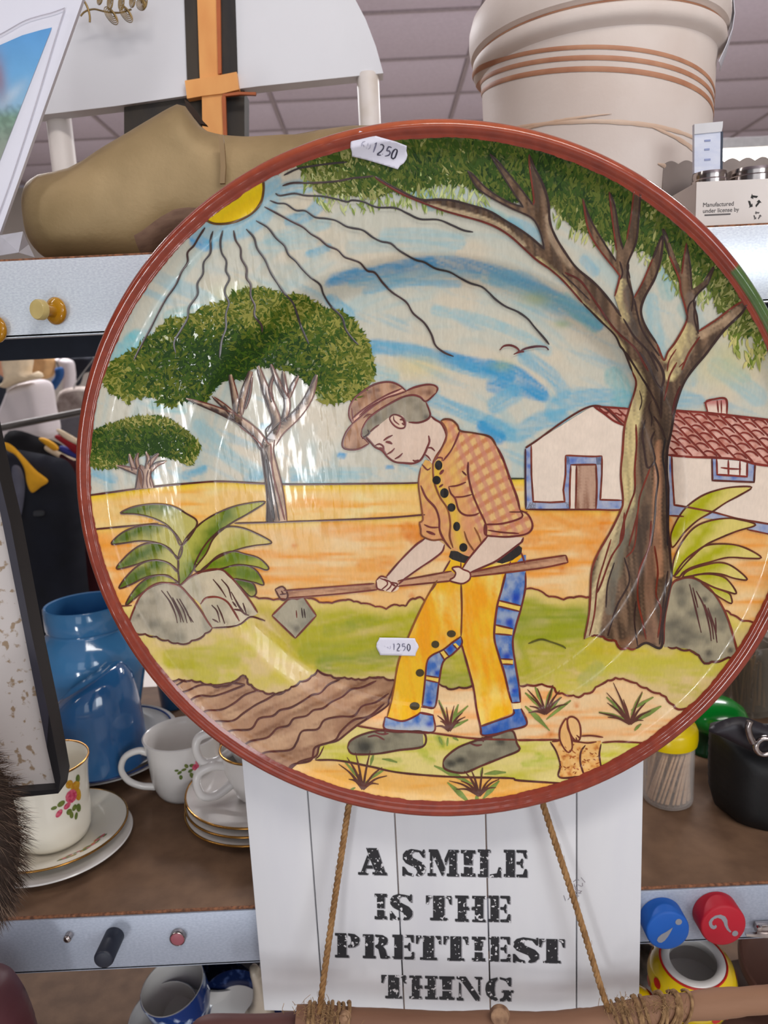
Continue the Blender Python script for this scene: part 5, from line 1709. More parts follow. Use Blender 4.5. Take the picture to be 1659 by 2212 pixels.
def decal(name, pts, col, layer, parent=None, sm=True, step=6.0, m=None, rmax=0.968):
    """a painted area: polygon in picture px laid on the glaze"""
    P = smooth2(pts) if sm else pts
    v, f = fill2d(P, step)
    L = px2pl(v, layer * LAY)
    rho = np.hypot(L[:, 0], L[:, 1]) / RP
    f = [t for t in f if max(rho[t[0]], rho[t[1]], rho[t[2]]) < rmax + 0.012 and min(rho[t[0]], rho[t[1]], rho[t[2]]) < rmax]
    used = sorted({i for t in f for i in t})
    if not used: return None
    ix = {u: k for k, u in enumerate(used)}
    L, v = L[used], v[used]
    f = [tuple(ix[i] for i in t) for t in f]
    # face the viewer
    ff = []
    for t in f:
        a, b, c = L[t[0]], L[t[1]], L[t[2]]
        ff.append(t if (b[0] - a[0]) * (c[1] - a[1]) - (b[1] - a[1]) * (c[0] - a[0]) > 0 else t[::-1])
    o = obj(name, ([tuple(p) for p in L], [], ff), m or M_glz, parent or plate, local=True)
    x, y = v[:, 0], v[:, 1]
    cc = col(x, y) if callable(col) else np.broadcast_to(pig(col), (len(x), 3)).copy()
    if not callable(col):
        cc = cc * (0.93 + 0.14 * fbm(x / 26, y / 26, layer))[:, None]
    set_col(o, cc)
    return o


DARK = (72, 34, 26)


def rib_data(lines, layer, V, F, Cc):
    for ln in lines:
        pts, w = ln[0], ln[1]
        rgb = ln[2] if len(ln) > 2 else DARK
        closed = ln[3] if len(ln) > 3 else False
        if len(pts) > 2 and not isinstance(pts, tuple):
            Q = np.array([tuple(v) for v in catmull([tuple(p) for p in pts], step=5.0, closed=closed)])
        else:
            Q = resample(pts, 5.0, closed=False)
        if closed: Q = np.vstack([Q, Q[:1]])
        T = np.gradient(Q, axis=0)
        T /= np.maximum(np.hypot(T[:, 0], T[:, 1]), 1e-9)[:, None]
        N = np.column_stack([-T[:, 1], T[:, 0]])
        n = len(Q)
        t = np.linspace(0, 1, n)
        wv = np.interp(t, np.linspace(0, 1, len(w)), w) if isinstance(w, (list, tuple)) else np.full(n, float(w))
        if not closed and not isinstance(w, (list, tuple)):
            e = np.minimum(t, 1 - t) * n
            wv = wv * np.clip(0.45 + e * 0.3, 0, 1)
        wv = 0.9 * wv * (0.85 + 0.3 * vnoise(Q[:, 0] / 17, Q[:, 1] / 17, 5))
        A, M, B = Q + N * wv[:, None] / 2, Q, Q - N * wv[:, None] / 2
        LA, LM, LB = px2pl(A, layer * LAY), px2pl(M, layer * LAY - 0.00005), px2pl(B, layer * LAY)
        i0 = sum(len(q) for q in V)
        V += [LA, LM, LB]
        for i in range(n - 1):
            F += [(i0 + i, i0 + n + i, i0 + n + i + 1, i0 + i + 1), (i0 + n + i, i0 + 2 * n + i, i0 + 2 * n + i + 1, i0 + n + i + 1)]
        c = pig(rgb) * (0.75 + 0.5 * vnoise(Q[:, 0] / 23, Q[:, 1] / 23, 8))[:, None]
        if rgb == 'ray': pass
        Cc += [c, c, c]


def scal(pts, L=26, amp=4.0, seed=1):
    """scalloped line: small arcs bulging to the left of travel (amp < 0: right)"""
    rr = random.Random(seed)
    P = np.array(pts, float)
    d = np.concatenate([[0], np.cumsum(np.hypot(*np.diff(P, axis=0).T))])
    cuts = [0.0]
    while cuts[-1] < d[-1]: cuts.append(cuts[-1] + L * rr.uniform(.6, 1.35))
    cuts[-1] = d[-1]
    out = []
    for a, b in zip(cuts[:-1], cuts[1:]):
        m = amp * min(1, (b - a) / L)
        for t in np.linspace(0, 1, 6)[:-1]:
            s_ = a + (b - a) * t
            x, y = np.interp(s_, d, P[:, 0]), np.interp(s_, d, P[:, 1])
            x2, y2 = np.interp(min(s_ + 4, d[-1]), d, P[:, 0]), np.interp(min(s_ + 4, d[-1]), d, P[:, 1])
            h = math.hypot(x2 - x, y2 - y) or 1
            k = m * math.sin(math.pi * t)
            out.append((x + (y2 - y) / h * k, y - (x2 - x) / h * k))
    return tuple(out) + (tuple(P[-1]),)


def lines(name, lst, layer, parent=None):
    V, F, Cc = [], [], []
    rib_data(lst, layer, V, F, Cc)
    L = np.vstack(V)
    rho = np.hypot(L[:, 0], L[:, 1]) / RP
    F = [f for f in F if max(rho[list(f)]) < 0.975]
    ff = []
    for t in F:
        a, b, c = L[t[0]], L[t[1]], L[t[2]]
        ff.append(t if (b[0] - a[0]) * (c[1] - a[1]) - (b[1] - a[1]) * (c[0] - a[0]) > 0 else t[::-1])
    o = obj(name, ([tuple(p) for p in L], [], ff), M_line, parent or plate, local=True)
    set_col(o, np.vstack(Cc))
    return o


def dabs(name, poly, n, ln, wd, colf, layer, parent, seed=1, angf=None, sm=True, rmax=0.965):
    """leafy brush dabs scattered in a polygon"""
    P = np.array(smooth2(poly) if sm else poly)
    rng = np.random.default_rng(seed)
    x0, y0 = P.min(0)
    x1, y1 = P.max(0)
    X, Y = rng.uniform(x0, x1, n * 4), rng.uniform(y0, y1, n * 4)
    k = inside(P, X, Y)
    X, Y = X[k][:n], Y[k][:n]
    m = len(X)
    an = rng.uniform(0, 2 * math.pi, m) if angf is None else angf(X, Y, rng)
    L_, W_ = ln * rng.uniform(.5, 1.4, m), wd * rng.uniform(.6, 1.4, m)
    c, s = np.cos(an), np.sin(an)
    V = np.zeros((m, 6, 2))
    for j, (u, v_) in enumerate(((-1, 0), (-.35, .8), (.3, 1), (1, .15), (.25, -.9), (-.45, -.7))):
        uu, vv = u * L_ / 2 * rng.uniform(.8, 1.2, m), v_ * W_ / 2 * rng.uniform(.6, 1.3, m)
        V[:, j, 0] = X + uu * c - vv * s
        V[:, j, 1] = Y + uu * s + vv * c
    lay = layer * LAY + np.repeat(rng.uniform(0, 2.2, m), 6) * LAY
    L = px2pl(V.reshape(-1, 2), lay)
    rho = np.hypot(L[:, 0], L[:, 1]).reshape(m, 6).max(1) / RP
    ok = rho < rmax
    cen = L.reshape(m, 6, 3)[:, 0]
    F = [tuple(range(6 * i, 6 * i + 6)) for i in range(m) if ok[i]]
    a = L.reshape(m, 6, 3)
    sg = (a[:, 2, 0] - a[:, 0, 0]) * (a[:, 4, 1] - a[:, 0, 1]) - (a[:, 2, 1] - a[:, 0, 1]) * (a[:, 4, 0] - a[:, 0, 0])
    F = [f if sg[f[0] // 6] > 0 else f[::-1] for f in F]
    o = obj(name, ([tuple(p) for p in L], [], F), M_dab, parent, smooth=False, local=True)
    col = colf(X, Y, rng)
    cc = np.repeat(col, 6, axis=0)
    cc = cc * rng.uniform(.88, 1.12, (len(cc), 1))
    set_col(o, cc)
    o['kind'] = 'stuff'
    return o


# ---- body: unglazed back, cream front, brown rim
M_clay = mat('terracotta', (168, 98, 66), 0.8, col2=(150, 84, 56), scale=30, bump=0.1)
th = 0.011
rr_ = np.concatenate([np.linspace(0, RB0, 30), np.linspace(RB0, RB1, 18)[1:], np.linspace(RB1, RIMIN + 0.006, 40)[1:]])
prof = [(r * RP, float(surf(r))) for r in rr_]
edge_roll = [(0.966, 0.0012), (0.974, 0.0026), (0.983, 0.0032), (0.991, 0.0022), (0.997, 0.0), (1.0, -0.003), (0.9985, -0.0065), (0.992, -0.0095)]
back = [(0.95 * RP, -th - 0.001)] + [(r * RP, float(surf(r)) - th) for r in np.linspace(0.93, 0.64, 14)] + [(0.60 * RP, W_FLOOR - th - 0.001), (0.598 * RP, W_FLOOR - th - 0.007), (0.57 * RP, W_FLOOR - th - 0.007), (0.565 * RP, W_FLOOR - th), (0, W_FLOOR - th)]
lathe('dish', prof + [(0.975 * RP, 0.0005), (0.985 * RP, -0.004)] + back, M_clay, plate, 180)
for o_ in [o for o in plate.children if o.name.startswith('dish')]:
    o_.matrix_parent_inverse = Matrix.Identity(4)
    o_.matrix_basis = Matrix.Identity(4)


def polar(name, r0, r1, nr, na, hf, cf, m):
    rs = np.linspace(r0, r1, nr)
    A = np.linspace(0, 2 * math.pi, na, endpoint=False)
    RR, AA = np.meshgrid(rs, A, indexing='ij')
    rh, hh = hf(RR, AA)
    V = np.column_stack([(rh * RP * np.cos(AA)).ravel(), (rh * RP * np.sin(AA)).ravel(), hh.ravel()])
    F = []
    for i in range(nr - 1):
        for j in range(na):
            k = (j + 1) % na
            F.append((i * na + j, (i + 1) * na + j, (i + 1) * na + k, i * na + k))
    o = obj(name, (list(map(tuple, V)), [], F), m, plate, local=True)
    set_col(o, cf(RR, AA).reshape(-1, 3))
    return o


def rim_h(RR, AA):
    """s in 0..1 across the brown band"""
    jit = 0.003 * (vnoise(np.cos(AA) * 24, np.sin(AA) * 24, 3) - .5) + 0.0022 * (vnoise(np.cos(AA) * 190, np.sin(AA) * 190, 4) - .5)
    w0 = 0.954 - 0.010 * np.clip(-np.sin(AA), 0, 1) + 0.004 * np.clip(np.sin(AA), 0, 1) + jit
    xs = np.array([0, 0.16, .28, .42, .55, .68, .80, .90, 1.0])
    rh = np.where(RR <= .28, w0 + (0.966 - w0) * RR / .28, np.interp(RR, xs, [0, 0, 0.966, 0.974, 0.983, 0.991, 0.997, 1.0, 0.9985]))
    hh = np.where(RR <= .28, surf(rh) + 0.0011 + 0.0002 * RR / .28, np.interp(RR, xs, [0, 0, 0.0014, 0.0026, 0.0032, 0.0022, 0.0, -0.003, -0.0066]))
    hh = hh + 0.0002 * (vnoise(np.cos(AA) * 45, np.sin(AA) * 45, 9) - .5)
    return rh, hh


def rim_c(RR, AA):
    n1 = fbm(np.cos(AA) * 40 + RR * 2, np.sin(AA) * 40, 12)
    c = mixc(np.broadcast_to(pig((112, 48, 38)), (RR.size, 3)), np.broadcast_to(pig((132, 60, 44)), (RR.size, 3)), n1.ravel())
    a = np.degrees(AA)
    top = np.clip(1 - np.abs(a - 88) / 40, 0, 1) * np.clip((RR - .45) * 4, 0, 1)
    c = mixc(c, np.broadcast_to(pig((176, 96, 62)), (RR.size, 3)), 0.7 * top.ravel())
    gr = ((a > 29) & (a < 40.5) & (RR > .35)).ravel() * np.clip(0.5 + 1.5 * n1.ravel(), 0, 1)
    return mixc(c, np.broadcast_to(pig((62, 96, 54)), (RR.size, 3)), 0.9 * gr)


M_rim = vmat('brown_rim_glaze', rough=0.13, nscale=160, namp=0.10, bump=0.05, bscale=240, spec=0.55)
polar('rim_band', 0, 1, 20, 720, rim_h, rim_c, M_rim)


# ---- sky
def sky_col(x, y):
    t = np.clip((y - 300) / 700, 0, 1)
    c = mixc(np.broadcast_to(pig((190, 192, 180)), (len(x), 3)), np.broadcast_to(pig((196, 194, 180)), (len(x), 3)), t)
    a = np.degrees(np.arctan2(y - 1010, x - 960)) + 90
    n1 = fbm(np.hypot(x - 960, y - 1010) / 22, a / 30, 21)
    c = mixc(c, np.broadcast_to(pig((164, 186, 186)), (len(x), 3)), 0.65 * np.clip((n1 - .5) * 4, 0, 1))
    n2 = fbm(x / 110, y / 90, 27)
    c = mixc(c, np.broadcast_to(pig((204, 194, 174)), (len(x), 3)), 0.7 * np.clip((n2 - .52) * 5, 0, 1))
    n3 = streak(x, y, 24, 16, 150, 31)
    c = mixc(c, np.broadcast_to(pig((126, 174, 192)), (len(x), 3)), 0.5 * np.clip((n3 - .60) * 6, 0, 1) * np.clip((y - 560) / 60, 0, 1))
    B1, B2, B3, TE = (62, 142, 188), (106, 166, 192), (146, 182, 190), (116, 172, 176)
    S_ = [(cU([(-120, 1010), (0, 985), (150, 965), (400, 905), (560, 890)]), 15, B1, .85), (cU([(560, 885), (700, 885), (1000, 945), (1250, 1040), (1450, 1130), (1640, 1240), (1760, 1330)]), 15, B1, .8),
          (cU([(0, 1040), (300, 1000), (600, 960), (900, 980)]), 9, B2, .7), (cU([(100, 1090), (400, 1030), (760, 1040)]), 9, B2, .7), (cU([(950, 1000), (1200, 1080), (1450, 1200)]), 11, B3, .8),
          (cU([(600, 1230), (900, 1290), (1200, 1400), (1400, 1520)]), 12, B3, .8), (cU([(150, 1480), (400, 1520), (700, 1580), (1000, 1640)]), 16, B1, .8), (cU([(250, 700), (500, 690), (760, 740)]), 18, B3, .7),
          (cU([(0, 780), (300, 760), (700, 800)]), 16, B3, .5), (cU([(850, 500), (1000, 540), (1180, 640)]), 16, TE, .6), (cU([(1150, 600), (1260, 640), (1340, 700)]), 14, B2, .6), (cU([(400, 360), (520, 400), (560, 470)]), 16, TE, .6),
          (cD([(780, 620), (1000, 640), (1200, 700), (1400, 760), (1659, 820)]), 15, B2, .8), (cD([(1250, 680), (1400, 730), (1659, 800)]), 15, B1, .9), (cD([(1550, 870), (1680, 905)]), 15, B1, .9),
          (cD([(1150, 950), (1300, 1010), (1500, 1090), (1659, 1180)]), 16, B2, .8), (cD([(1480, 1120), (1600, 1200)]), 11, B1, .8), (cD([(780, 900), (1000, 880), (1180, 900)]), 14, B3, .6), (cD([(600, 760), (760, 660)]), 14, B2, .7),
          (cQ([(0, 700), (150, 740), (300, 860)]), 17, B1, .9), (cQ([(60, 790), (200, 850), (320, 880)]), 12, B1, .8), (cQ([(200, 640), (350, 740), (440, 850)]), 16, B2, .8), (cQ([(30, 930), (90, 890), (140, 860)]), 20, B2, .8),
          (cQ([(0, 1040), (150, 1100), (300, 1020), (420, 1000)]), 20, B2, .8), (cQ([(-40, 1060), (50, 1120)]), 16, B1, .85), (cQ([(380, 970), (430, 910), (560, 880), (800, 900)]), 22, B2, .8), (cQ([(740, 760), (800, 860), (780, 920)]), 24, TE, .8),
          (cQ([(30, 170), (200, 180), (420, 330), (640, 420)]), 18, B2, .7), (cQ([(440, 300), (560, 400), (620, 450)]), 18, TE, .7), (cQ([(960, 300), (1000, 540)]), 16, B3, .8), (cQ([(1030, 150), (1060, 260)]), 18, TE, .7), (cQ([(1180, 640), (1200, 780)]), 16, B2, .5),
          (cQ([(1350, 700), (1500, 800), (1600, 880)]), 22, B3, .8), (cQ([(1120, 900), (1240, 900)]), 16, B2, .6), (cQ([(1420, 680), (1520, 760)]), 14, TE, .5), (cQ([(560, 60), (620, 130)]), 12, B2, .6), (cQ([(900, 560), (1010, 600)]), 18, B3, .6), (cQ([(1150, 350), (1200, 420)]), 14, TE, .5),
          (cR([(470, 560), (560, 600)]), 14, (80, 154, 204), .9), (cR([(560, 590), (640, 590)]), 10, B2, .7), (cR([(500, 480), (620, 500), (800, 470), (930, 390), (1000, 250), (1010, 130)]), 24, (128, 178, 200), .8),
          (cR([(1150, 420), (1280, 380), (1370, 290)]), 14, B2, .8), (cR([(1290, 660), (1420, 610)]), 9, B2, .8), (cR([(1000, 560), (1400, 440)]), 14, B3, .7), (cR([(1430, 870), (1620, 790)]), 10, B1, .7), (cR([(900, 620), (1300, 560)]), 16, B3, .6),
          (cR([(1120, 200), (1280, 170)]), 18, B2, .7), (cR([(10, 1270), (40, 1340)]), 14, TE, .9), (cL([(250, 350), (190, 410), (150, 450)]), 20, (120, 186, 196), .9), (cL([(450, 225), (620, 190)]), 16, TE, .8), (cL([(1380, 130), (1480, 210)]), 14, B2, .8),
          (cL([(620, 860), (800, 1040), (960, 1130)]), 18, B3, .8), (cL([(540, 1140), (640, 1105)]), 10, B2, .9), (cL([(350, 740), (520, 760)]), 12, TE, .7), (cL([(20, 1120), (120, 1160)]), 12, B2, .7), (cL([(560, 700), (700, 620)]), 12, TE, .7),
          (cL([(1180, 1120), (1300, 1160), (1500, 1160)]), 18, B3, .8), (cL([(1430, 1025), (1450, 1028)]), 7, B1, .9), (cL([(350, 1140), (372, 1148)]), 8, B2, .9), (cL([(980, 860), (1010, 858)]), 8, B2, .9), (cL([(1160, 1162), (1180, 1160)]), 8, B2, .9), (cL([(900, 1160), (960, 1140)]), 12, B2, .6),
          (cF([(190, 1125), (240, 1130)]), 5, B1, .9), (cF([(760, 1260), (810, 1265)]), 5, B1, .8), (cF([(600, 120), (800, 180)]), 18, B3, .8), (cF([(0, 1330), (500, 1340)]), 14, B3, .6)]
    c = strokes(x, y, c, S_, 40)
    # yellow-green smudges
    for (px, py, r, rgb, al) in ((1160, 645, 16, (170, 178, 110), .5), (905, 790, 26, (204, 192, 130), .5), (1085, 790, 12, (130, 160, 110), .5), (1215, 700, 8, (120, 150, 90), .5), (1560, 800, 40, (200, 190, 140), .5), (1590, 760, 30, (170, 172, 110), .4), (520, 640, 26, (190, 200, 130), .5)):
        c = mixc(c, np.broadcast_to(pig(rgb), (len(x), 3)), al * np.exp(-((x - px) / (2.2 * r)) ** 2 - ((y - py) / r) ** 2))
    return c * np.array([.93, .90, .87])


hor = [(140, 1076)] + cL([(0, 1255), (300, 1215), (600, 1185), (750, 1178), (980, 1190), (1150, 1195), (1659, 1190)]) + [(880, 1044), (1100, 1034), (1140, 1034), (1720, 1034)]
decal('painted_sky', [(140, 230)] + [(140, 1090)] + [(x, y + 4) for x, y in hor] + [(1720, 230)], sky_col, 1, sm=False, step=5.0)


# ---- ground
def field_col(base, hi, lo, seed, edge_y=None):
    def f(x, y):
        n1 = streak(x, y, -2, 12, 160, seed)
        n2 = fbm(x / 60, y / 34, seed + 5)
        c = mixc(np.broadcast_to(pig(base), (len(x), 3)), np.broadcast_to(pig(hi), (len(x), 3)), (n2 - .42) * 3.2)
        c = mixc(c, np.broadcast_to(pig(lo), (len(x), 3)), (n1 - .52) * 4.5)
        return c
    return f


def upper_field(x, y):
    c = field_col((222, 180, 116), (226, 196, 140), (222, 156, 76), 50)(x, y)
    yy = np.interp(x, [p[0] for p in hor], [p[1] for p in hor])
    return mixc(c, np.broadcast_to(pig((222, 184, 62)), (len(x), 3)), 0.95 * np.clip(1.3 - (y - yy) / 16, 0, 1) * (0.55 + 0.6 * vnoise(x / 40, y / 30, 3)))


ln2 = [(140, 1150)] + cL([(0, 1455), (380, 1420)]) + cL([(820, 1420), (1150, 1410), (1659, 1390)]) + [(918, 1112), (1135, 1102), (1720, 1102)]
decal('painted_field', [(x, y) for x, y in hor] + [(1720, 1120)] + ln2[::-1], upper_field, 2, sm=False)
SPOT = (206, 132, 56)


def lower_field(x, y):
    c = field_col((222, 174, 116), (226, 188, 142), (216, 146, 72), 60)(x, y)
    yy = np.interp(x, [p[0] for p in ln2], [p[1] for p in ln2])
    c = mixc(c, np.broadcast_to(pig((220, 184, 84)), (len(x), 3)), 0.6 * np.clip(1.2 - (y - yy) / 15, 0, 1))
    # sandy strip below the grass
    t = np.clip((y - 1440) / 40, 0, 1)
    sand = field_col((222, 184, 140), (224, 192, 152), (216, 156, 100), 70)(x, y)
    c = mixc(c, sand, t)
    sk = [(cN([(500, 240), (800, 270), (1080, 260)]), 20, (214, 138, 62), .7), (cN([(720, 480), (900, 450)]), 14, (206, 128, 52), .7), (cN([(300, 560), (700, 540), (760, 500)]), 22, (220, 160, 92), .6), (cN([(480, 95), (760, 60), (1050, 50)]), 14, (214, 140, 66), .6),
          (cM([(250, 160), (450, 150), (600, 210), (640, 330)]), 26, (206, 128, 50), .7), (cM([(300, 330), (520, 320), (600, 400)]), 20, (212, 140, 66), .6), (cM([(690, 140), (680, 220)]), 12, (200, 116, 40), .7), (cM([(1540, 480), (1640, 520)]), 26, (208, 130, 60), .5), (cM([(1300, 280), (1600, 300)]), 20, (212, 140, 70), .6),
          (cM([(1060, 180), (1080, 250)]), 14, (196, 120, 50), .8), (cK([(600, 330), (760, 380), (800, 640)]), 26, (212, 140, 60), .6), (cK([(640, 620), (760, 700)]), 24, (210, 140, 60), .6), (cS([(0, 1100), (100, 1180)]), 18, (196, 110, 40), .7), (cS([(1080, 1200), (1140, 1180)]), 14, (200, 116, 44), .6)]
    c = strokes(x, y, c, sk, 90)
    for (p, r) in ((cN([(665, 125)])[0], 5), (cN([(285, 352)])[0], 3.5), (cN([(1010, 292)])[0], 4), (cM([(425, 465)])[0], 5), (cN([(1035, 672)])[0], 4), (cK([(850, 187)])[0], 4), (cB([(290, 765)])[0], 5), (cB([(520, 512)])[0], 4)):
        c = mixc(c, np.broadcast_to(pig((192, 106, 40)), (len(x), 3)), 0.85 * np.exp(-((x - p[0]) ** 2 + (y - p[1]) ** 2) / (2 * r * r)))
    return c


decal('painted_ploughland', ln2 + [(1720, 1800), (140, 1800)], lower_field, 2, sm=False, step=7)

gtop = [(240, 1307), (262, 1309), (285, 1308), (330, 1300), (541, 1289), (568, 1295), (605, 1297), (668, 1293), (699, 1305), (732, 1301), (749, 1296), (790, 1306), (834, 1316), (854, 1308), (876, 1310), (891, 1295), (908, 1292), (918, 1300), (1000, 1300), (1136, 1273), (1157, 1273), (1179, 1287), (1215, 1296), (1240, 1291), (1273, 1291), (1400, 1300), (1565, 1318), (1598, 1340), (1638, 1349), (1700, 1352)]
gbot = [(340, 1473), (357, 1471), (391, 1467), (427, 1471), (475, 1483), (499, 1476), (520, 1459), (532, 1459), (538, 1477), (553, 1486), (571, 1495), (595, 1498), (617, 1492), (644, 1474), (671, 1462), (686, 1447), (722, 1462), (732, 1462), (776, 1467), (817, 1460), (854, 1470), (948, 1476), (969, 1487), (1002, 1484), (1023, 1482), (1121, 1481), (1165, 1477), (1194, 1481), (1204, 1495), (1248, 1504), (1277, 1493), (1298, 1475), (1331, 1464), (1360, 1468), (1396, 1486), (1435, 1502), (1461, 1529), (1508, 1531), (1600, 1534)]


def grass_col(x, y):
    c = np.broadcast_to(pig((198, 184, 124)), (len(x), 3)).copy()
    n = fbm(x / 40, y / 30, 81)
    c = mixc(c, np.broadcast_to(pig((186, 180, 84)), (len(x), 3)), (n - .4) * 3)
    G1, G2, G3, G4 = (160, 164, 44), (140, 152, 24), (118, 140, 14), (178, 178, 72)
    sk = [(cG([(440, 740), (560, 740), (700, 720), (860, 740)]), 24, G1, .85), (cG([(560, 800), (640, 850), (720, 860)]), 20, G1, .8), (cG([(640, 850), (760, 900), (860, 900)]), 18, G4, .8), (cG([(760, 680), (900, 640), (1000, 690)]), 16, G4, .7),
          (cG([(1100, 360), (1140, 420), (1250, 540), (1340, 640)]), 14, (170, 160, 40), .7), (cG([(1000, 440), (1100, 560), (1300, 700), (1440, 780)]), 14, (168, 160, 50), .6), (cN([(100, 740), (60, 760)]), 14, (176, 170, 50), .7),
          (cN([(420, 900), (560, 790), (720, 770), (900, 790)]), 34, G1, .95), (cN([(360, 980), (500, 960), (700, 930), (900, 900), (1000, 860)]), 36, G1, .95), (cN([(380, 1040), (560, 1040), (760, 1010), (920, 1000)]), 26, G2, .8), (cN([(480, 1110), (640, 1120), (760, 1090), (900, 1050)]), 22, G3, .8), (cN([(560, 1140), (740, 1150), (900, 1130)]), 16, G1, .8),
          (cN([(650, 850), (760, 840), (860, 800)]), 14, G3, .6), (cN([(500, 900), (640, 870)]), 14, G3, .4), (cN([(960, 770), (1080, 760), (1040, 840)]), 24, G1, .8), (cT([(760, 780), (830, 700), (880, 800)]), 26, (150, 158, 34), .95), (cT([(720, 830), (800, 850), (900, 830)]), 20, G3, .6),
          (cM([(200, 720), (300, 690), (430, 720), (560, 720)]), 30, G2, .95), (cM([(180, 800), (320, 800), (500, 790)]), 36, G3, .95), (cM([(240, 880), (400, 880), (520, 860)]), 30, G2, .95), (cM([(150, 900), (180, 1000), (200, 1060)]), 20, G2, .8), (cM([(250, 950), (400, 960)]), 20, G1, .8), (cM([(190, 1080), (320, 1080), (440, 1020), (600, 940)]), 30, G1, .8),
          (cM([(620, 930), (760, 980), (1000, 990), (1200, 1000)]), 22, (184, 176, 62), .9), (cM([(560, 1040), (800, 1040), (1100, 1040), (1300, 1060)]), 22, G4, .9), (cM([(430, 1130), (560, 1160), (660, 1110)]), 20, G4, .9), (cM([(900, 1090), (1100, 1120)]), 16, G4, .7), (cM([(1090, 1180), (1180, 1190), (1260, 1230)]), 12, G1, .5), (cM([(640, 1060), (560, 1130)]), 16, (150, 164, 96), .6)]
    c = strokes(x, y, c, sk, 120)
    yy = np.interp(x, [p[0] for p in gtop], [p[1] for p in gtop])
    return mixc(c, np.broadcast_to(pig((212, 196, 116)), (len(x), 3)), 0.75 * np.clip(1.25 - (y - yy) / 20, 0, 1)) * np.array([1.0, 0.88, 1.0])


decal('painted_grass', gtop + gbot[::-1], grass_col, 3, sm=False)
soil_lo = [(854, 1470), (848, 1492), (840, 1512), (838, 1523), (817, 1539), (795, 1552), (773, 1566), (750, 1584), (729, 1600), (705, 1606), (690, 1612), (682, 1634), (645, 1647), (619, 1670), (600, 1690)]


def soil_col(x, y):
    n = fbm(x / 50, y / 28, 93)
    n2 = streak(x, y, -24, 14, 110, 95)
    c = mixc(np.broadcast_to(pig((158, 122, 96)), (len(x), 3)), np.broadcast_to(pig((184, 150, 120)), (len(x), 3)), (n - .42) * 3)
    return mixc(c, np.broadcast_to(pig((116, 80, 58)), (len(x), 3)), (n2 - .5) * 3.5)


decal('painted_soil', [p for p in gbot if p[0] <= 854] + soil_lo[1:] + [(520, 1680), (330, 1480)], soil_col, 4, sm=False)
path_ = cT([(100, 1155), (300, 1185), (590, 1200), (930, 1245), (1260, 1255)]) + cB([(370, 822), (560, 838), (750, 848), (1190, 855), (1400, 860)])
low_ = [(681, 1642), (731, 1643), (800, 1656), (862, 1669), (970, 1678), (1100, 1681), (1120, 1686), (1226, 1693), (1300, 1700)]


def lgrass_col(x, y):
    c = np.broadcast_to(pig((206, 190, 124)), (len(x), 3)).copy()
    n = streak(x, y, -4, 12, 90, 133)
    c = mixc(c, np.broadcast_to(pig((186, 178, 78)), (len(x), 3)), (n - .42) * 3.5)
    sk = [(cT([(560, 1330), (590, 1360)]), 9, (160, 168, 60), .8), (cT([(600, 1390), (640, 1400)]), 9, (160, 168, 60), .8), (cB([(60, 1030), (200, 1030), (300, 1010)]), 10, (166, 174, 70), .7), (cB([(170, 960), (200, 975)]), 7, (150, 164, 50), .8), (cT([(240, 1400), (400, 1400)]), 8, (160, 166, 80), .6), (cT([(680, 1230), (715, 1290)]), 6, (112, 136, 30), .8)]
    return strokes(x, y, c, sk, 140)


decal('painted_verge', path_ + low_[::-1] + soil_lo[5:12][::-1], lgrass_col, 4, sm=False)


def bsand_col(x, y):
    c = field_col((220, 176, 110), (222, 190, 140), (210, 138, 56), 150)(x, y)
    t = np.clip(1.3 - np.abs(y - 1685) / 40, 0, 1) * np.clip((x - 620) / 60, 0, 1)
    return mixc(c, np.broadcast_to(pig((220, 158, 74)), (len(x), 3)), .6 * t)


decal('painted_sand', [(600, 1690), (619, 1670), (645, 1647), (681, 1642)] + low_[1:] + [(1340, 1800), (600, 1800)], bsand_col, 4, sm=False)

BRN = (78, 36, 28)
RED = (104, 46, 34)
gl = [(hor[:-3] + [(905, 1043)], 4.6, BRN), ([(1098, 1034), (1136, 1034)], 4, (50, 54, 30)), (ln2[:3], 4.2, BRN), (ln2[3:7] , 4.4, BRN), ([(1100, 1106), (1140, 1106)], 3, BRN),
      (gtop[:3], 4, RED), (scal(gtop[4:18], 26, 3), 4.4, RED), (scal(gtop[19:25], 28, 3), 4.4, RED), (scal(gtop[26:], 24, 3), 4.4, RED), (scal(gbot[:21], 24, -4), 4.8, BRN), (scal(gbot[21:25], 24, -3), 4.6, BRN), (scal(gbot[25:], 26, -3.5), 4.8, RED),
      (soil_lo, 4.6, BRN), (path_[:5], 4.4, RED), (cT([(1260, 1255)]) + cB([(0, 826), (370, 822)]), 4.6, RED), (cB([(750, 848), (900, 838), (1190, 855)]), 4, RED), (low_, 4.6, BRN), ([(681, 1640), (690, 1632), (700, 1612)], 3.5, BRN),
      (cM([(225, 915), (300, 890), (360, 905), (430, 930), (450, 945)]), 4.2, (78, 74, 20))]
lines('incised_ground_outline', gl, 7)
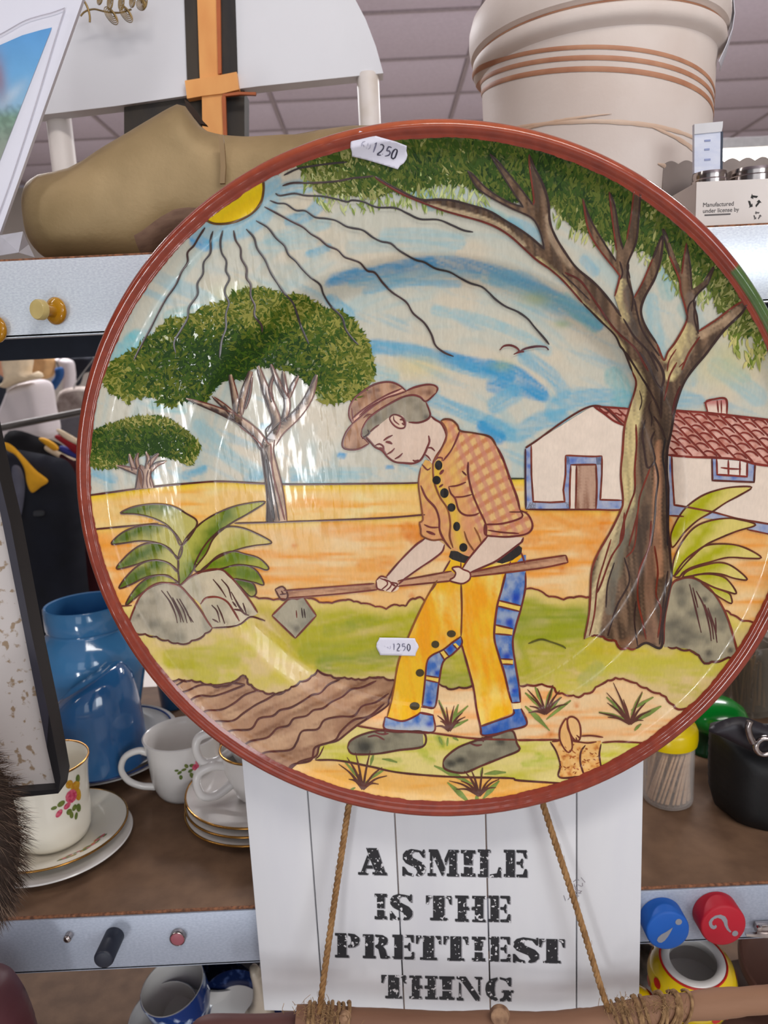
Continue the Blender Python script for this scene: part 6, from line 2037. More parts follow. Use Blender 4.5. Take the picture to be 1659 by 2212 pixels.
# furrows
fur = []
for pts in ([(400, 995), (530, 975), (640, 930), (760, 930), (860, 915), (960, 925)], [(440, 945), (480, 925), (530, 890)], [(520, 1095), (580, 1030), (640, 1005), (720, 1010), (800, 990), (880, 960), (960, 930)],
            [(610, 1175), (680, 1115), (790, 1105), (880, 1060), (960, 1000), (1060, 965)], [(670, 1235), (740, 1190), (870, 1185), (950, 1130), (1040, 1070), (1110, 1035), (1180, 995), (1240, 975)],
            [(780, 1310), (860, 1255), (1000, 1245), (1060, 1170), (1160, 1150), (1210, 1110), (1290, 1090), (1380, 1040), (1440, 1000), (1500, 985), (1560, 925), (1640, 890)],
            [(920, 1395), (990, 1335), (1120, 1305), (1190, 1240), (1270, 1220), (1310, 1170), (1400, 1150), (1450, 1110), (1520, 1095), (1580, 1050), (1660, 1010), (1720, 960), (1800, 945), (1900, 900)],
            [(1045, 1450), (1110, 1410), (1280, 1395), (1330, 1340), (1370, 1260), (1480, 1245), (1530, 1180), (1640, 1155), (1740, 1150), (1800, 1080), (1900, 1050), (1990, 990)],
            [(1250, 1560), (1300, 1500), (1430, 1470), (1460, 1380), (1540, 1350), (1610, 1320), (1650, 1260), (1740, 1180), (1850, 1150), (1960, 1060)]):
    fur.append((cG(pts), 4.6, BRN))
lines('painted_furrow_lines', fur, 7)

# ---- sun and rays
sun = part('painted_sun')
sp = cR([(520, 400), (600, 440), (700, 440), (790, 415), (880, 365), (940, 290), (960, 200), (955, 110), (900, 90), (500, 330)])


def sun_col(x, y):
    n = streak(x, y, -35, 16, 120, 160)
    return mixc(np.broadcast_to(pig((214, 184, 52)), (len(x), 3)), np.broadcast_to(pig((214, 178, 20)), (len(x), 3)), (n - .35) * 3)


decal('sun_disc', sp, sun_col, 4, sun, sm=False)
lines('sun_outline', [(sp[:8], 5.5, (92, 62, 26))], 7, sun)
RC_, RCB = (52, 46, 46), (30, 56, 78)
rays = [cR([(540, 470), (495, 540), (460, 600), (415, 650), (415, 720), (370, 790), (330, 880), (260, 980), (200, 1090), (150, 1190), (80, 1320), (30, 1420)]),
        cR([(597, 495), (580, 560), (578, 650), (530, 720), (525, 800), (485, 870), (485, 950), (425, 1040), (415, 1120), (370, 1200), (320, 1290), (330, 1370)]),
        cR([(667, 490), (650, 570), (660, 650), (693, 710), (690, 780), (715, 835), (685, 900), (685, 950), (712, 1010), (690, 1090), (690, 1190), (660, 1280), (645, 1400)]),
        cR([(745, 490), (760, 560), (795, 620), (800, 690), (838, 760), (838, 830), (868, 880), (868, 960), (898, 1030), (895, 1100), (945, 1170), (950, 1220)]),
        cR([(835, 480), (890, 540), (915, 620), (970, 700), (1010, 790), (1060, 870), (1110, 940), (1170, 1010), (1200, 1090), (1230, 1180), (1285, 1305)]),
        cR([(905, 420), (990, 470), (1050, 545), (1110, 600), (1140, 665), (1190, 710), (1240, 770), (1300, 830), (1365, 880), (1390, 950), (1440, 1030), (1520, 1110), (1550, 1200), (1600, 1270), (1640, 1310)]),
        cR([(965, 320), (1060, 370), (1150, 420), (1240, 465), (1300, 515), (1360, 550), (1420, 600), (1490, 630), (1540, 680)]) + cU([(0, 865), (60, 890), (110, 945), (165, 960), (220, 1030), (290, 1100), (390, 1170), (440, 1250), (520, 1320), (570, 1400), (600, 1480), (660, 1530), (730, 1560)]),
        cR([(1005, 275), (1060, 295), (1120, 300), (1190, 345), (1260, 350), (1330, 395), (1410, 405), (1480, 420), (1550, 460)]) + cU([(0, 638), (80, 655), (150, 705), (210, 735), (280, 750), (340, 800), (450, 865), (520, 885), (600, 930), (700, 955), (780, 1000), (850, 1035), (930, 1060), (980, 1100), (1030, 1150), (1100, 1200), (1190, 1240), (1260, 1290), (1310, 1350), (1380, 1430), (1415, 1475)]),
        cR([(1045, 225), (1080, 240), (1180, 225), (1260, 240), (1380, 245), (1480, 265), (1560, 285)]) + cU([(0, 440), (80, 450), (180, 490), (310, 495), (400, 535), (490, 575), (620, 580), (720, 620), (800, 655), (870, 668)]),
        cR([(1095, 170), (1170, 150), (1280, 150), (1400, 145), (1500, 135), (1600, 115), (1680, 108), (1750, 100)]),
        cR([(1105, 95), (1200, 50), (1300, 30), (1450, 10), (1560, 0)])]
for i, r in enumerate(rays):
    lines('sun_ray', [(r, 4.8, RC_ if i % 3 else (58, 42, 40))], 9, sun)


# ---- trees
def crown_col(dark, mid, light, cx, cy, rx, ry, seed):
    def f(x, y):
        n = fbm(x / 20, y / 16, seed)
        n2 = fbm(x / 90, y / 70, seed + 3)
        c = mixc(np.broadcast_to(pig(light), (len(x), 3)), np.broadcast_to(pig(mid), (len(x), 3)), (n - .3) * 2.5)
        core = np.clip(1.1 - ((x - cx) / rx) ** 2 - ((y - cy) / ry) ** 2, 0, 1)
        return mixc(c, np.broadcast_to(pig(dark), (len(x), 3)), core * (0.4 + n2))
    return f


def dab_col(pal, cx, cy, rx, ry, seed):
    """pal: dark, mid, olive, pale"""
    P = np.array([pig(c) for c in pal])

    def f(x, y, rng):
        core = np.clip(1.15 - ((x - cx) / rx) ** 2 - ((y - cy) / ry) ** 2, 0, 1)
        n = fbm(x / 70, y / 55, seed)
        t = rng.random(len(x)) * 0.75 + n * 0.6 - core * 0.55
        i = np.digitize(t, [0.22, 0.50, 0.80])
        return P[i]
    return f


G_D, G_M, G_O, G_P = (30, 54, 14), (60, 82, 26), (94, 100, 38), (150, 146, 84)
lt = part('painted_tree')
lcp = cL([(60, 590), (90, 520), (120, 480), (190, 440), (240, 420), (300, 360), (360, 320), (450, 230), (540, 230), (640, 170), (760, 130), (840, 70), (1000, 60), (1100, 100), (1200, 95), (1330, 170), (1420, 190), (1500, 240), (1560, 320), (1610, 420), (1630, 560), (1600, 620), (1540, 690), (1440, 715), (1320, 720), (1280, 650), (1200, 580), (1100, 530), (940, 515), (880, 580), (800, 590), (720, 620), (680, 680), (640, 720), (560, 705), (470, 745), (390, 730), (350, 690), (240, 695), (200, 735), (170, 695), (100, 660)])
cx, cy = cL([(840, 480)])[0]
decal('crown', lcp, crown_col(G_D, (84, 104, 40), (150, 152, 82), cx, cy + 10, 230, 90, 170), 4, lt, step=7)
dabs('crown_leaf_dabs', lcp, 5200, 17, 5.5, dab_col((G_D, (52, 76, 20), (84, 94, 32), (132, 130, 66)), cx, cy + 15, 260, 100, 171), 5, lt, 172)


def branches(lst, conv, parent, layer, fcol, nm='branch', k=1.0, oc=(58, 40, 36)):
    """tapering painted limbs: dark on the left, pale on the right; lst of (points, widths)"""
    V, F, Cc = [], [], []
    out = []
    for pts, w in lst:
        Q = np.array([tuple(v) for v in catmull([tuple(p) for p in conv(pts)], step=5)])
        n = len(Q)
        wv = np.interp(np.linspace(0, 1, n), np.linspace(0, 1, len(w)), w) * k
        T = np.gradient(Q, axis=0)
        T /= np.hypot(T[:, 0], T[:, 1])[:, None]
        N = np.column_stack([-T[:, 1], T[:, 0]])
        if N[:, 0].mean() > 0: N = -N          # side 0 = left
        i0 = sum(len(q) for q in V)
        rows = []
        for s in (-1, -.5, 0, .5, 1):
            R_ = Q - N * (s * wv[:, None] / 2)
            V.append(px2pl(R_, layer * LAY))
            u = (s + 1) / 2
            nn = streak(R_[:, 0], R_[:, 1], 90, 5, 40, 7)
            Cc.append(mixc(np.broadcast_to(pig(fcol[0]), (n, 3)), np.broadcast_to(pig(fcol[1]), (n, 3)), np.clip(u * 1.3 - .25 + (nn - .5) * 1.4, 0, 1)))
            rows.append(R_)
        for r in range(4):
            for i in range(n - 1):
                F.append((i0 + r * n + i, i0 + (r + 1) * n + i, i0 + (r + 1) * n + i + 1, i0 + r * n + i + 1))
        out += [([tuple(p) for p in rows[0][::2]], 3.6, oc), ([tuple(p) for p in rows[4][::2]], 3.2, (96, 50, 40))]
    L = np.vstack(V)
    ff = []
    for t in F:
        a, b, c = L[t[0]], L[t[1]], L[t[2]]
        ff.append(t if (b[0] - a[0]) * (c[1] - a[1]) - (b[1] - a[1]) * (c[0] - a[0]) > 0 else t[::-1])
    o = obj(nm, ([tuple(p) for p in L], [], ff), M_glz, parent, local=True)
    set_col(o, np.vstack(Cc))
    return out


ol = []
kL = 1 / 2.6758
for pts, w in (([(1065, 1410), (1055, 1250), (1028, 1100), (1010, 1000), (1022, 930)], [118, 100, 88, 72, 64]), ([(1000, 985), (930, 890), (840, 820), (700, 755), (540, 698)], [60, 48, 40, 28, 8]), ([(835, 815), (770, 750), (690, 685)], [30, 24, 8]),
               ([(842, 830), (825, 700), (795, 560)], [44, 36, 20]), ([(850, 790), (870, 680), (915, 540)], [34, 34, 22]), ([(880, 760), (905, 680), (922, 560)], [10, 12, 8]), ([(1030, 950), (1080, 880), (1180, 790), (1250, 690), (1295, 560)], [70, 60, 50, 44, 16]),
               ([(1035, 900), (1060, 820), (1010, 680), (955, 510)], [56, 46, 40, 18]), ([(1105, 820), (1125, 740), (1110, 640), (1100, 540)], [30, 34, 30, 14]), ([(1120, 700), (1070, 600), (1030, 500)], [26, 26, 12]), ([(1132, 690), (1160, 620), (1190, 565)], [24, 24, 12]), ([(1040, 720), (1025, 640), (1045, 560)], [14, 18, 8])):
    ol += branches([(pts, w)], cL, lt, 7.6, ((62, 50, 48), (188, 160, 136)), 'limb', kL)
ol += [(cL([(1000, 1000), (1030, 1150), (1060, 1300), (1080, 1405)]), 4, (58, 42, 38)), (cL([(1030, 960), (1040, 1120), (1080, 1280), (1110, 1400)]), 4, RED), (cL([(1000, 1050), (1020, 1200), (1050, 1400)]), 6, (44, 36, 36)), (cL([(1010, 940), (1000, 880), (1040, 840)]), 3.5, (52, 40, 36)), (cL([(850, 860), (940, 930), (985, 980)]), 3, RED)]
lines('trunk_outline', ol, 8.6, lt)

stree = part('painted_tree')
scp = cL([(-30, 930), (0, 895), (60, 860), (150, 830), (260, 800), (380, 800), (480, 840), (560, 900), (620, 960), (610, 1020), (570, 1080), (500, 1060), (420, 1035), (340, 1020), (240, 1050), (140, 1095), (60, 1100), (10, 1095), (-40, 1060)])
cx, cy = cL([(290, 960)])[0]
decal('crown', scp, crown_col((66, 84, 30), (98, 112, 48), (160, 158, 96), cx, cy, 120, 45, 180), 4, stree)
dabs('crown_leaf_dabs', scp, 2100, 13, 4.2, dab_col(((36, 60, 18), (62, 84, 28), (94, 100, 42), (150, 146, 86)), cx, cy, 130, 46, 181), 5, stree, 182, angf=lambda x, y, r: r.normal(1.2, .7, len(x)))
ol = []
for pts, w in (([(300, 1218), (296, 1130), (308, 1095)], [108, 78, 70]), ([(262, 1125), (200, 1105), (135, 1084)], [34, 22, 6]), ([(240, 1112), (222, 1060), (212, 1018)], [26, 22, 10]), ([(264, 1105), (252, 1055), (264, 1012)], [20, 20, 8]), ([(316, 1105), (322, 1050), (308, 1005)], [30, 24, 8]), ([(325, 1085), (350, 1045), (382, 1016)], [24, 22, 10]), ([(335, 1112), (370, 1080), (428, 1060)], [26, 22, 6])):
    ol += branches([(pts, w)], cL, stree, 7.6, ((120, 92, 80), (188, 160, 138)), 'limb', kL)
ol += [(cL([(288, 1215), (292, 1160), (285, 1120), (262, 1095)]), 3.2, BRN), (cL([(318, 1215), (312, 1160), (322, 1110)]), 3.2, BRN), (cL([(340, 1212), (330, 1170), (340, 1120)]), 2.6, BRN)]
lines('trunk_outline', ol, 8.6, stree)

bt_ = part('painted_tree')
bcp = [(640, 352), (700, 310), (780, 270), (900, 240), (1060, 235), (1250, 270), (1400, 350), (1540, 470), (1660, 620), (1690, 760), (1641, 722), (1611, 724), (1581, 718), (1572, 690), (1551, 664), (1533, 628), (1506, 612), (1455, 606), (1430, 572), (1410, 552), (1376, 538), (1328, 528), (1286, 510), (1244, 492), (1205, 462), (1190, 441), (1116, 436), (1061, 424), (1010, 402), (986, 399), (941, 399), (900, 412), (850, 414), (820, 425), (776, 425), (715, 418), (685, 415), (665, 381)]


def bcrown(x, y):
    n = fbm(x / 24, y / 18, 190)
    t = np.clip(1 - np.abs(x - 1150) / 480, 0, 1)
    c = mixc(np.broadcast_to(pig((110, 116, 64)), (len(x), 3)), np.broadcast_to(pig((58, 78, 28)), (len(x), 3)), (n - .3) * 2.6)
    return mixc(c, np.broadcast_to(pig((34, 54, 16)), (len(x), 3)), t * fbm(x / 80, y / 60, 191) * 1.1)


decal('crown', bcp, bcrown, 4, bt_, step=7)


def bdab(x, y, rng):
    P = np.array([pig(c) for c in ((28, 50, 14), (50, 72, 24), (84, 94, 40), (138, 138, 88))])
    ylo = np.interp(x, [640, 685, 776, 900, 1010, 1190, 1286, 1410, 1533, 1641], [385, 415, 425, 412, 402, 441, 510, 552, 628, 722])
    low = np.clip(1 - (ylo - y) / 60, 0, 1)
    t = rng.random(len(x)) * .62 + fbm(x / 70, y / 55, 195) * .62 - .30 * np.clip(1 - np.abs(x - 1150) / 420, 0, 1) + low * .22
    return P[np.digitize(t, [0.22, 0.52, 0.84])]


dabs('crown_leaf_dabs', bcp, 6200, 20, 6.0, bdab, 5, bt_, 196, angf=lambda x, y, r: r.normal(1.5 + (x - 1100) / 900, .6, len(x)))
fringe = [(650, 380), (690, 350), (900, 370), (1010, 380), (1060, 400), (1050, 445), (950, 455), (860, 445), (760, 460), (690, 440)]
dabs('crown_leaf_dabs', fringe, 380, 26, 5, lambda x, y, r: np.array([pig(c) for c in ((150, 162, 104), (120, 136, 72), (178, 184, 134))])[r.integers(0, 3, len(x))], 3, bt_, 197, angf=lambda x, y, r: r.normal(1.5, .35, len(x)))
fr2 = [(1180, 440), (1260, 490), (1380, 530), (1440, 575), (1520, 615), (1540, 660), (1500, 660), (1440, 610), (1380, 560), (1290, 530), (1220, 500)]
dabs('crown_leaf_dabs', fr2, 260, 22, 5, lambda x, y, r: np.array([pig(c) for c in ((140, 150, 96), (110, 124, 62), (172, 172, 120))])[r.integers(0, 3, len(x))], 3, bt_, 198, angf=lambda x, y, r: r.normal(1.7, .35, len(x)))
fr3 = [(1560, 700), (1600, 690), (1650, 720), (1650, 780), (1610, 790), (1580, 740)]
dabs('crown_leaf_dabs', fr3, 90, 26, 7, lambda x, y, r: np.array([pig(c) for c in ((96, 112, 44), (140, 146, 80), (180, 172, 112))])[r.integers(0, 3, len(x))], 3, bt_, 199, angf=lambda x, y, r: r.normal(1.5, .35, len(x)))

btr = [(1262, 1381), (1272, 1330), (1275, 1290), (1278, 1235), (1291, 1197), (1318, 1150), (1340, 1105), (1346, 1081), (1341, 1025), (1345, 975), (1349, 922), (1359, 884), (1374, 831), (1366, 803), (1349, 760), (1340, 748), (1328, 724), (1298, 694), (1259, 655), (1220, 610), (1190, 583), (1160, 562), (1143, 547), (1107, 514), (1076, 493), (1043, 479), (1001, 467), (956, 454), (911, 437), (865, 417), (820, 390), (810, 381),
       (850, 404), (905, 430), (947, 431), (977, 433), (1016, 443), (1055, 455), (1091, 476), (1137, 505), (1176, 538), (1170, 511), (1161, 487), (1146, 469), (1107, 451), (1061, 427), (1031, 405), (1010, 369), (1022, 377), (1049, 405), (1091, 433), (1131, 448), (1113, 421), (1076, 363), (1058, 332), (1078, 351), (1118, 399), (1152, 443), (1153, 427), (1144, 360), (1143, 333), (1155, 363), (1173, 399), (1185, 439), (1188, 478), (1200, 511), (1224, 550), (1247, 580), (1289, 616), (1322, 655), (1342, 684),
       (1328, 640), (1338, 601), (1334, 589), (1292, 535), (1271, 495), (1259, 429), (1273, 468), (1294, 507), (1331, 565), (1332, 541), (1322, 468), (1316, 414), (1328, 444), (1338, 507), (1346, 539), (1354, 517), (1363, 468), (1370, 408), (1384, 408), (1380, 468), (1374, 523), (1356, 571), (1361, 601), (1370, 643), (1388, 610), (1410, 559), (1431, 510), (1428, 556), (1416, 598), (1391, 646), (1385, 676), (1397, 709), (1419, 742), (1434, 778),
       (1443, 760), (1461, 736), (1483, 694), (1482, 670), (1471, 631), (1467, 601), (1446, 553), (1432, 496), (1444, 516), (1473, 592), (1476, 565), (1483, 525), (1491, 571), (1495, 626), (1521, 607), (1542, 577), (1530, 613), (1500, 646), (1506, 685), (1509, 716), (1551, 688), (1587, 661), (1616, 645), (1605, 673), (1563, 715), (1525, 765), (1493, 803), (1475, 833), (1462, 869), (1455, 901), (1450, 932), (1442, 970), (1440, 1013), (1444, 1063), (1443, 1132), (1448, 1204), (1450, 1251), (1439, 1305), (1432, 1349), (1428, 1399),
       (1396, 1389), (1374, 1401), (1342, 1399), (1327, 1381), (1309, 1378), (1291, 1370), (1277, 1374)]


def trunk_col(x, y):
    n = streak(x, y, 84, 6, 90, 200)
    c = mixc(np.broadcast_to(pig((74, 58, 46)), (len(x), 3)), np.broadcast_to(pig((122, 98, 78)), (len(x), 3)), (n - .38) * 3)
    CR, PK, BK = (206, 188, 138), (176, 130, 100), (58, 48, 42)
    sk = [([(1160, 568), (1190, 592), (1220, 622), (1260, 668), (1300, 705), (1340, 757)], 13, CR, .9), ([(1362, 795), (1380, 835), (1372, 880), (1362, 930), (1356, 985), (1352, 1040), (1356, 1085)], 17, CR, 1.0), ([(1350, 1100), (1330, 1150), (1310, 1210), (1290, 1290), (1278, 1370)], 17, (196, 178, 138), 1.0), ([(1380, 1060), (1340, 1180), (1330, 1240)], 14, (122, 118, 96), .6),
          ([(930, 446), (1001, 462), (1076, 487), (1130, 530)], 7, (190, 170, 138), .9), ([(960, 440), (1040, 456), (1110, 490), (1170, 535)], 8, BK, .7), ([(1186, 470), (1196, 520), (1230, 570)], 9, (170, 148, 124), .8), ([(1345, 610), (1336, 640), (1352, 690)], 9, CR, .9), ([(1352, 590), (1352, 660), (1372, 720)], 9, (92, 84, 76), .8), ([(1376, 700), (1400, 760), (1424, 830), (1434, 870)], 12, BK, .7),
          ([(1440, 770), (1462, 748), (1480, 710), (1490, 730), (1462, 790), (1448, 810)], 14, CR, .95), ([(1490, 640), (1496, 700), (1484, 760), (1466, 800)], 10, (110, 98, 88), .7), ([(1516, 724), (1560, 698), (1595, 672)], 9, (178, 152, 124), .8), ([(1545, 735), (1510, 780), (1480, 825)], 12, BK, .8),
          ([(1400, 900), (1392, 990), (1396, 1080), (1380, 1180)], 14, BK, .5), ([(1424, 960), (1422, 1040), (1418, 1120), (1424, 1240)], 10, PK, .9), ([(1436, 860), (1440, 920), (1434, 980), (1436, 1080), (1440, 1180)], 8, BK, .8), ([(1400, 1100), (1380, 1200), (1372, 1300), (1360, 1390)], 12, BK, .5), ([(1410, 1150), (1402, 1260), (1410, 1380)], 12, (140, 104, 84), .6), ([(1350, 1150), (1330, 1230), (1316, 1320)], 10, (108, 104, 92), .7), ([(1345, 1390), (1390, 1385)], 14, (132, 96, 72), .7), ([(1342, 1352), (1344, 1380)], 5, BK, .8)]
    return strokes(x, y, c, sk, 210)


decal('trunk', btr, trunk_col, 7.6, bt_, sm=False, step=5, rmax=0.972)
DB = (50, 34, 30)
bl = [(btr[0:14], 5, RED), (btr[13:19], 4.6, DB), (btr[18:32], 5, (92, 34, 24)), (btr[31:41], 5, DB), (btr[40:48], 4.4, DB), (btr[47:52], 3.6, DB), (btr[51:55], 4, DB), (btr[54:58], 4, DB), (btr[57:61], 4.4, RED), (btr[60:71], 5.6, DB), (btr[71:77], 4.6, RED), (btr[76:80], 4, DB), (btr[80:83], 4.4, RED), (btr[82:86], 4, DB), (btr[86:89], 4, RED), (btr[89:94], 4.6, DB), (btr[94:97], 4.6, RED), (btr[96:104], 5.4, DB),
      (btr[103:112], 4.8, RED), (btr[111:114], 4.6, DB), (btr[114:117], 4, RED), (btr[116:119], 3.6, DB), (btr[119:122], 3.6, DB), (btr[121:125], 4.4, DB), (btr[124:128], 4.6, RED), (btr[127:147], 5.6, DB), (scal(btr[146:], 26, 4), 5, RED)]
bl += [(cV([(200, 960), (300, 1010), (360, 1080), (440, 1200), (560, 1370), (700, 1500), (760, 1600), (800, 1670)]), 5, (84, 34, 26)), (cV([(180, 965), (280, 1060), (380, 1160)]), 3, DB), (cV([(620, 1290), (700, 1420), (800, 1530), (870, 1670)]), 4.5, DB), (cV([(660, 900), (650, 1000), (690, 1130), (680, 1240)]), 4.4, DB), (cV([(700, 1150), (720, 1250), (760, 1380), (880, 1560)]), 4, DB),
       (cV([(1170, 1420), (1090, 1540), (1040, 1660)]), 5, RED), (cV([(1000, 1510), (950, 1590), (935, 1670)]), 3.6, RED), (cV([(1080, 1580), (1020, 1640)]), 3, RED), (cV([(1075, 1310), (1090, 1200), (1130, 1150)]), 4, DB), (cV([(1140, 1160), (1130, 1280), (1160, 1400)]), 4, DB), (cV([(595, 880), (615, 960), (600, 1010)]), 4, DB),
       (cH([(440, 0), (560, 190), (640, 320), (720, 480), (740, 560)]), 4.6, DB), (cH([(560, 0), (640, 120), (700, 260), (760, 330)]), 5, DB), (cH([(660, 0), (740, 120), (770, 220), (750, 330), (745, 570)]), 6, DB), (cH([(880, 90), (820, 200), (800, 290), (770, 420)]), 4, RED), (cH([(910, 290), (870, 400), (840, 540)]), 6, (70, 30, 24)), (cH([(530, 620), (535, 800), (520, 1000), (520, 1180), (480, 1300), (420, 1480), (390, 1660)]), 4.6, (100, 40, 28)),
       (cH([(680, 550), (740, 640), (780, 740)]), 4.6, DB), (cH([(610, 580), (585, 700), (600, 830), (630, 990), (690, 930), (680, 850), (660, 760), (690, 680)]), 4.6, DB), (cH([(690, 930), (720, 1080), (700, 1250), (690, 1420), (660, 1660)]), 4.6, DB), (cH([(650, 1000), (600, 1130), (560, 1250), (540, 1400), (470, 1660)]), 4.2, RED), (cH([(780, 740), (760, 900), (780, 1040), (790, 1200), (800, 1660)]), 4, (40, 34, 34)), (cH([(560, 500), (580, 420), (560, 330)]), 2.6, DB), (cH([(660, 420), (640, 480), (665, 560), (660, 640)]), 3, DB),
       (cM([(800, 400), (830, 540), (760, 680), (720, 800), (700, 870)]), 4, DB), (cM([(800, 130), (790, 280), (720, 400), (660, 560), (630, 620)]), 4.6, (100, 40, 30)), (cM([(960, 180), (950, 330), (890, 480), (880, 640), (910, 790), (930, 890)]), 4.6, RED), (cM([(980, 330), (1000, 480), (990, 620), (1020, 720), (1000, 880)]), 4.4, RED), (cM([(870, 660), (860, 780), (880, 930)]), 3.6, DB), (cM([(720, 290), (680, 420), (640, 560), (620, 740), (590, 870)]), 4, RED), (cM([(1060, 480), (1030, 700), (1010, 920)]), 4.4, DB), (cM([(810, 400), (860, 330), (880, 130)]), 4, RED), (cM([(740, 430), (700, 560), (690, 700)]), 3.4, DB)]
lines('trunk_outline', bl, 8.8, bt_)


# ---- plants, rocks
def leaf_col(dk, lt_, ax, ay, bx, by, w, seed):
    """dark along the line a-b, pale away from it"""
    def f(x, y):
        d = seg_dist(np.array([[ax, ay], [bx, by]], float), x, y, closed=False)
        n = fbm(x / 18, y / 14, seed)
        return mixc(np.broadcast_to(pig(dk), (len(x), 3)), np.broadcast_to(pig(lt_), (len(x), 3)), np.clip(d / w - .1 + (n - .5) * .9, 0, 1))
    return f


def plant(name, leaves, oc, lay=4.4):
    t = part(name)
    ls = []
    for i, (pts, dk, lt_, off) in enumerate(leaves):
        P = np.array(pts)
        k = len(P) // 3
        a, b = P[0] + np.array(off), P[k] + np.array(off)
        decal('leaf', pts, leaf_col(dk, lt_, a[0], a[1], b[0], b[1], 26, 220 + i), lay + 0.12 * i, t, step=5)
        ls.append((smooth2(pts, 3), 4.0, oc, True))
    lines('leaf_outline', ls, max(7.2, lay + 1.4), t)
    return t


GA, GB_ = (72, 92, 18), (172, 164, 96)
plant('painted_palm', [(cK([(770, 145), (850, 105), (980, 85), (1100, 98), (1190, 145), (1262, 210), (1165, 350), (1120, 280), (1060, 215), (960, 170), (860, 150)]), GA, GB_, (0, -2)),
                       (cK([(712, 340), (780, 270), (880, 230), (990, 218), (1090, 245), (1165, 350), (1140, 440), (1090, 375), (1010, 335), (900, 322), (800, 335)]), GA, GB_, (0, -2)),
                       (cK([(745, 500), (800, 425), (880, 360), (960, 335), (1040, 345), (1100, 395), (1140, 440), (1135, 520), (1090, 470), (1020, 445), (940, 450), (850, 480)]), GA, GB_, (0, -2)),
                       (cK([(762, 625), (800, 560), (870, 490), (950, 450), (1040, 450), (1100, 480), (1137, 520), (1143, 590), (1080, 545), (1000, 540), (920, 560), (840, 600)]), GA, GB_, (0, -2)),
                       (cK([(805, 735), (840, 660), (900, 590), (980, 548), (1060, 545), (1143, 590), (1060, 590), (980, 610), (900, 660)]), GA, GB_, (0, -2)),
                       (cL([(590, 1659), (640, 1560), (700, 1490), (770, 1442), (860, 1445), (950, 1480), (1035, 1532), (940, 1548), (860, 1565), (760, 1600), (690, 1640), (650, 1680), (600, 1700)]), (150, 150, 66), (190, 174, 112), (4, 30)),
                       (cK([(1145, 580), (1140, 440), (1165, 350), (1220, 270), (1310, 190), (1420, 130), (1540, 90), (1695, 72), (1600, 140), (1470, 215), (1370, 300), (1320, 400), (1250, 490), (1200, 560), (1150, 605)]), (84, 104, 22), (156, 154, 74), (14, 0)),
                       (cG([(640, 115), (700, 60), (770, 0), (870, -30), (960, -10), (1060, 20), (1128, 85), (1110, 105), (1050, 85), (950, 68), (880, 70), (800, 92), (720, 105)]), (92, 112, 20), (150, 150, 64), (10, -8)),
                       (cG([(800, 95), (880, 72), (980, 75), (1050, 120), (1095, 210), (1030, 195), (940, 175), (870, 165), (810, 110)]), (90, 110, 20), (150, 150, 70), (0, 4)),
                       (cG([(880, 170), (950, 180), (1020, 205), (1040, 270), (1000, 295), (940, 240)]), GA, GB_, (0, 4))], (70, 36, 24))
YG, YP = (158, 156, 40), (200, 184, 110)
plant('painted_palm', [(cH([(830, 1560), (880, 1440), (960, 1330), (1080, 1240), (1200, 1190), (1350, 1158), (1520, 1157), (1430, 1220), (1300, 1290), (1180, 1370), (1060, 1440), (950, 1540), (860, 1659), (832, 1659)]), YG, YP, (6, -4)),
                       (cM([(1085, 500), (1100, 400), (1150, 300), (1220, 220), (1310, 180), (1420, 165), (1500, 175), (1585, 205), (1480, 240), (1380, 280), (1280, 330), (1180, 420), (1110, 500)]), YG, YP, (8, -4)),
                       (cM([(1100, 510), (1150, 430), (1220, 370), (1300, 325), (1430, 320), (1530, 345), (1620, 400), (1540, 405), (1420, 400), (1300, 430), (1200, 460), (1150, 490), (1130, 515)]), YG, YP, (8, -4)),
                       (cM([(1150, 515), (1180, 480), (1260, 450), (1370, 430), (1450, 455), (1535, 530), (1460, 525), (1380, 500), (1290, 495), (1200, 510)]), YG, YP, (6, -4)),
                       (cM([(1210, 510), (1300, 498), (1390, 515), (1440, 560), (1470, 615), (1420, 605), (1340, 580), (1260, 545)]), YG, YP, (6, -4)),
                       (cM([(1260, 545), (1340, 580), (1420, 610), (1440, 640), (1440, 675), (1390, 650), (1330, 610)]), YG, YP, (6, -4))], (84, 40, 26), 6.3)


def rock_col(dk, lt_, spots, seed):
    def f(x, y):
        n = fbm(x / 30, y / 26, seed)
        c = mixc(np.broadcast_to(pig(lt_), (len(x), 3)), np.broadcast_to(pig(dk), (len(x), 3)), (n - .42) * 2.6)
        for (px, py, r, al) in spots:
            d = np.hypot(x - px, y - py)
            c = mixc(c, np.broadcast_to(pig((70, 66, 58)), (len(x), 3)), al * np.clip(1.3 - d / r, 0, 1))
        return c
    return f


rk1 = cG([(120, 530), (135, 460), (170, 370), (210, 290), (280, 225), (360, 195), (440, 205), (500, 225), (570, 300), (640, 390), (690, 470), (725, 520), (660, 570), (560, 620), (480, 630), (380, 600), (290, 570), (200, 555)])
rk2 = cG([(500, 215), (560, 160), (640, 120), (720, 100), (800, 105), (870, 165), (940, 250), (1000, 330), (1050, 410), (1000, 440), (930, 490), (860, 510), (740, 520), (690, 470), (640, 350), (570, 290)])
rk3 = cG([(640, 350), (680, 305), (760, 298), (830, 330), (880, 400), (920, 470), (860, 505), (780, 505), (725, 515), (690, 450)])
rocks = part('painted_rocks')
g1 = cG([(220, 440), (320, 350), (300, 480), (420, 560), (200, 500)])
decal('rock', rk2, rock_col((168, 160, 138), (186, 174, 150), [(*cG([(640, 230)])[0], 14, .18), (*cG([(980, 410)])[0], 9, .4)], 240), 5.2, rocks)
decal('rock', rk3, rock_col((160, 152, 132), (180, 168, 144), [(*cG([(820, 480)])[0], 8, .3)], 241), 5.5, rocks)
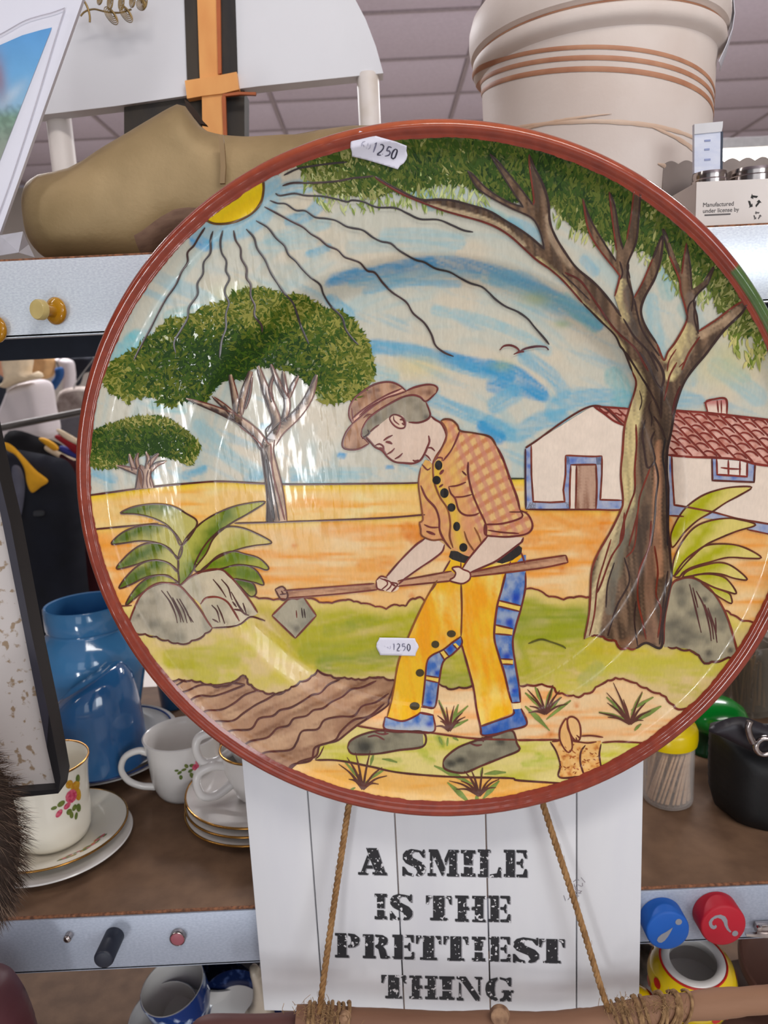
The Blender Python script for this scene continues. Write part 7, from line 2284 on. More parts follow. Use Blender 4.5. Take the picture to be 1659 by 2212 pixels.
decal('rock', rk1, rock_col((134, 128, 112), (172, 162, 142), [(g1[0][0], g1[0][1], 26, .28), (g1[1][0], g1[1][1], 24, .22), (g1[2][0], g1[2][1], 20, .25), (*cG([(195, 435)])[0], 5, .7), (g1[3][0], g1[3][1], 22, .2)], 242), 5.8, rocks)
rl = [(rk1[:12], 4.8, RED), (scal(rk1[11:] + rk1[:1], 27, 4), 4.6, BRN), (rk2[:9], 4.8, RED), (rk3[:6], 4.4, RED), (cG([(725, 520), (860, 510), (930, 490), (1000, 440), (1080, 460), (1105, 470)]), 4, BRN), (cG([(880, 385), (930, 395), (960, 420), (990, 430)]), 4.4, BRN)]
for q in ([(360, 250), (420, 330), (460, 420), (475, 485)], [(400, 255), (450, 340), (490, 430), (500, 480)], [(440, 300), (490, 400), (520, 480)], [(470, 310), (520, 400), (545, 485)], [(490, 310), (540, 400), (575, 480)], [(545, 420), (590, 480)],
          [(720, 355), (760, 400), (780, 480)], [(760, 355), (790, 420), (815, 490)], [(725, 455), (770, 480)], [(730, 170), (780, 230), (825, 300)], [(790, 170), (840, 230), (860, 300), (870, 320)], [(860, 260), (910, 350), (950, 400)], [(880, 300), (920, 370), (940, 410)], [(870, 330), (900, 370)], [(945, 340), (970, 420)]):
    rl.append((cG(q), [2.2, 4.4, 1.6], (70, 40, 34)))
lines('rock_outline', rl, 7.3, rocks)
rk4 = cM([(1035, 920), (1040, 780), (1060, 660), (1085, 560), (1130, 530), (1200, 520), (1270, 550), (1340, 620), (1400, 720), (1440, 830), (1475, 960), (1480, 990), (1400, 1000), (1340, 1020), (1290, 1030), (1220, 960), (1130, 940), (1060, 935)])
rr4 = part('painted_rock')
s4 = [(1140, 590, 18, .5), (1100, 780, 16, .5), (1190, 830, 18, .5), (1280, 650, 8, .9), (1435, 955, 8, .9), (1305, 970, 9, .9), (1160, 910, 14, .5), (1080, 880, 20, .4)]
decal('rock', rk4, rock_col((110, 104, 88), (152, 142, 118), [(*cM([(a, b)])[0], r, al) for a, b, r, al in s4], 244), 5.4, rr4)
rl = [(rk4[:12], 5, RED), (scal(rk4[11:], 30, 4), 5, BRN)]
for q in ([(1190, 560), (1220, 680), (1260, 850)], [(1210, 580), (1240, 700)], [(1230, 600), (1280, 700), (1310, 820), (1320, 900)], [(1280, 680), (1320, 790), (1335, 890)], [(1300, 700), (1340, 820), (1355, 910)], [(1345, 760), (1350, 850)]):
    rl.append((cM(q), [2, 4.2, 2], (76, 40, 36)))
lines('rock_outline', rl, 7.3, rr4)

# ---- farmhouse
hs = part('painted_farmhouse')
WALL = (214, 198, 182)
BLU, BLU2 = (116, 132, 172), (86, 112, 176)
wl = [(1137, 968), (1150, 958), (1280, 877), (1352, 922), (1356, 1102), (1138, 1102)]
decal('wall', wl, WALL, 5, hs, sm=False)
wr = cH([(805, 880), (1180, 905), (1560, 960), (1720, 980), (1720, 1480), (1400, 1425), (1190, 1370), (860, 1310), (810, 1400)])
decal('wall', wr, WALL, 5, hs, sm=False)


def blue_col(x, y):
    n = fbm(x / 16, y / 14, 250)
    c = mixc(np.broadcast_to(pig((164, 166, 178)), (len(x), 3)), np.broadcast_to(pig((122, 136, 172)), (len(x), 3)), (n - .3) * 2.2)
    return mixc(c, np.broadcast_to(pig((84, 104, 162)), (len(x), 3)), (n - .62) * 4)


for q in (cS([(1060, 370), (1108, 345), (1112, 600), (1128, 845), (1150, 852), (1150, 912), (1065, 912)]), cS([(1100, 850), (1452, 850), (1452, 914), (1065, 914)]), cS([(1415, 430), (1440, 425), (1462, 520), (1456, 700), (1452, 914), (1440, 914), (1404, 850), (1398, 740)]),
          [(1222, 985), (1301, 985), (1301, 1004), (1225, 1004)], cH([(188, 900), (240, 890), (235, 1100), (225, 1265), (410, 1270), (402, 1342), (190, 1345)]), cH([(812, 890), (842, 895), (860, 1315), (980, 1330), (1190, 1370), (1400, 1430), (1659, 1470), (1720, 1480), (1720, 1570), (1500, 1520), (1200, 1430), (815, 1400)])):
    decal('blue_border', q, blue_col, 5.5, hs, sm=False, step=4)
decal('blue_border', cH([(1180, 910), (1550, 950), (1540, 1115), (1185, 1100)]), blue_col, 5.5, hs, sm=False, step=4)
decal('window', cH([(1220, 915), (1480, 940), (1480, 1065), (1225, 1050)]), (218, 204, 192), 6, hs, sm=False)
decal('door', cH([(20, 970), (185, 965), (190, 1345), (15, 1345)]), lambda x, y: mixc(np.broadcast_to(pig((172, 140, 120)), (len(x), 3)), np.broadcast_to(pig((132, 96, 78)), (len(x), 3)), (streak(x, y, 88, 5, 60, 255) - .4) * 3), 6, hs, sm=False, step=4)
TILE = (188, 136, 120)


def tile_col(x, y):
    n = fbm(x / 12, y / 10, 260)
    return mixc(np.broadcast_to(pig((206, 162, 148)), (len(x), 3)), np.broadcast_to(pig((170, 110, 96)), (len(x), 3)), (n - .35) * 2.6)


rmain = cH([(850, 500), (1130, 520), (1310, 540), (1659, 580), (1740, 592), (1740, 985), (1560, 960), (1400, 920), (1200, 905), (1000, 900), (800, 882)])
rsml = cH([(165, 465), (300, 475), (475, 487), (445, 635), (340, 590), (260, 530)])
decal('roof', rmain, tile_col, 5.6, hs, sm=False, step=5)
decal('roof', rsml, tile_col, 5.6, hs, sm=False, step=5)
decal('chimney', cH([(1130, 425), (1300, 405), (1310, 535), (1145, 515)]), lambda x, y: mixc(np.broadcast_to(pig((214, 192, 176)), (len(x), 3)), np.broadcast_to(pig((170, 90, 90)), (len(x), 3)), np.clip((880 - y) / 10, 0, 1) * .8), 5.9, hs, sm=False, step=4)
TL = (112, 42, 34)
hl = [(wl[:4], 4.4, BRN), ([(1352, 922), (1350, 980), (1342, 1020), (1348, 1080), (1342, 1102)], 4.6, RED), (cS([(1058, 370), (1058, 640), (1062, 912)]), 4.8, (60, 36, 44)), (tuple(cS([(1110, 340), (1112, 600), (1128, 845), (1280, 852), (1410, 845), (1398, 740), (1418, 600), (1418, 430)])), 4.2, RED), (cS([(1062, 914), (1260, 916), (1660, 914)]), 4.4, BRN),
      (cS([(1418, 430), (1660, 440)]) + cH([(240, 890)]), 4.2, RED), (tuple(cH([(240, 890), (238, 1050), (225, 1265), (410, 1270)])), 4.2, RED), (cS([(1465, 520), (1456, 700), (1456, 912)]), 4, RED), (cS([(1460, 515), (1660, 512)]) + cH([(190, 965)]), 4, RED), (cH([(22, 968), (18, 1200), (12, 1345)]), 4.2, RED), (cH([(188, 965), (195, 1150), (188, 1345)]), 4.6, RED), (cH([(-60, 1350), (190, 1350), (400, 1348), (412, 1270)]), 4.2, RED),
      (cH([(165, 465), (300, 475), (475, 487)]), 5, TL), (cH([(165, 465), (260, 530), (340, 590), (440, 635)]), 5, TL), (cH([(850, 500), (1130, 520), (1310, 540), (1659, 580), (1740, 592)]), 5, TL), (cH([(800, 882), (1000, 900), (1200, 905), (1400, 920), (1560, 960), (1740, 985)]), 5.4, TL),
      (tuple(cH([(835, 890), (840, 1050), (858, 1310), (980, 1330), (1190, 1370), (1400, 1428), (1720, 1482)])), 4.4, RED), (cH([(815, 1400), (940, 1408)]), 4, RED), (cH([(1480, 1520), (1720, 1570)]), 4, RED),
      (tuple(cH([(1180, 910), (1185, 1100), (1540, 1115), (1550, 950)])), 4.4, BRN), (tuple(cH([(1220, 915), (1225, 1050), (1480, 1068), (1482, 940)])), 4.6, TL), (cH([(1320, 925), (1322, 1062)]), 4.4, TL), (cH([(1420, 930), (1418, 1062)]), 4.4, TL), (cH([(1255, 990), (1340, 1000), (1430, 1003)]), 4, TL),
      (cH([(1145, 518), (1128, 430), (1200, 405), (1300, 405), (1308, 535)]), 4.6, TL), (cH([(1225, 415), (1235, 520)]), 4, TL), (cH([(1110, 440), (1150, 420), (1200, 405)]), 4, TL), (cH([(1260, 415), (1262, 525)]), 3, TL)]
lines('house_outline', hl, 7.3, hs)
# roof tiles: sloping joints and short curved courses between them
tj_ = []
Pm = np.array(rmain)


def clip_in(q):
    Q = resample(q, 4, closed=False)
    k = inside(Pm, Q[:, 0], Q[:, 1])
    return [tuple(p) for p in Q[k]]


for k in range(-4, 9):
    xr = 860 + 128 * k
    q = clip_in(cH([(xr, 505 + 11 * k), (xr + 190, 690 + 11 * k), (xr + 430, 935 + 11 * k)]))
    if len(q) > 3: tj_.append((q[::3] + [q[-1]], 4.6, TL))
    for r in range(6):
        t0 = (r + 0.45 * (k % 2)) * 68
        x0_, y0_ = xr + t0 + 4, 508 + 11 * k + t0 * .985
        q = clip_in(cH([(x0_, y0_), (x0_ + 30, y0_ - 14), (x0_ + 74, y0_ - 6), (x0_ + 118, y0_ + 30)]))
        if len(q) > 3: tj_.append((q[::3] + [q[-1]], 4.2, TL))
lines('roof_tile_joints', tj_, 7.3, hs)
tj_ = []
Pm = np.array(rsml)
for k in range(0, 5):
    q = clip_in(cH([(190 + 75 * k, 455), (300 + 75 * k, 560), (420 + 75 * k, 660)]))
    if len(q) > 3: tj_.append((q[::3] + [q[-1]], 3.6, TL))
    q = clip_in(cH([(200 + 60 * k, 520 + 8 * k), (240 + 60 * k, 505 + 10 * k), (290 + 60 * k, 530 + 10 * k)]))
    if len(q) > 3: tj_.append((q[::3] + [q[-1]], 3.4, TL))
lines('roof_tile_joints', tj_, 7.3, hs)

# ---- basket, tufts, bird
bk = part('painted_basket')
bb_ = cB([(290, 842), (380, 832), (560, 840), (740, 832), (735, 940), (745, 1080), (760, 1120), (590, 1150), (370, 1158), (375, 1050), (340, 930)])


def bask_col(x, y):
    n = fbm(x / 10, y / 8, 270)
    c = mixc(np.broadcast_to(pig((218, 176, 118)), (len(x), 3)), np.broadcast_to(pig((206, 150, 84)), (len(x), 3)), (n - .35) * 2.5)
    return mixc(c, np.broadcast_to(pig((172, 104, 56)), (len(x), 3)), np.clip((n - .62) * 7, 0, .9))


decal('basket_body', bb_, bask_col, 5.4, bk, sm=False, step=4)
h1 = cB([(430, 630), (375, 720), (372, 820), (410, 900), (450, 935), (482, 890), (470, 790), (440, 710)])
h2 = cB([(440, 640), (480, 615), (530, 645), (555, 710), (555, 800), (530, 835), (490, 810), (455, 740)])
decal('basket_handle', h1, (212, 166, 110), 5.8, bk, step=4)
decal('basket_handle', h2, (214, 172, 120), 5.6, bk, step=4)
bl = [(smooth2(h1, 3), 4, RED, True), (smooth2(h2, 3), 4, RED, True), (cB([(285, 840), (340, 930), (375, 1050), (370, 1158), (590, 1148)]), 4.4, BRN), (cB([(600, 870), (560, 930), (555, 1030), (590, 1145)]), 4.4, BRN), (cB([(740, 860), (725, 960), (745, 1090)]), 4.2, BRN), (cB([(560, 790), (650, 785), (760, 800)]), 4, RED), (cB([(470, 830), (530, 840), (620, 850), (700, 840)]), 4, RED), (cB([(520, 780), (550, 810), (530, 835), (515, 800)]), 4, RED), (cB([(300, 840), (375, 830)]), 4, RED)]
rr = random.Random(31)
for k in range(46):
    x, y = rr.uniform(350, 725), rr.uniform(870, 1130)
    if x < 380 and y < 960: continue
    bl.append((cB([(x, y), (x + rr.uniform(10, 34), y + rr.uniform(-22, 20))]), 3.4, (150, 84, 44)))
lines('basket_outline', bl, 7.3, bk)


def tuft(root, blades, conv, greens=()):
    t = part('painted_grass_tuft')
    ls = []
    for q in blades:
        mid = ((q[0] + root[0]) / 2 + (q[2] if len(q) > 2 else 0), (q[1] + root[1]) / 2 - 18 * (1 if abs(q[0] - root[0]) > 20 else 0))
        ls.append((conv([root, mid, (q[0], q[1])]), [6, 5, 1.5], (84, 46, 36)))
    gs = []
    for q in greens:
        gs.append((conv([(q[0], q[1]), ((q[0] + q[2]) / 2, (q[1] + q[3]) / 2 - 4), (q[2], q[3])]), [2, q[4], 3], (112, 128, 62)))
    if gs: lines('green_blades', gs, 6.6, t)
    lines('blades', ls, 7.2, t)


tuft((1000, 680), [(790, 400), (850, 310), (795, 490), (720, 580), (800, 620), (1110, 390), (1140, 490), (1190, 560), (1120, 650), (940, 460)], cB, [(1000, 640, 790, 440, 9), (1010, 560, 1210, 440, 8), (1050, 660, 1280, 520, 12), (960, 600, 820, 510, 9), (1010, 600, 1110, 400, 9), (1040, 740, 1100, 680, 8), (970, 640, 720, 575, 8)])
tuft((240, 590), [(80, 370), (110, 440), (100, 520), (90, 580), (170, 360), (310, 330), (390, 440), (440, 500), (370, 380)], cB, [(280, 740, 60, 520, 12), (230, 560, 60, 400, 10), (250, 640, 470, 470, 9), (240, 540, 310, 340, 10), (220, 520, 150, 350, 9), (260, 580, 380, 440, 9)])
tuft((765, 1190), [(690, 985), (680, 1080), (660, 1160), (745, 1020), (800, 1010), (880, 1090), (840, 1130), (700, 1120), (860, 1060)], cT, [(760, 1160, 690, 970, 8), (770, 1140, 900, 1010, 8), (770, 1180, 900, 1110, 8), (715, 1290, 690, 1235, 7), (750, 1300, 755, 1240, 6), (830, 1260, 790, 1240, 6), (790, 1130, 830, 1000, 9)])
tuft((785, 290), [(640, 140), (690, 100), (700, 230), (740, 70), (830, 60), (900, 160), (930, 210), (880, 260), (760, 200)], C(500, 1600, 2.765), [(780, 250, 680, 130, 7), (800, 250, 920, 170, 7), (830, 150, 850, 80, 8), (900, 110, 990, 130, 7), (740, 280, 700, 310, 6)])
tuft((1480, 330), [(1300, 240), (1340, 290), (1390, 180), (1430, 170), (1500, 160), (1560, 220), (1600, 230), (1370, 240), (1580, 280)], C(500, 1600, 2.765), [(1440, 260, 1210, 150, 14), (1430, 380, 1290, 250, 14), (1500, 350, 1600, 240, 14), (1510, 200, 1640, 190, 10), (1470, 360, 1460, 330, 12), (1490, 220, 1500, 160, 7)])
bd = part('painted_bird')
lines('bird', [(cU([(1060, 1515), (1090, 1485), (1140, 1480), (1185, 1500), (1205, 1530)]), [2, 5, 5, 4], (90, 44, 42)), (cU([(1200, 1530), (1240, 1505), (1320, 1488), (1390, 1492), (1410, 1515)]), [4, 5.5, 4.5, 3], (80, 50, 54)), (cU([(1160, 1545), (1200, 1528), (1235, 1525)]), [2, 5.5, 3], (96, 44, 40))], 8, bd)

# ---- the farmer
fm_ = part('painted_person')
SKIN = (204, 182, 164)


def yel_col(x, y):
    n = streak(x, y, 80, 14, 80, 280)
    n2 = fbm(x / 40, y / 50, 283)
    c = mixc(np.broadcast_to(pig((226, 172, 62)), (len(x), 3)), np.broadcast_to(pig((228, 192, 110)), (len(x), 3)), (n2 - .5) * 3.5)
    return mixc(c, np.broadcast_to(pig((222, 148, 20)), (len(x), 3)), (n - .42) * 3.5)


def denim_col(x, y):
    n = fbm(x / 12, y / 16, 290)
    c = mixc(np.broadcast_to(pig((140, 152, 172)), (len(x), 3)), np.broadcast_to(pig((62, 98, 160)), (len(x), 3)), (n - .28) * 2.6)
    for (px, py, r) in (cT([(1245, 235)])[0] + (11,), cT([(1195, 415)])[0] + (10,), cT([(1180, 655)])[0] + (10,), cT([(1230, 900)])[0] + (7,), cT([(770, 605)])[0] + (8,), cT([(675, 775)])[0] + (5,), cT([(630, 990)])[0] + (6,), cT([(1090, 1180)])[0] + (9,), cT([(625, 1150)])[0] + (8,)):
        c = mixc(c, np.broadcast_to(pig((22, 58, 150)), (len(x), 3)), 0.9 * np.clip(1.35 - np.hypot(x - px, y - py) / r, 0, 1))
    return c


def shoe_col(x, y):
    n = fbm(x / 26, y / 16, 300)
    c = mixc(np.broadcast_to(pig((132, 126, 106)), (len(x), 3)), np.broadcast_to(pig((104, 98, 82)), (len(x), 3)), (n - .35) * 2.5)
    for (px, py, r) in (cT([(160, 1305)])[0] + (13,), cT([(780, 1425)])[0] + (7,), cT([(845, 1400)])[0] + (8,), cT([(1130, 1270)])[0] + (7,)):
        c = mixc(c, np.broadcast_to(pig((40, 40, 36)), (len(x), 3)), 0.85 * np.clip(1.5 - np.hypot((x - px) * .7, y - py) / r, 0, 1))
    return c


tl1 = cT([(680, 110), (850, 150), (850, 500), (800, 560), (720, 610), (640, 660), (605, 720), (600, 780), (580, 900), (555, 1060), (500, 1100), (420, 1115), (320, 1090), (360, 930), (400, 700), (470, 520), (560, 320), (640, 170)])
tl2 = cT([(850, 150), (900, 85), (1170, 60), (1140, 200), (1110, 300), (1088, 440), (1090, 560), (1130, 680), (1170, 830), (1200, 960), (1220, 1060), (1100, 1110), (990, 1150), (960, 1030), (940, 900), (890, 700), (850, 560)])
decal('trouser_leg', tl1, yel_col, 5.2, fm_, sm=False)
decal('trouser_leg', tl2, yel_col, 5.2, fm_, sm=False)
hip = cS([(385, 1350), (480, 1390), (700, 1420), (930, 1370), (1020, 1320), (1050, 1400), (1040, 1480), (500, 1600), (330, 1600), (290, 1530), (320, 1480), (350, 1430)])
decal('hip', hip, yel_col, 5.1, fm_, sm=False)
sd = cT([(1170, 60), (1225, 5), (1300, -70), (1315, -70), (1312, 55), (1310, 170), (1280, 310), (1240, 450), (1220, 560), (1240, 720), (1265, 870), (1275, 985), (1215, 990), (1195, 930), (1160, 780), (1120, 650), (1090, 540), (1090, 440), (1110, 290), (1140, 180)])
decal('side_panel', sd, denim_col, 5.5, fm_, sm=False, step=4)
si = cT([(790, 555), (850, 515), (855, 570), (790, 640), (720, 700), (690, 850), (660, 1020), (572, 1010), (590, 840), (605, 700), (640, 650), (720, 610)])
decal('side_panel', si, denim_col, 5.5, fm_, sm=False, step=4)
for q in (cT([(1115, 255), (1280, 295), (1272, 335), (1108, 295)]), cT([(1092, 430), (1222, 460), (1216, 505), (1094, 495)]), cT([(1135, 675), (1222, 680), (1222, 715), (1145, 712)]), cT([(695, 625), (725, 610), (765, 660), (735, 690)]), cT([(597, 795), (690, 810), (685, 845), (593, 825)]), cT([(790, 570), (810, 560), (840, 590), (822, 605)])):
    decal('yellow_band', q, (226, 184, 96), 5.8, fm_, sm=False, step=4)
for q in (cT([(1215, 990), (1275, 985), (1282, 1032), (1224, 1036)]), cT([(562, 1020), (655, 1025), (650, 1080), (558, 1065)])):
    decal('cream_band', q, (222, 196, 148), 5.8, fm_, sm=False, step=4)
cf1 = cT([(305, 1090), (430, 1120), (540, 1075), (560, 1060), (650, 1075), (655, 1195), (500, 1200), (380, 1190), (298, 1170)])
cf2 = cT([(990, 1160), (1100, 1120), (1220, 1075), (1225, 1035), (1280, 1030), (1320, 1145), (1200, 1185), (1090, 1215), (1000, 1220)])
decal('trouser_cuff', cf1, lambda x, y: mixc(denim_col(x, y), np.broadcast_to(pig((176, 178, 176)), (len(x), 3)), np.clip((y - 1565) / 12, 0, .8)), 5.8, fm_, sm=False, step=4)
decal('trouser_cuff', cf2, lambda x, y: mixc(denim_col(x, y), np.broadcast_to(pig((44, 84, 154)), (len(x), 3)), np.full(len(x), .6)), 5.8, fm_, sm=False, step=4)
sh1 = cT([(35, 1310), (60, 1260), (150, 1215), (270, 1190), (400, 1200), (575, 1200), (580, 1300), (400, 1330), (250, 1355), (120, 1360), (60, 1350)])
sh2 = cT([(720, 1420), (740, 1380), (830, 1310), (960, 1260), (1100, 1220), (1215, 1190), (1250, 1280), (1265, 1330), (1150, 1380), (1000, 1440), (880, 1490), (790, 1485), (730, 1460)])
decal('shoe', sh1, shoe_col, 5.6, fm_, sm=False)
decal('shoe', sh2, shoe_col, 5.6, fm_, sm=False)

shirt = cS([(300, 120), (340, 105), (400, 115), (450, 160), (475, 210), (600, 230), (740, 265), (800, 350), (860, 470), (920, 640), (980, 800), (1010, 920), (1080, 960), (1120, 1040), (1110, 1100), (1050, 1140), (900, 1160), (770, 1155), (720, 1150), (680, 1200), (600, 1290), (560, 1340), (480, 1310), (400, 1270), (350, 1215), (310, 1185), (220, 1190), (130, 1150), (120, 1090), (110, 1030), (140, 1010), (120, 850), (100, 680), (120, 540), (160, 470), (232, 490), (260, 440), (330, 320), (350, 230), (310, 150)])


def shirt_col(x, y):
    n = fbm(x / 26, y / 30, 310)
    c = mixc(np.broadcast_to(pig((218, 178, 106)), (len(x), 3)), np.broadcast_to(pig((214, 160, 112)), (len(x), 3)), (n - .35) * 2.4)
    sx, sy = (x - 880) * 4.1475, (y - 880) * 4.1475
    back = np.clip((sx - 420 - (sy - 500) * .28) / 60, 0, 1)          # plaid covers the back and sleeve
    c = mixc(c, np.broadcast_to(pig((222, 184, 136)), (len(x), 3)), back * .7)
    w1 = np.sin(2 * math.pi * ((sx * .78 + sy) / 112 + .9 * np.sin(sx / 330)))
    w2 = np.sin(2 * math.pi * ((sx * 1.05 - sy * .42) / 104))
    ro = np.broadcast_to(pig((186, 112, 82)), (len(x), 3))
    pk = np.broadcast_to(pig((192, 132, 116)), (len(x), 3))
    c = mixc(c, ro, np.clip((w1 - .05) * 2.2, 0, 1) * (.28 + .5 * back))
    c = mixc(c, pk, np.clip((w2 + .1) * 2.0, 0, 1) * (.1 + .62 * back))
    low = np.clip((sy - 700) / 300, 0, 1) * (1 - back)
    c = mixc(c, np.broadcast_to(pig((206, 146, 112)), (len(x), 3)), low * fbm(x / 9, y / 9, 312) * 1.0)
    yl = np.clip(1.2 - seg_dist(np.array(cS([(270, 520), (260, 680), (340, 800), (410, 920), (440, 1080), (490, 1260)])), x, y, closed=False) / 13, 0, 1)
    return mixc(c, np.broadcast_to(pig((222, 182, 78)), (len(x), 3)), .85 * yl) * np.array([.88, .84, .80])


decal('shirt', shirt, shirt_col, 5.6, fm_, sm=False, step=3.5)
arm1 = cN([(872, 552), (960, 450), (1060, 350), (1120, 308), (1210, 320), (1245, 345), (1230, 390), (1170, 440), (1080, 500), (990, 565), (950, 600), (890, 600)])
arm2 = cS([(720, 1155), (800, 1155), (930, 1160), (1040, 1165), (1030, 1200), (980, 1240), (890, 1310), (790, 1380), (680, 1430), (560, 1480), (490, 1450), (540, 1370), (620, 1270)])
decal('forearm', arm1, SKIN, 6.0, fm_, sm=False)
decal('forearm', arm2, SKIN, 6.2, fm_, sm=False)
BELT = (38, 34, 32)
bl1 = cS([(372, 1340), (390, 1285), (450, 1290), (520, 1330), (575, 1340), (540, 1400), (470, 1385), (400, 1362)])
bl2 = cS([(790, 1385), (900, 1310), (1000, 1238), (1028, 1260), (1022, 1310), (940, 1370), (850, 1400)])
decal('belt', bl1, BELT, 6.0, fm_, sm=False, step=4)
decal('belt', bl2, BELT, 6.1, fm_, sm=False, step=4)
WOOD = lambda x, y: mixc(np.broadcast_to(pig((184, 142, 112)), (len(x), 3)), np.broadcast_to(pig((140, 98, 76)), (len(x), 3)), (streak(x, y, -8, 4, 60, 320) - .35) * 2.6)
hoe = part('painted_hoe')
ha = [cN([(215, 640), (500, 618), (795, 595), (820, 605), (815, 634), (560, 662), (240, 688)]), cN([(945, 578), (1290, 515), (1318, 540), (1290, 577), (945, 612)]), cS([(560, 1482), (700, 1450), (1000, 1390), (1420, 1325), (1440, 1390), (1200, 1440), (800, 1490), (565, 1517)])]
for q in ha: decal('hoe_shaft', q, WOOD, 6.3, hoe, sm=False, step=4)
hd = cN([(140, 800), (250, 690), (345, 685), (425, 800), (290, 945)])
decal('hoe_blade', hd, rock_col((124, 120, 104), (158, 150, 130), [(*cN([(298, 885)])[0], 9, .7), (*cN([(180, 795)])[0], 4, .4)], 330), 6.1, hoe, sm=False)
decal('hoe_socket', cN([(160, 632), (210, 615), (240, 660), (235, 692), (200, 698)]), (168, 134, 112), 6.4, hoe, sm=False, step=4)
lines('hoe_outline', [(ha[0][:3], 4.2, RED), (ha[0][4:], 4.2, RED), (ha[1][:2], 4.2, RED), (ha[1][3:], 4.2, RED), (ha[2][:4], 4.4, RED), (tuple(ha[2][3:5]), 4.4, RED), (ha[2][4:], 4.4, RED), (hd[:2] , 4.4, RED), (hd[1:3], 4, RED), (hd[2:4], 4.4, RED), (hd[3:5], 4.4, RED), ([hd[4], hd[0]], 4.4, RED), (cN([(160, 632), (210, 615), (240, 660), (235, 692), (200, 698), (160, 632)]), 4, BRN), (cN([(200, 640), (215, 665)]), 4, BRN), (cN([(190, 665), (235, 660)]), 3.6, BRN),
                      (cN([(296, 765), (300, 815)]), 3, RED), (cN([(330, 750), (338, 815)]), 3.4, DB), (cN([(345, 755), (354, 815)]), 3, DB)], 7.4, hoe)
hn1 = cN([(808, 575), (840, 548), (880, 560), (900, 580), (950, 592), (948, 632), (905, 648), (860, 640), (815, 622)])
hn2 = cS([(400, 1440), (460, 1428), (500, 1452), (560, 1480), (558, 1540), (500, 1578), (440, 1572), (380, 1550), (420, 1520), (432, 1480)])
decal('hand', hn1, (210, 186, 164), 6.6, fm_, step=4)
decal('hand', hn2, (210, 186, 164), 6.6, fm_, step=4)

face = cF([(490, 910), (560, 850), (650, 770), (750, 690), (800, 660), (860, 640), (940, 650), (980, 720), (1010, 730), (1130, 740), (1230, 700), (1275, 655), (1330, 700), (1400, 745), (1450, 840), (1460, 920), (1420, 1020), (1360, 1120), (1310, 1210), (1290, 1230), (1200, 1120), (1150, 1180), (1070, 1220), (960, 1215), (850, 1200), (770, 1150), (730, 1100), (690, 1060), (610, 1020), (560, 970)])
decal('face', face, SKIN, 6.0, fm_, sm=False, step=5)
hair = cF([(480, 910), (460, 860), (470, 800), (520, 700), (650, 590), (800, 500), (940, 430), (1060, 408), (1150, 430), (1215, 480), (1255, 580), (1270, 650), (1230, 700), (1130, 735), (1010, 730), (980, 720), (940, 650), (860, 640), (800, 660), (750, 690), (650, 770), (550, 850)])
decal('hair', hair, rock_col((122, 114, 98), (150, 140, 122), [(*cF([(1220, 670)])[0], 8, .8), (*cF([(800, 600)])[0], 14, .4), (*cF([(510, 860)])[0], 10, .6), (*cF([(620, 690)])[0], 14, .4)], 340), 6.2, fm_, sm=False, step=4)
ear = cF([(810, 650), (860, 640), (930, 670), (972, 720), (972, 770), (950, 800), (890, 800), (830, 760), (785, 690)])
decal('ear', ear, (206, 180, 158), 6.6, fm_, step=3)


def hat_col(x, y):
    n = fbm(x / 22, y / 18, 350)
    c = mixc(np.broadcast_to(pig((176, 138, 112)), (len(x), 3)), np.broadcast_to(pig((138, 104, 84)), (len(x), 3)), (n - .35) * 2.6)
    for (px, py, r) in (cF([(640, 345)])[0] + (6,), cF([(540, 370)])[0] + (6,), cF([(470, 420)])[0] + (6,), cF([(1250, 375)])[0] + (8,), cF([(830, 300)])[0] + (8,), cF([(520, 650)])[0] + (7,)):
        c = mixc(c, np.broadcast_to(pig((92, 62, 50)), (len(x), 3)), .7 * np.clip(1.4 - np.hypot(x - px, (y - py) * 1.3) / r, 0, 1))
    return c


brim = cF([(340, 750), (430, 670), (560, 560), (720, 455), (870, 395), (985, 355), (1090, 310), (1230, 280), (1320, 290), (1358, 325), (1340, 380), (1220, 480), (1150, 430), (1060, 405), (940, 430), (800, 500), (650, 590), (520, 700), (450, 820), (450, 900), (490, 930), (540, 985), (430, 1045), (330, 1060), (240, 1040), (220, 980), (260, 860)])
crn = cF([(340, 745), (300, 650), (310, 540), (370, 440), (480, 350), (600, 280), (720, 250), (820, 255), (910, 295), (985, 360), (870, 400), (720, 450), (560, 560), (430, 670)])
hb = cF([(335, 690), (440, 600), (600, 490), (760, 400), (930, 328), (968, 345), (870, 385), (720, 440), (560, 545), (430, 650), (345, 738)])
decal('hat_brim', brim, hat_col, 6.4, fm_, sm=False, step=4)
decal('hat_crown', crn, hat_col, 6.6, fm_, sm=False, step=4)
decal('hat_band', hb, (206, 164, 144), 6.8, fm_, sm=False, step=4)
OC = (96, 38, 34)
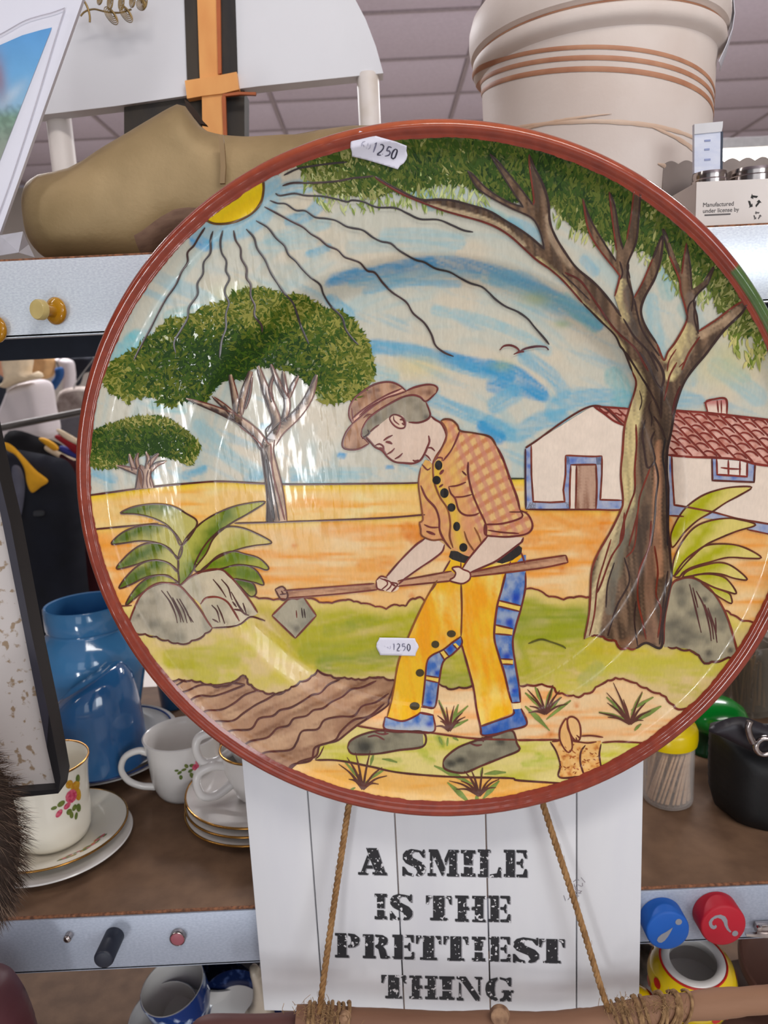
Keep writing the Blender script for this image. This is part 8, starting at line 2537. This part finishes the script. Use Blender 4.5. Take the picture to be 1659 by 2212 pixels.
fl = [(crn[:10], 4.6, OC), (brim[5:11], 4.6, OC), (brim[10:19], 4.6, OC), (brim[18:22], 4, OC), (brim[21:] + brim[:1], 4.8, OC), (crn[9:] + crn[:1], 4, OC), (hb[:5], 4, OC), (cF([(330, 560), (340, 640), (350, 720)]), 3.4, OC), (cF([(770, 430), (560, 540), (420, 650)]), 3.4, OC), (cF([(470, 680), (520, 640), (570, 635)]), 3, OC),
      (hair[9:15], 4.6, OC), (cF([(545, 850), (600, 800), (660, 760)]), 3.4, OC), (cF([(520, 820), (545, 860), (480, 910), (455, 930)]), 4, (60, 34, 32)), (face[11:17], 4.6, OC), (face[16:20], 4.4, OC), (cF([(500, 900), (560, 970), (610, 1025), (690, 1065), (730, 1110), (770, 1155), (850, 1205), (960, 1218), (1070, 1222), (1150, 1185), (1200, 1110), (1235, 1030), (1260, 960), (1250, 890)]), 5, OC),
      (smooth2(ear, 3), 3.8, OC, True), (cF([(830, 655), (840, 710), (900, 760)]), 3.4, OC), (cF([(905, 700), (950, 700), (965, 760), (930, 740)]), 6, OC), (cF([(710, 950), (760, 915), (820, 885)]), 4.2, OC), (cF([(735, 965), (780, 970), (815, 990)]), 6, OC), (cF([(750, 1115), (810, 1080), (845, 1040)]), 4.2, OC), (cF([(845, 1170), (900, 1140), (940, 1100)]), 4.2, OC), (cF([(610, 1010), (660, 990), (710, 1020), (715, 1070), (750, 1120)]), 4.2, OC), (cF([(640, 1040), (690, 1045), (715, 1075)]), 5.5, OC),
      (cF([(1230, 1040), (1280, 1035), (1325, 1075)]), 4, OC), (cF([(1200, 1110), (1250, 1150), (1275, 1190)]), 4, OC), (cF([(1060, 1180), (1085, 1195), (1130, 1180)]), 4.5, OC)]
fl += [(shirt[:8], 4.6, (88, 46, 30)), (shirt[7:12], 5.4, OC), (shirt[11:19], 4.4, OC), (shirt[24:34], 4.2, (110, 60, 34)), (cS([(300, 120), (345, 190), (350, 260), (310, 360), (250, 450), (230, 520), (240, 660), (290, 800), (360, 910), (385, 1040), (380, 1160), (410, 1260)]), 4.6, (112, 60, 34)), (cS([(470, 210), (440, 290), (390, 390), (320, 480)]), 4, OC),
       (cS([(120, 700), (170, 810), (250, 900), (285, 1000), (290, 1100), (330, 1190), (390, 1270)]), 4.8, OC), (cS([(545, 490), (545, 600), (580, 760), (640, 910), (700, 1040), (710, 1140)]), 4.6, OC), (cS([(490, 570), (530, 610)]), 4.6, OC), (cS([(370, 710), (450, 700), (525, 670)]), 4.2, OC), (cS([(370, 710), (390, 770), (430, 820), (460, 920), (520, 965), (600, 965), (645, 945)]), 4.2, OC), (cS([(410, 805), (500, 800), (580, 780)]), 4, OC),
       (cS([(690, 1050), (860, 1040), (1025, 985), (1010, 920)]), 4.2, OC), (cS([(720, 1100), (850, 1120), (1000, 1130)]), 3.6, OC), (cS([(690, 1050), (700, 1140), (780, 1155)]), 4.2, OC), (cS([(150, 1050), (210, 1075), (285, 1075)]), 3.8, OC), (cS([(170, 1110), (250, 1140)]), 6, OC), (cS([(600, 1075), (640, 1150), (660, 1210)]), 4, (120, 70, 40)), (cS([(510, 1110), (540, 1200), (600, 1290)]), 4, (120, 70, 40)), (cS([(130, 510), (180, 560), (210, 540)]), 4, OC), (cS([(290, 600), (325, 560)]), 7, OC), (cS([(285, 715), (320, 690)]), 6, OC), (cS([(245, 480), (275, 450), (315, 455), (310, 480)]), 3.4, OC),
       (arm1[0:4], 4.4, OC), (arm1[5:11], 4.4, OC), (arm2[0:1] + arm2[-1:] + arm2[-2:-3:-1] + cS([(490, 1450)]), 4.4, OC), (arm2[3:10], 4.4, OC), (cS([(1040, 1165), (1015, 1220)]), 4, OC), (smooth2(hn2, 3), 4, OC, True), (hn1[:3], 3.8, OC), (cN([(808, 575), (815, 625), (860, 640)]), 3.6, OC), (cN([(830, 560), (870, 575), (880, 600), (840, 635)]), 3.4, OC), (cN([(860, 565), (905, 590), (895, 620), (870, 640)]), 3.4, OC), (cN([(905, 585), (945, 598), (930, 620), (905, 648)]), 4.2, OC), (cN([(900, 590), (930, 610)]), 7, OC)]
TO = (104, 52, 24)
fl += [(tl1[12:] + [tl1[0]], 4.4, (122, 70, 20)), (cT([(850, 140), (855, 320), (850, 510)]), 4.4, TO), (cT([(850, 560), (890, 700), (940, 890), (960, 1030), (990, 1170), (995, 1220)]), 4.8, OC), (sd[4:12], 4.6, OC), (sd[12:] + [sd[0]], 4.8, OC), (si[1:8], 4.2, OC), (si[7:] + [si[0], si[1]], 4.2, OC), (cf1[:5], 4.2, OC), (cf1[4:] + [cf1[0]], 4.4, OC), (cf2[:4], 4.4, OC), (cf2[4:] + [cf2[0]], 4.6, OC), (sh1 + sh1[:1], 4.6, BRN), (sh2 + sh2[:1], 4.6, BRN)]
for q in ([(1115, 255), (1280, 295)], [(1108, 295), (1272, 335)], [(1092, 430), (1222, 460)], [(1094, 495), (1216, 505)], [(1135, 675), (1222, 680)], [(1145, 712), (1222, 715)], [(1215, 990), (1275, 985)], [(597, 795), (690, 810)], [(593, 825), (685, 845)], [(562, 1020), (655, 1025)], [(558, 1065), (650, 1080)], [(695, 625), (735, 690)], [(725, 610), (765, 660)], [(790, 570), (822, 605)]):
    fl.append((cT(q), 3.8, OC))
for q in ([(180, 1235), (240, 1225), (300, 1255)], [(230, 1200), (280, 1215), (330, 1210)], [(300, 1185), (310, 1215)], [(915, 1280), (960, 1295), (1000, 1290)], [(960, 1260), (1010, 1255), (1075, 1240)], [(1000, 1235), (1010, 1270)]):
    fl.append((cT(q), 4.4, (96, 48, 46)))
fl += [(cS([(320, 1480), (385, 1370)]), 4.2, OC), (cS([(480, 1390), (480, 1440)]), 3.6, OC), (cS([(925, 1380), (915, 1420)]), 3.6, OC), (cS([(1020, 1300), (1055, 1400)]), 4.2, OC), (cS([(200, 1660), (260, 1580)]), 4, OC)]
lines('figure_outline', fl, 7.8, fm_)
for (conv, x, y, rx, ry) in ((cS, 280, 518, 33, 43), (cS, 262, 652, 37, 38), (cS, 332, 768, 38, 43), (cS, 395, 897, 36, 37), (cS, 442, 1067, 31, 41), (cS, 502, 1255, 36, 38), (cT, 780, 495, 32, 25), (cT, 665, 571, 28, 26), (cT, 555, 775, 30, 27), (cT, 517, 1013, 36, 28)):
    q = conv([(x + rx * math.cos(a), y + ry * math.sin(a)) for a in np.linspace(0, 2 * math.pi, 14, endpoint=False)])
    o = decal('button', q, (30, 28, 26) if conv is cS else (62, 52, 30), 8.2, fm_, step=3)

# ---- price stickers
M_stick = mat('sticker_paper', (232, 230, 242), 0.6, col2=(226, 224, 238), scale=60)
M_sink = vmat('stamp_ink', 0.6, 300, 0.3)


def sticker(label, conv, outl, digits, lift, curl):
    q = conv([outl[0]])[0]
    t = thing('price_sticker', label, 'sticker', PM @ Vector(px2pl(np.array(conv(outl)).mean(0)[None, :], lift)[0]))
    t.rotation_euler = PM.to_euler()
    bpy.context.view_layer.update()
    P = conv(outl)
    v, f = fill2d(P, 4)
    cxy = v.mean(0)
    # a flat paper tangent plane bridging the glaze
    L0 = px2pl(v, lift)
    A = np.column_stack([L0[:, 0], L0[:, 1], np.ones(len(L0))])
    co, *_ = np.linalg.lstsq(A, L0[:, 2], rcond=None)
    L0[:, 2] = np.maximum(0.35 * (A @ co) + 0.65 * L0[:, 2], L0[:, 2])
    bm = bmesh.new()
    vs = [bm.verts.new(PM @ Vector(p)) for p in L0]
    for tr in f: bm.faces.new([vs[i] for i in tr])
    o = obj('paper', bm, M_stick, t)
    md = o.modifiers.new('thick', 'SOLIDIFY')
    md.thickness, md.offset = 0.00012, 1
    V, F, Cc = [], [], []
    rib_data([(conv(d), w, c) for d, w, c in digits], 0, V, F, Cc)
    # lay the ink on the paper
    Lp = np.vstack(V)
    Lp[:, 2] = np.maximum(surf(np.hypot(Lp[:, 0], Lp[:, 1]) / RP) + lift, 0.35 * (np.column_stack([Lp[:, 0], Lp[:, 1], np.ones(len(Lp))]) @ co) + 0.65 * (surf(np.hypot(Lp[:, 0], Lp[:, 1]) / RP) + lift)) + 0.00035
    bm = bmesh.new()
    vs = [bm.verts.new(PM @ Vector(p)) for p in Lp]
    for fc in F: bm.faces.new([vs[i] for i in fc])
    o = obj('printed_price', bm, M_sink, t)
    set_col(o, np.vstack(Cc))


I1, I2, I3 = (64, 62, 80), (112, 110, 128), (158, 156, 172)
c1_ = C(740, 270, 10.37)
sticker('white price sticker 12.50 tilted on the top rim of the plate', c1_, [(385, 135), (640, 215), (900, 290), (1180, 370), (1440, 470), (1430, 580), (1455, 680), (1430, 770), (1370, 860), (1290, 910), (1235, 995), (900, 890), (560, 790), (210, 705), (205, 600), (175, 500), (180, 400), (220, 310), (330, 230)],
        [([(775, 405), (735, 520), (700, 625)], 3.4, (120, 118, 140)), ([(775, 405), (728, 440)], 2.2, I2), ([(850, 455), (895, 450), (930, 490), (922, 535), (870, 605), (795, 660), (792, 680), (872, 690)], 3.4, I1), ([(898, 662), (912, 668)], 3.2, I1), ([(1110, 522), (1038, 500), (1000, 588), (1052, 590), (1076, 632), (1040, 690), (955, 710)], 3.6, (84, 82, 100)),
         ([(1190, 550), (1230, 575), (1215, 655), (1180, 742), (1140, 770), (1105, 745), (1115, 660), (1150, 590), (1190, 550)], 4.0, (44, 42, 58)), ([(520, 380), (470, 390), (440, 430), (440, 495)], 2.4, I3), ([(440, 450), (500, 465)], 2.0, I3), ([(480, 460), (492, 505)], 2.2, I2), ([(580, 410), (575, 480)], 1.8, I3), ([(640, 450), (620, 530), (580, 555)], 2.0, I3), ([(540, 510), (550, 545)], 1.8, I3)], 0.0022, 0)
c2_ = C(800, 1360, 13.825)
sticker('white price sticker 12.50 on the painted yellow trousers', c2_, [(270, 240), (800, 245), (1330, 260), (1360, 350), (1420, 440), (1445, 520), (1400, 620), (1360, 700), (1345, 790), (800, 775), (290, 765), (265, 690), (210, 600), (175, 510), (190, 400), (240, 320)],
        [([(680, 400), (712, 390), (712, 575)], 2.6, I2), ([(800, 410), (840, 385), (880, 415), (875, 470), (812, 560), (806, 595), (884, 600)], 2.6, (96, 94, 108)), ([(912, 570), (922, 580)], 2.2, I2), ([(1042, 395), (968, 395), (966, 470), (1020, 455), (1055, 500), (1030, 560), (985, 600)], 2.5, I2), ([(1145, 390), (1112, 440), (1112, 550), (1150, 605), (1187, 550), (1187, 440), (1145, 390)], 2.8, (70, 68, 84)), ([(425, 455), (450, 470)], 1.8, I3), ([(500, 495), (530, 490), (545, 530)], 1.8, I3), ([(580, 545), (615, 500), (600, 450)], 1.8, I3)], 0.0016, 0)
